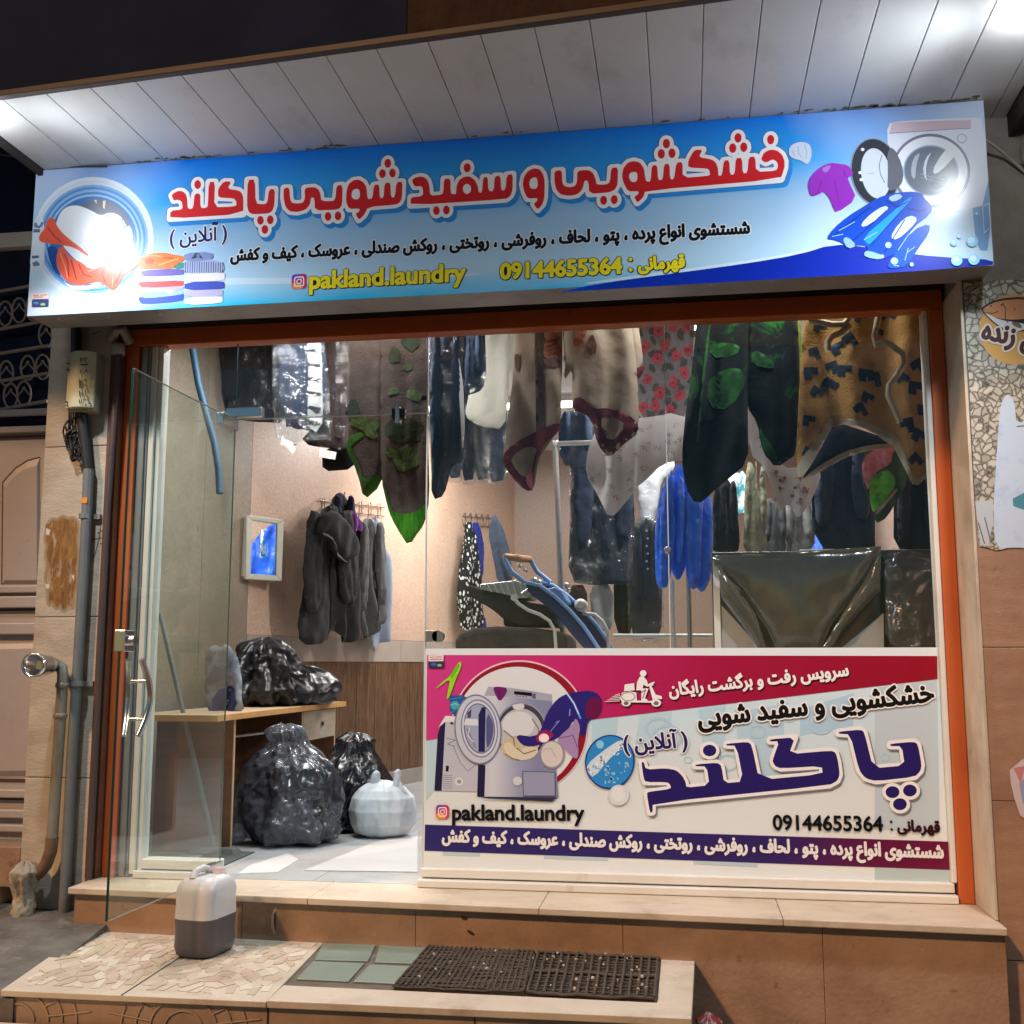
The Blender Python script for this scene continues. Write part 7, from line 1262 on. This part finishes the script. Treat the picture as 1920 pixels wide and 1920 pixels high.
for q in ([(-2.475, -1.10), (-2.035, -1.092), (-2.08, -.225), (-2.63, -.21)], [(-2.022, -1.09), (-1.50, -1.085), (-1.565, -.25), (-2.066, -.225)]):
    mosaic(q, [(.5, .06, .02, .44), (.03, .62, .04, .46), (.97, .62, .04, .46), (.5, .96, .04, .3)]).build('mosaic_tile', st)
mb = MB()
for a_, b_ in (((-2.029, -1.104), (-2.073, -.223)),): mb.hexa([(a_[0] - .003, a_[1], .3762), (a_[0] + .003, a_[1], .3762), (b_[0] + .003, b_[1], .3762), (b_[0] - .003, b_[1], .3762)], [(a_[0] - .003, a_[1], .3772), (a_[0] + .003, a_[1], .3772), (b_[0] + .003, b_[1], .3772), (b_[0] - .003, b_[1], .3772)], hole)
mb.build('joint', st)
gt = M('green_tile', (.17, .24, .20), .35, col2=(.22, .29, .25), vscale=5); grime(gt, (.28, .25, .19), 6, .58, .8)
cz = lambda L: [on_z(500 + x / 2.133, 1600 + y / 2.133, .376) for x, y in L]
for q in ([(225, 362), (437, 366), (405, 433), (192, 427)], [(452, 368), (640, 375), (608, 443), (432, 437)], [(186, 433), (392, 441), (327, 514), (118, 505)], [(412, 447), (600, 455), (552, 525), (347, 515)]):
    P = cz(q); mb = MB(); mb.hexa([(p.x, p.y, .3725) for p in P], [(p.x, p.y, .379) for p in P], gt); mb.build('green_tile', st, bevel=.002)
# raised fan ribs on the front of the step
rib = M('front_rib', (.40, .30, .21), .6, col2=(.33, .24, .16), vscale=6)
mb = MB()
def fy(x): return -1.0925 + (x + 2.47) * .0184
for cx in (-2.44, -1.80):
    for k in range(4):
        r = .07 + .055 * k; pts = [(cx + r * math.cos(t * .1745), .27 + r * .8 * math.sin(t * .1745)) for t in range(19)]; pts = [p for p in pts if p[1] < .352 and p[0] > -2.46]
        for i in range(len(pts) - 1):
            if abs(pts[i + 1][0] - pts[i][0]) < .05: mb.tube([(x, fy(x), z) for x, z in pts[i:i + 2]], .0035, rib, 6, cap=False)
        for t in range(1, 18, 2):
            a_ = t * .1745; p1, p2 = (cx + r * math.cos(a_), .27 + r * .8 * math.sin(a_)), (cx + (r + .055) * math.cos(a_), .27 + (r + .055) * .8 * math.sin(a_))
            if k and p2[1] < .352 and p2[0] > -2.46: mb.tube([(x, fy(x), z) for x, z in (p1, p2)], .003, rib, 6, cap=False)
mb.build('raised_fan', st)
mb = MB()
for x in (-1.49, -.75): mb.box(x - .002, x + .002, fy(x) - .002, fy(x) + .01, .0, .353, hole)
mb.build('front_joint', st)
rub = M('mat_rubber', (.05, .036, .026), .85, col2=(.085, .064, .046), vscale=30, bump=.4)
dirt = M('mat_dirt', (.075, .056, .04), .95, col2=(.04, .03, .022), vscale=40, bump=.6, bscale=90)
for k, (q, lab, nx_, ny_) in enumerate((([(-1.085, -.88), (-.608, -.875), (-.655, -.262), (-1.092, -.262)], 'dark rubber scraper mat of fine squares left on the step', 22, 26), ([(-.592, -.878), (-.14, -.885), (-.142, -.29), (-.63, -.265)], 'dark rubber scraper mat of long bars right on the step', 15, 13))):
    t = thing('door_mat', lab, 'door mat', (sum(p[0] for p in q) / 4, -.57, .381), 'scraper mats on the step')
    B = lambda u, v: Vector((q[0][0] * (1 - u) * (1 - v) + q[1][0] * u * (1 - v) + q[2][0] * u * v + q[3][0] * (1 - u) * v, q[0][1] * (1 - u) * (1 - v) + q[1][1] * u * (1 - v) + q[2][1] * u * v + q[3][1] * (1 - u) * v, 0))
    m = MB(); m.hexa([(*B(u, v).xy, .3722) for u, v in ((0, 0), (1, 0), (1, 1), (0, 1))], [(*B(u, v).xy, .379) for u, v in ((0, 0), (1, 0), (1, 1), (0, 1))], dirt); m.build('caked_dirt', t)
    m = MB(); rr = random.Random(30 + k)
    for i in range(nx_ + 1):
        u = i / nx_; m.tube([B(min(1, max(0, u + rr.uniform(-.004, .004))), v) + Vector((0, 0, .389 + rr.uniform(-.002, .002))) for v in [j / 10 for j in range(11)]], .0048 if k == 0 else .0062, rub, 6)
    for j in range(ny_ + 1):
        v = j / ny_; m.tube([B(u, min(1, max(0, v + rr.uniform(-.006, .006)))) + Vector((0, 0, .385 + rr.uniform(-.003, .004))) for u in [i / 10 for i in range(11)]], .0046 if k == 0 else (.0075 if j % 6 == 0 else .003), rub, 6)
    m.build('rubber_grid', t)
peb = M('white_grit', (.6, .57, .5), .8, col2=(.45, .3, .2), vscale=20)
mb = MB(); rr = random.Random(17)
for k in range(46):
    x, y = (rr.uniform(-.58, -.17), rr.uniform(-.85, -.30)) if k < 34 else (rr.uniform(-1.05, -.62), rr.uniform(-.8, -.3)); s_ = rr.uniform(.003, .008); mb.lathe((x, y, .389), [(-.004, s_ * .5), (0, s_), (s_, s_ * .7)], peb, 'z', 6, False)
o = mb.build('grit'); o['kind'] = 'stuff'; o['label'] = 'white grit caught in the scraper mats'
# jerry can half full of dark liquid
jc = thing('jerry_can', 'translucent white canister half full of purple grey liquid on the step', 'canister', (-2.0, -.50, .378))
jx, jy = -1.985, -.505
jw = M('canister_plastic', (.62, .60, .60), .38, col2=(.68, .66, .65), vscale=3, bump=.06, bscale=30, sub=.3); jl = M('canister_liquid', (.115, .10, .12), .38, col2=(.09, .08, .095), vscale=4, bump=.06, bscale=30)
def ring(z, hx_, hy_, r=.052, n=8): return [Vector((jx + sx * (hx_ - r) + r * math.cos(R_(a0 + 90 * i / n)), jy + sy_ * (hy_ - r) + r * math.sin(R_(a0 + 90 * i / n)), z)) for sx, sy_, a0 in ((1, 1, 0), (-1, 1, 90), (-1, -1, 180), (1, -1, 270)) for i in range(n + 1)]
rot = R_(-8)
def body(zs, mat, nm, caps):
    vs = []; m = len(ring(0, .1, .1))
    for z, a_, b_ in zs:
        for p in ring(z, a_, b_): d = p - Vector((jx, jy, p.z)); vs.append(Vector((jx + d.x * math.cos(rot) - d.y * math.sin(rot), jy + d.x * math.sin(rot) + d.y * math.cos(rot), z)))
    mb = MB(); mb.add(vs, [(i * m + k, i * m + (k + 1) % m, (i + 1) * m + (k + 1) % m, (i + 1) * m + k) for i in range(len(zs) - 1) for k in range(m)], mat, True); mb.add(vs, [tuple(reversed(range(m))), tuple(range((len(zs) - 1) * m, len(zs) * m))], mat); return mb.build(nm, jc)
body([(.3785, .070, .092), (.388, .086, .111), (.42, .092, .118), (.475, .090, .116), (.53, .093, .119)], jl, 'liquid', 1)
body([(.5302, .093, .119), (.58, .091, .117), (.63, .092, .118), (.66, .086, .110), (.680, .070, .09), (.688, .056, .07)], jw, 'body', 1)
mb = MB(); mb.tube([(jx - .03, jy - .07, .680), (jx - .03, jy - .05, .708), (jx - .02, jy + .0, .716), (jx - .015, jy + .035, .706), (jx - .012, jy + .05, .680)], [.016, .014, .013, .014, .016], jw, 12); mb.build('handle', jc)
mb = MB(); mb.lathe((jx + .03, jy + .05, .684), [(0, .03), (.006, .03), (.007, .026), (.024, .026), (.026, .02)], M('red_white_cap', (.55, .42, .40), .5), 'z', 20); mb.build('cap', jc)
# ================================================================== right wall: fish shop poster and loose wire
ps = thing('wall_poster', 'torn pebble-print poster with an orange fish emblem on the right wall', 'poster', (1.6, -.295, 2.0))
PYr = PY(-.292); peb_m = M('pebble_print', (.36, .32, .25), .6); nt = peb_m.node_tree; tc = nt.nodes.new('ShaderNodeTexCoord'); vo = nt.nodes.new('ShaderNodeTexVoronoi'); vo.feature = 'DISTANCE_TO_EDGE'; vo.inputs['Scale'].default_value = 34; vc = nt.nodes.new('ShaderNodeTexVoronoi'); vc.inputs['Scale'].default_value = 34; vo.inputs['Randomness'].default_value = 1; nz_ = nt.nodes.new('ShaderNodeTexNoise'); nz_.inputs['Scale'].default_value = 14; nz_.inputs['Detail'].default_value = 4; mxv = nt.nodes.new('ShaderNodeMix'); mxv.data_type = 'RGBA'; mxv.inputs[0].default_value = .06; nt.links.new(tc.outputs['Object'], nz_.inputs['Vector']); nt.links.new(tc.outputs['Object'], mxv.inputs[6]); nt.links.new(nz_.outputs['Color'], mxv.inputs[7])
rp = nt.nodes.new('ShaderNodeValToRGB'); rp.color_ramp.elements[0].color = (.07, .055, .04, 1); rp.color_ramp.elements[1].color = (.46, .42, .34, 1); rp.color_ramp.elements[1].position = .16; rp.color_ramp.elements[0].position = .0
mx_ = nt.nodes.new('ShaderNodeMix'); mx_.data_type = 'RGBA'; mx_.blend_type = 'MULTIPLY'; mx_.inputs[0].default_value = .6; nt.links.new(mxv.outputs[2], vo.inputs['Vector']); nt.links.new(mxv.outputs[2], vc.inputs['Vector']); nt.links.new(vo.outputs[0], rp.inputs[0]); nt.links.new(rp.outputs[0], mx_.inputs[6]); hs = nt.nodes.new('ShaderNodeHueSaturation'); hs.inputs['Saturation'].default_value = .08; hs.inputs['Value'].default_value = 1.4; nt.links.new(vc.outputs['Color'], hs.inputs['Color']); nt.links.new(hs.outputs[0], mx_.inputs[7]); nt.links.new(mx_.outputs[2], nt.nodes['Principled BSDF'].inputs['Base Color'])
a = Art(PYr, .001); a.poly([(1806, 530), (1870, 526), (1990, 520), (2000, 1025), (1960, 1030), (1900, 1026), (1870, 1032), (1836, 1024), (1828, 940), (1816, 700)], peb_m); a.build('sheet', ps)
a = Art(PYr, .0012); a.ell(1902, 618, 66, 66, pc(214, 160, 84, .6), n=48); 
a.poly([(1838, 582), (1846, 572), (1870, 560), (1920, 556), (1990, 566), (1990, 600), (1900, 628), (1868, 612)], pc(20, 20, 24, .6), 1); a.poly([(1841, 581), (1850, 574), (1872, 564), (1920, 560), (1990, 570), (1990, 590), (1910, 600), (1870, 598), (1850, 588)], pc(206, 140, 92, .6), 1); a.poly([(1842, 583), (1852, 589), (1874, 600), (1915, 606), (1940, 612), (1900, 624), (1870, 610)], pc(226, 226, 222, .6), 1)
a.ell(1858, 574, 2, 1.6, pc(60, 30, 20, .6), n=8); a.ell(1878, 572, 2.4, 2, pc(90, 50, 30, .6), n=8); a.ell(1902, 580, 2, 2, pc(90, 50, 30, .6), n=8); a.stroke([(1880, 568), (1886, 580), (1884, 596), (1890, 606)], 1.6, pc(60, 40, 30, .6)); a.stroke([(1846, 586), (1860, 588), (1872, 584)], 1.4, pc(40, 30, 24, .6)); a.poly([(1894, 604), (1910, 604), (1918, 616), (1904, 614)], pc(130, 100, 80, .6), 1); a.build('fish_emblem', ps)
a = Art(PYr, .003); a.text('ماهی زنده', (1840, 634), (1996, 668), pc(74, 30, 26, .6), tall=1.35, bold=.005, halo=pc(228, 216, 206, .6), halo_w=.007); a.build('lettering', ps)
a = Art(PYr, .0012); fishb = M('blue_white_fish', lin((190, 204, 222)), .5, col2=lin((130, 166, 206)), vscale=5, vlo=.5, vhi=.7)
a.poly([(1875, 762), (1884, 742), (1892, 740), (1902, 752), (1906, 800), (1940, 770), (1990, 740), (1990, 1028), (1946, 1030), (1900, 1026), (1866, 1030), (1862, 960), (1868, 860)], fishb, 1); a.poly([(1828, 940), (1862, 938), (1862, 980), (1852, 1024), (1838, 1022)], pc(180, 186, 192, .6)); a.poly([(1898, 928), (1990, 910), (1990, 960), (1900, 956)], pc(70, 130, 150, .6), 1)
for q in ([(1834, 980), (1846, 1020)], [(1846, 970), (1858, 1018)], [(1906, 800), (1990, 790)]): a.stroke(q, 2.4, pc(100, 106, 112, .6))
a.build('fish_picture', ps)
ps2 = thing('wall_sticker', 'pale torn advert edge low on the brown right wall', 'sticker', (1.6, -.295, 1.2))
a = Art(PYr, .001); a.poly([(1892, 1432), (1990, 1400), (1990, 1545), (1918, 1545), (1896, 1480)], pc(206, 190, 196, .6), 1); a.poly([(1908, 1452), (1990, 1440), (1990, 1530), (1920, 1522)], pc(150, 160, 190, .6), 1); a.poly([(1900, 1440), (1922, 1436), (1914, 1470)], pc(196, 130, 130, .6)); a.build('torn_sheet', ps2)
mb = MB(); mb.tube([on_y(1846, 262, -.40), on_y(1862, 272, -.36), on_y(1885, 290, -.32), on_y(1920, 322, -.30), on_y(1990, 380, -.30)], .006, M('pale_cable', (.42, .4, .36), .6), 8); tag(mb.build('loose_cable'), 'pale cable running from the sign to the right wall', 'cable')
mb = MB(); mb.tube([on_y(-30, 284, -.5), on_y(60, 300, -.47), on_y(130, 312, -.466), on_y(200, 312, -.465)], .004, cab, 8); tag(mb.build('black_wire'), 'thin black wire under the canopy at the left end of the sign', 'wire')
o = sack('crumpled_wrapper', None, (.05, -.385, .0), [(0, .03), (.04, .045), (.12, .035), (.17, .04), (.2, .012)], M('red_white_wrapper', (.42, .05, .04), .4, col2=(.6, .5, .45), vscale=22, vlo=.48, vhi=.55), n=24, rows=20, amp=.05, seed=31, sc=16); tag(o, 'crumpled red and white wrapper in the corner right of the step', 'wrapper')
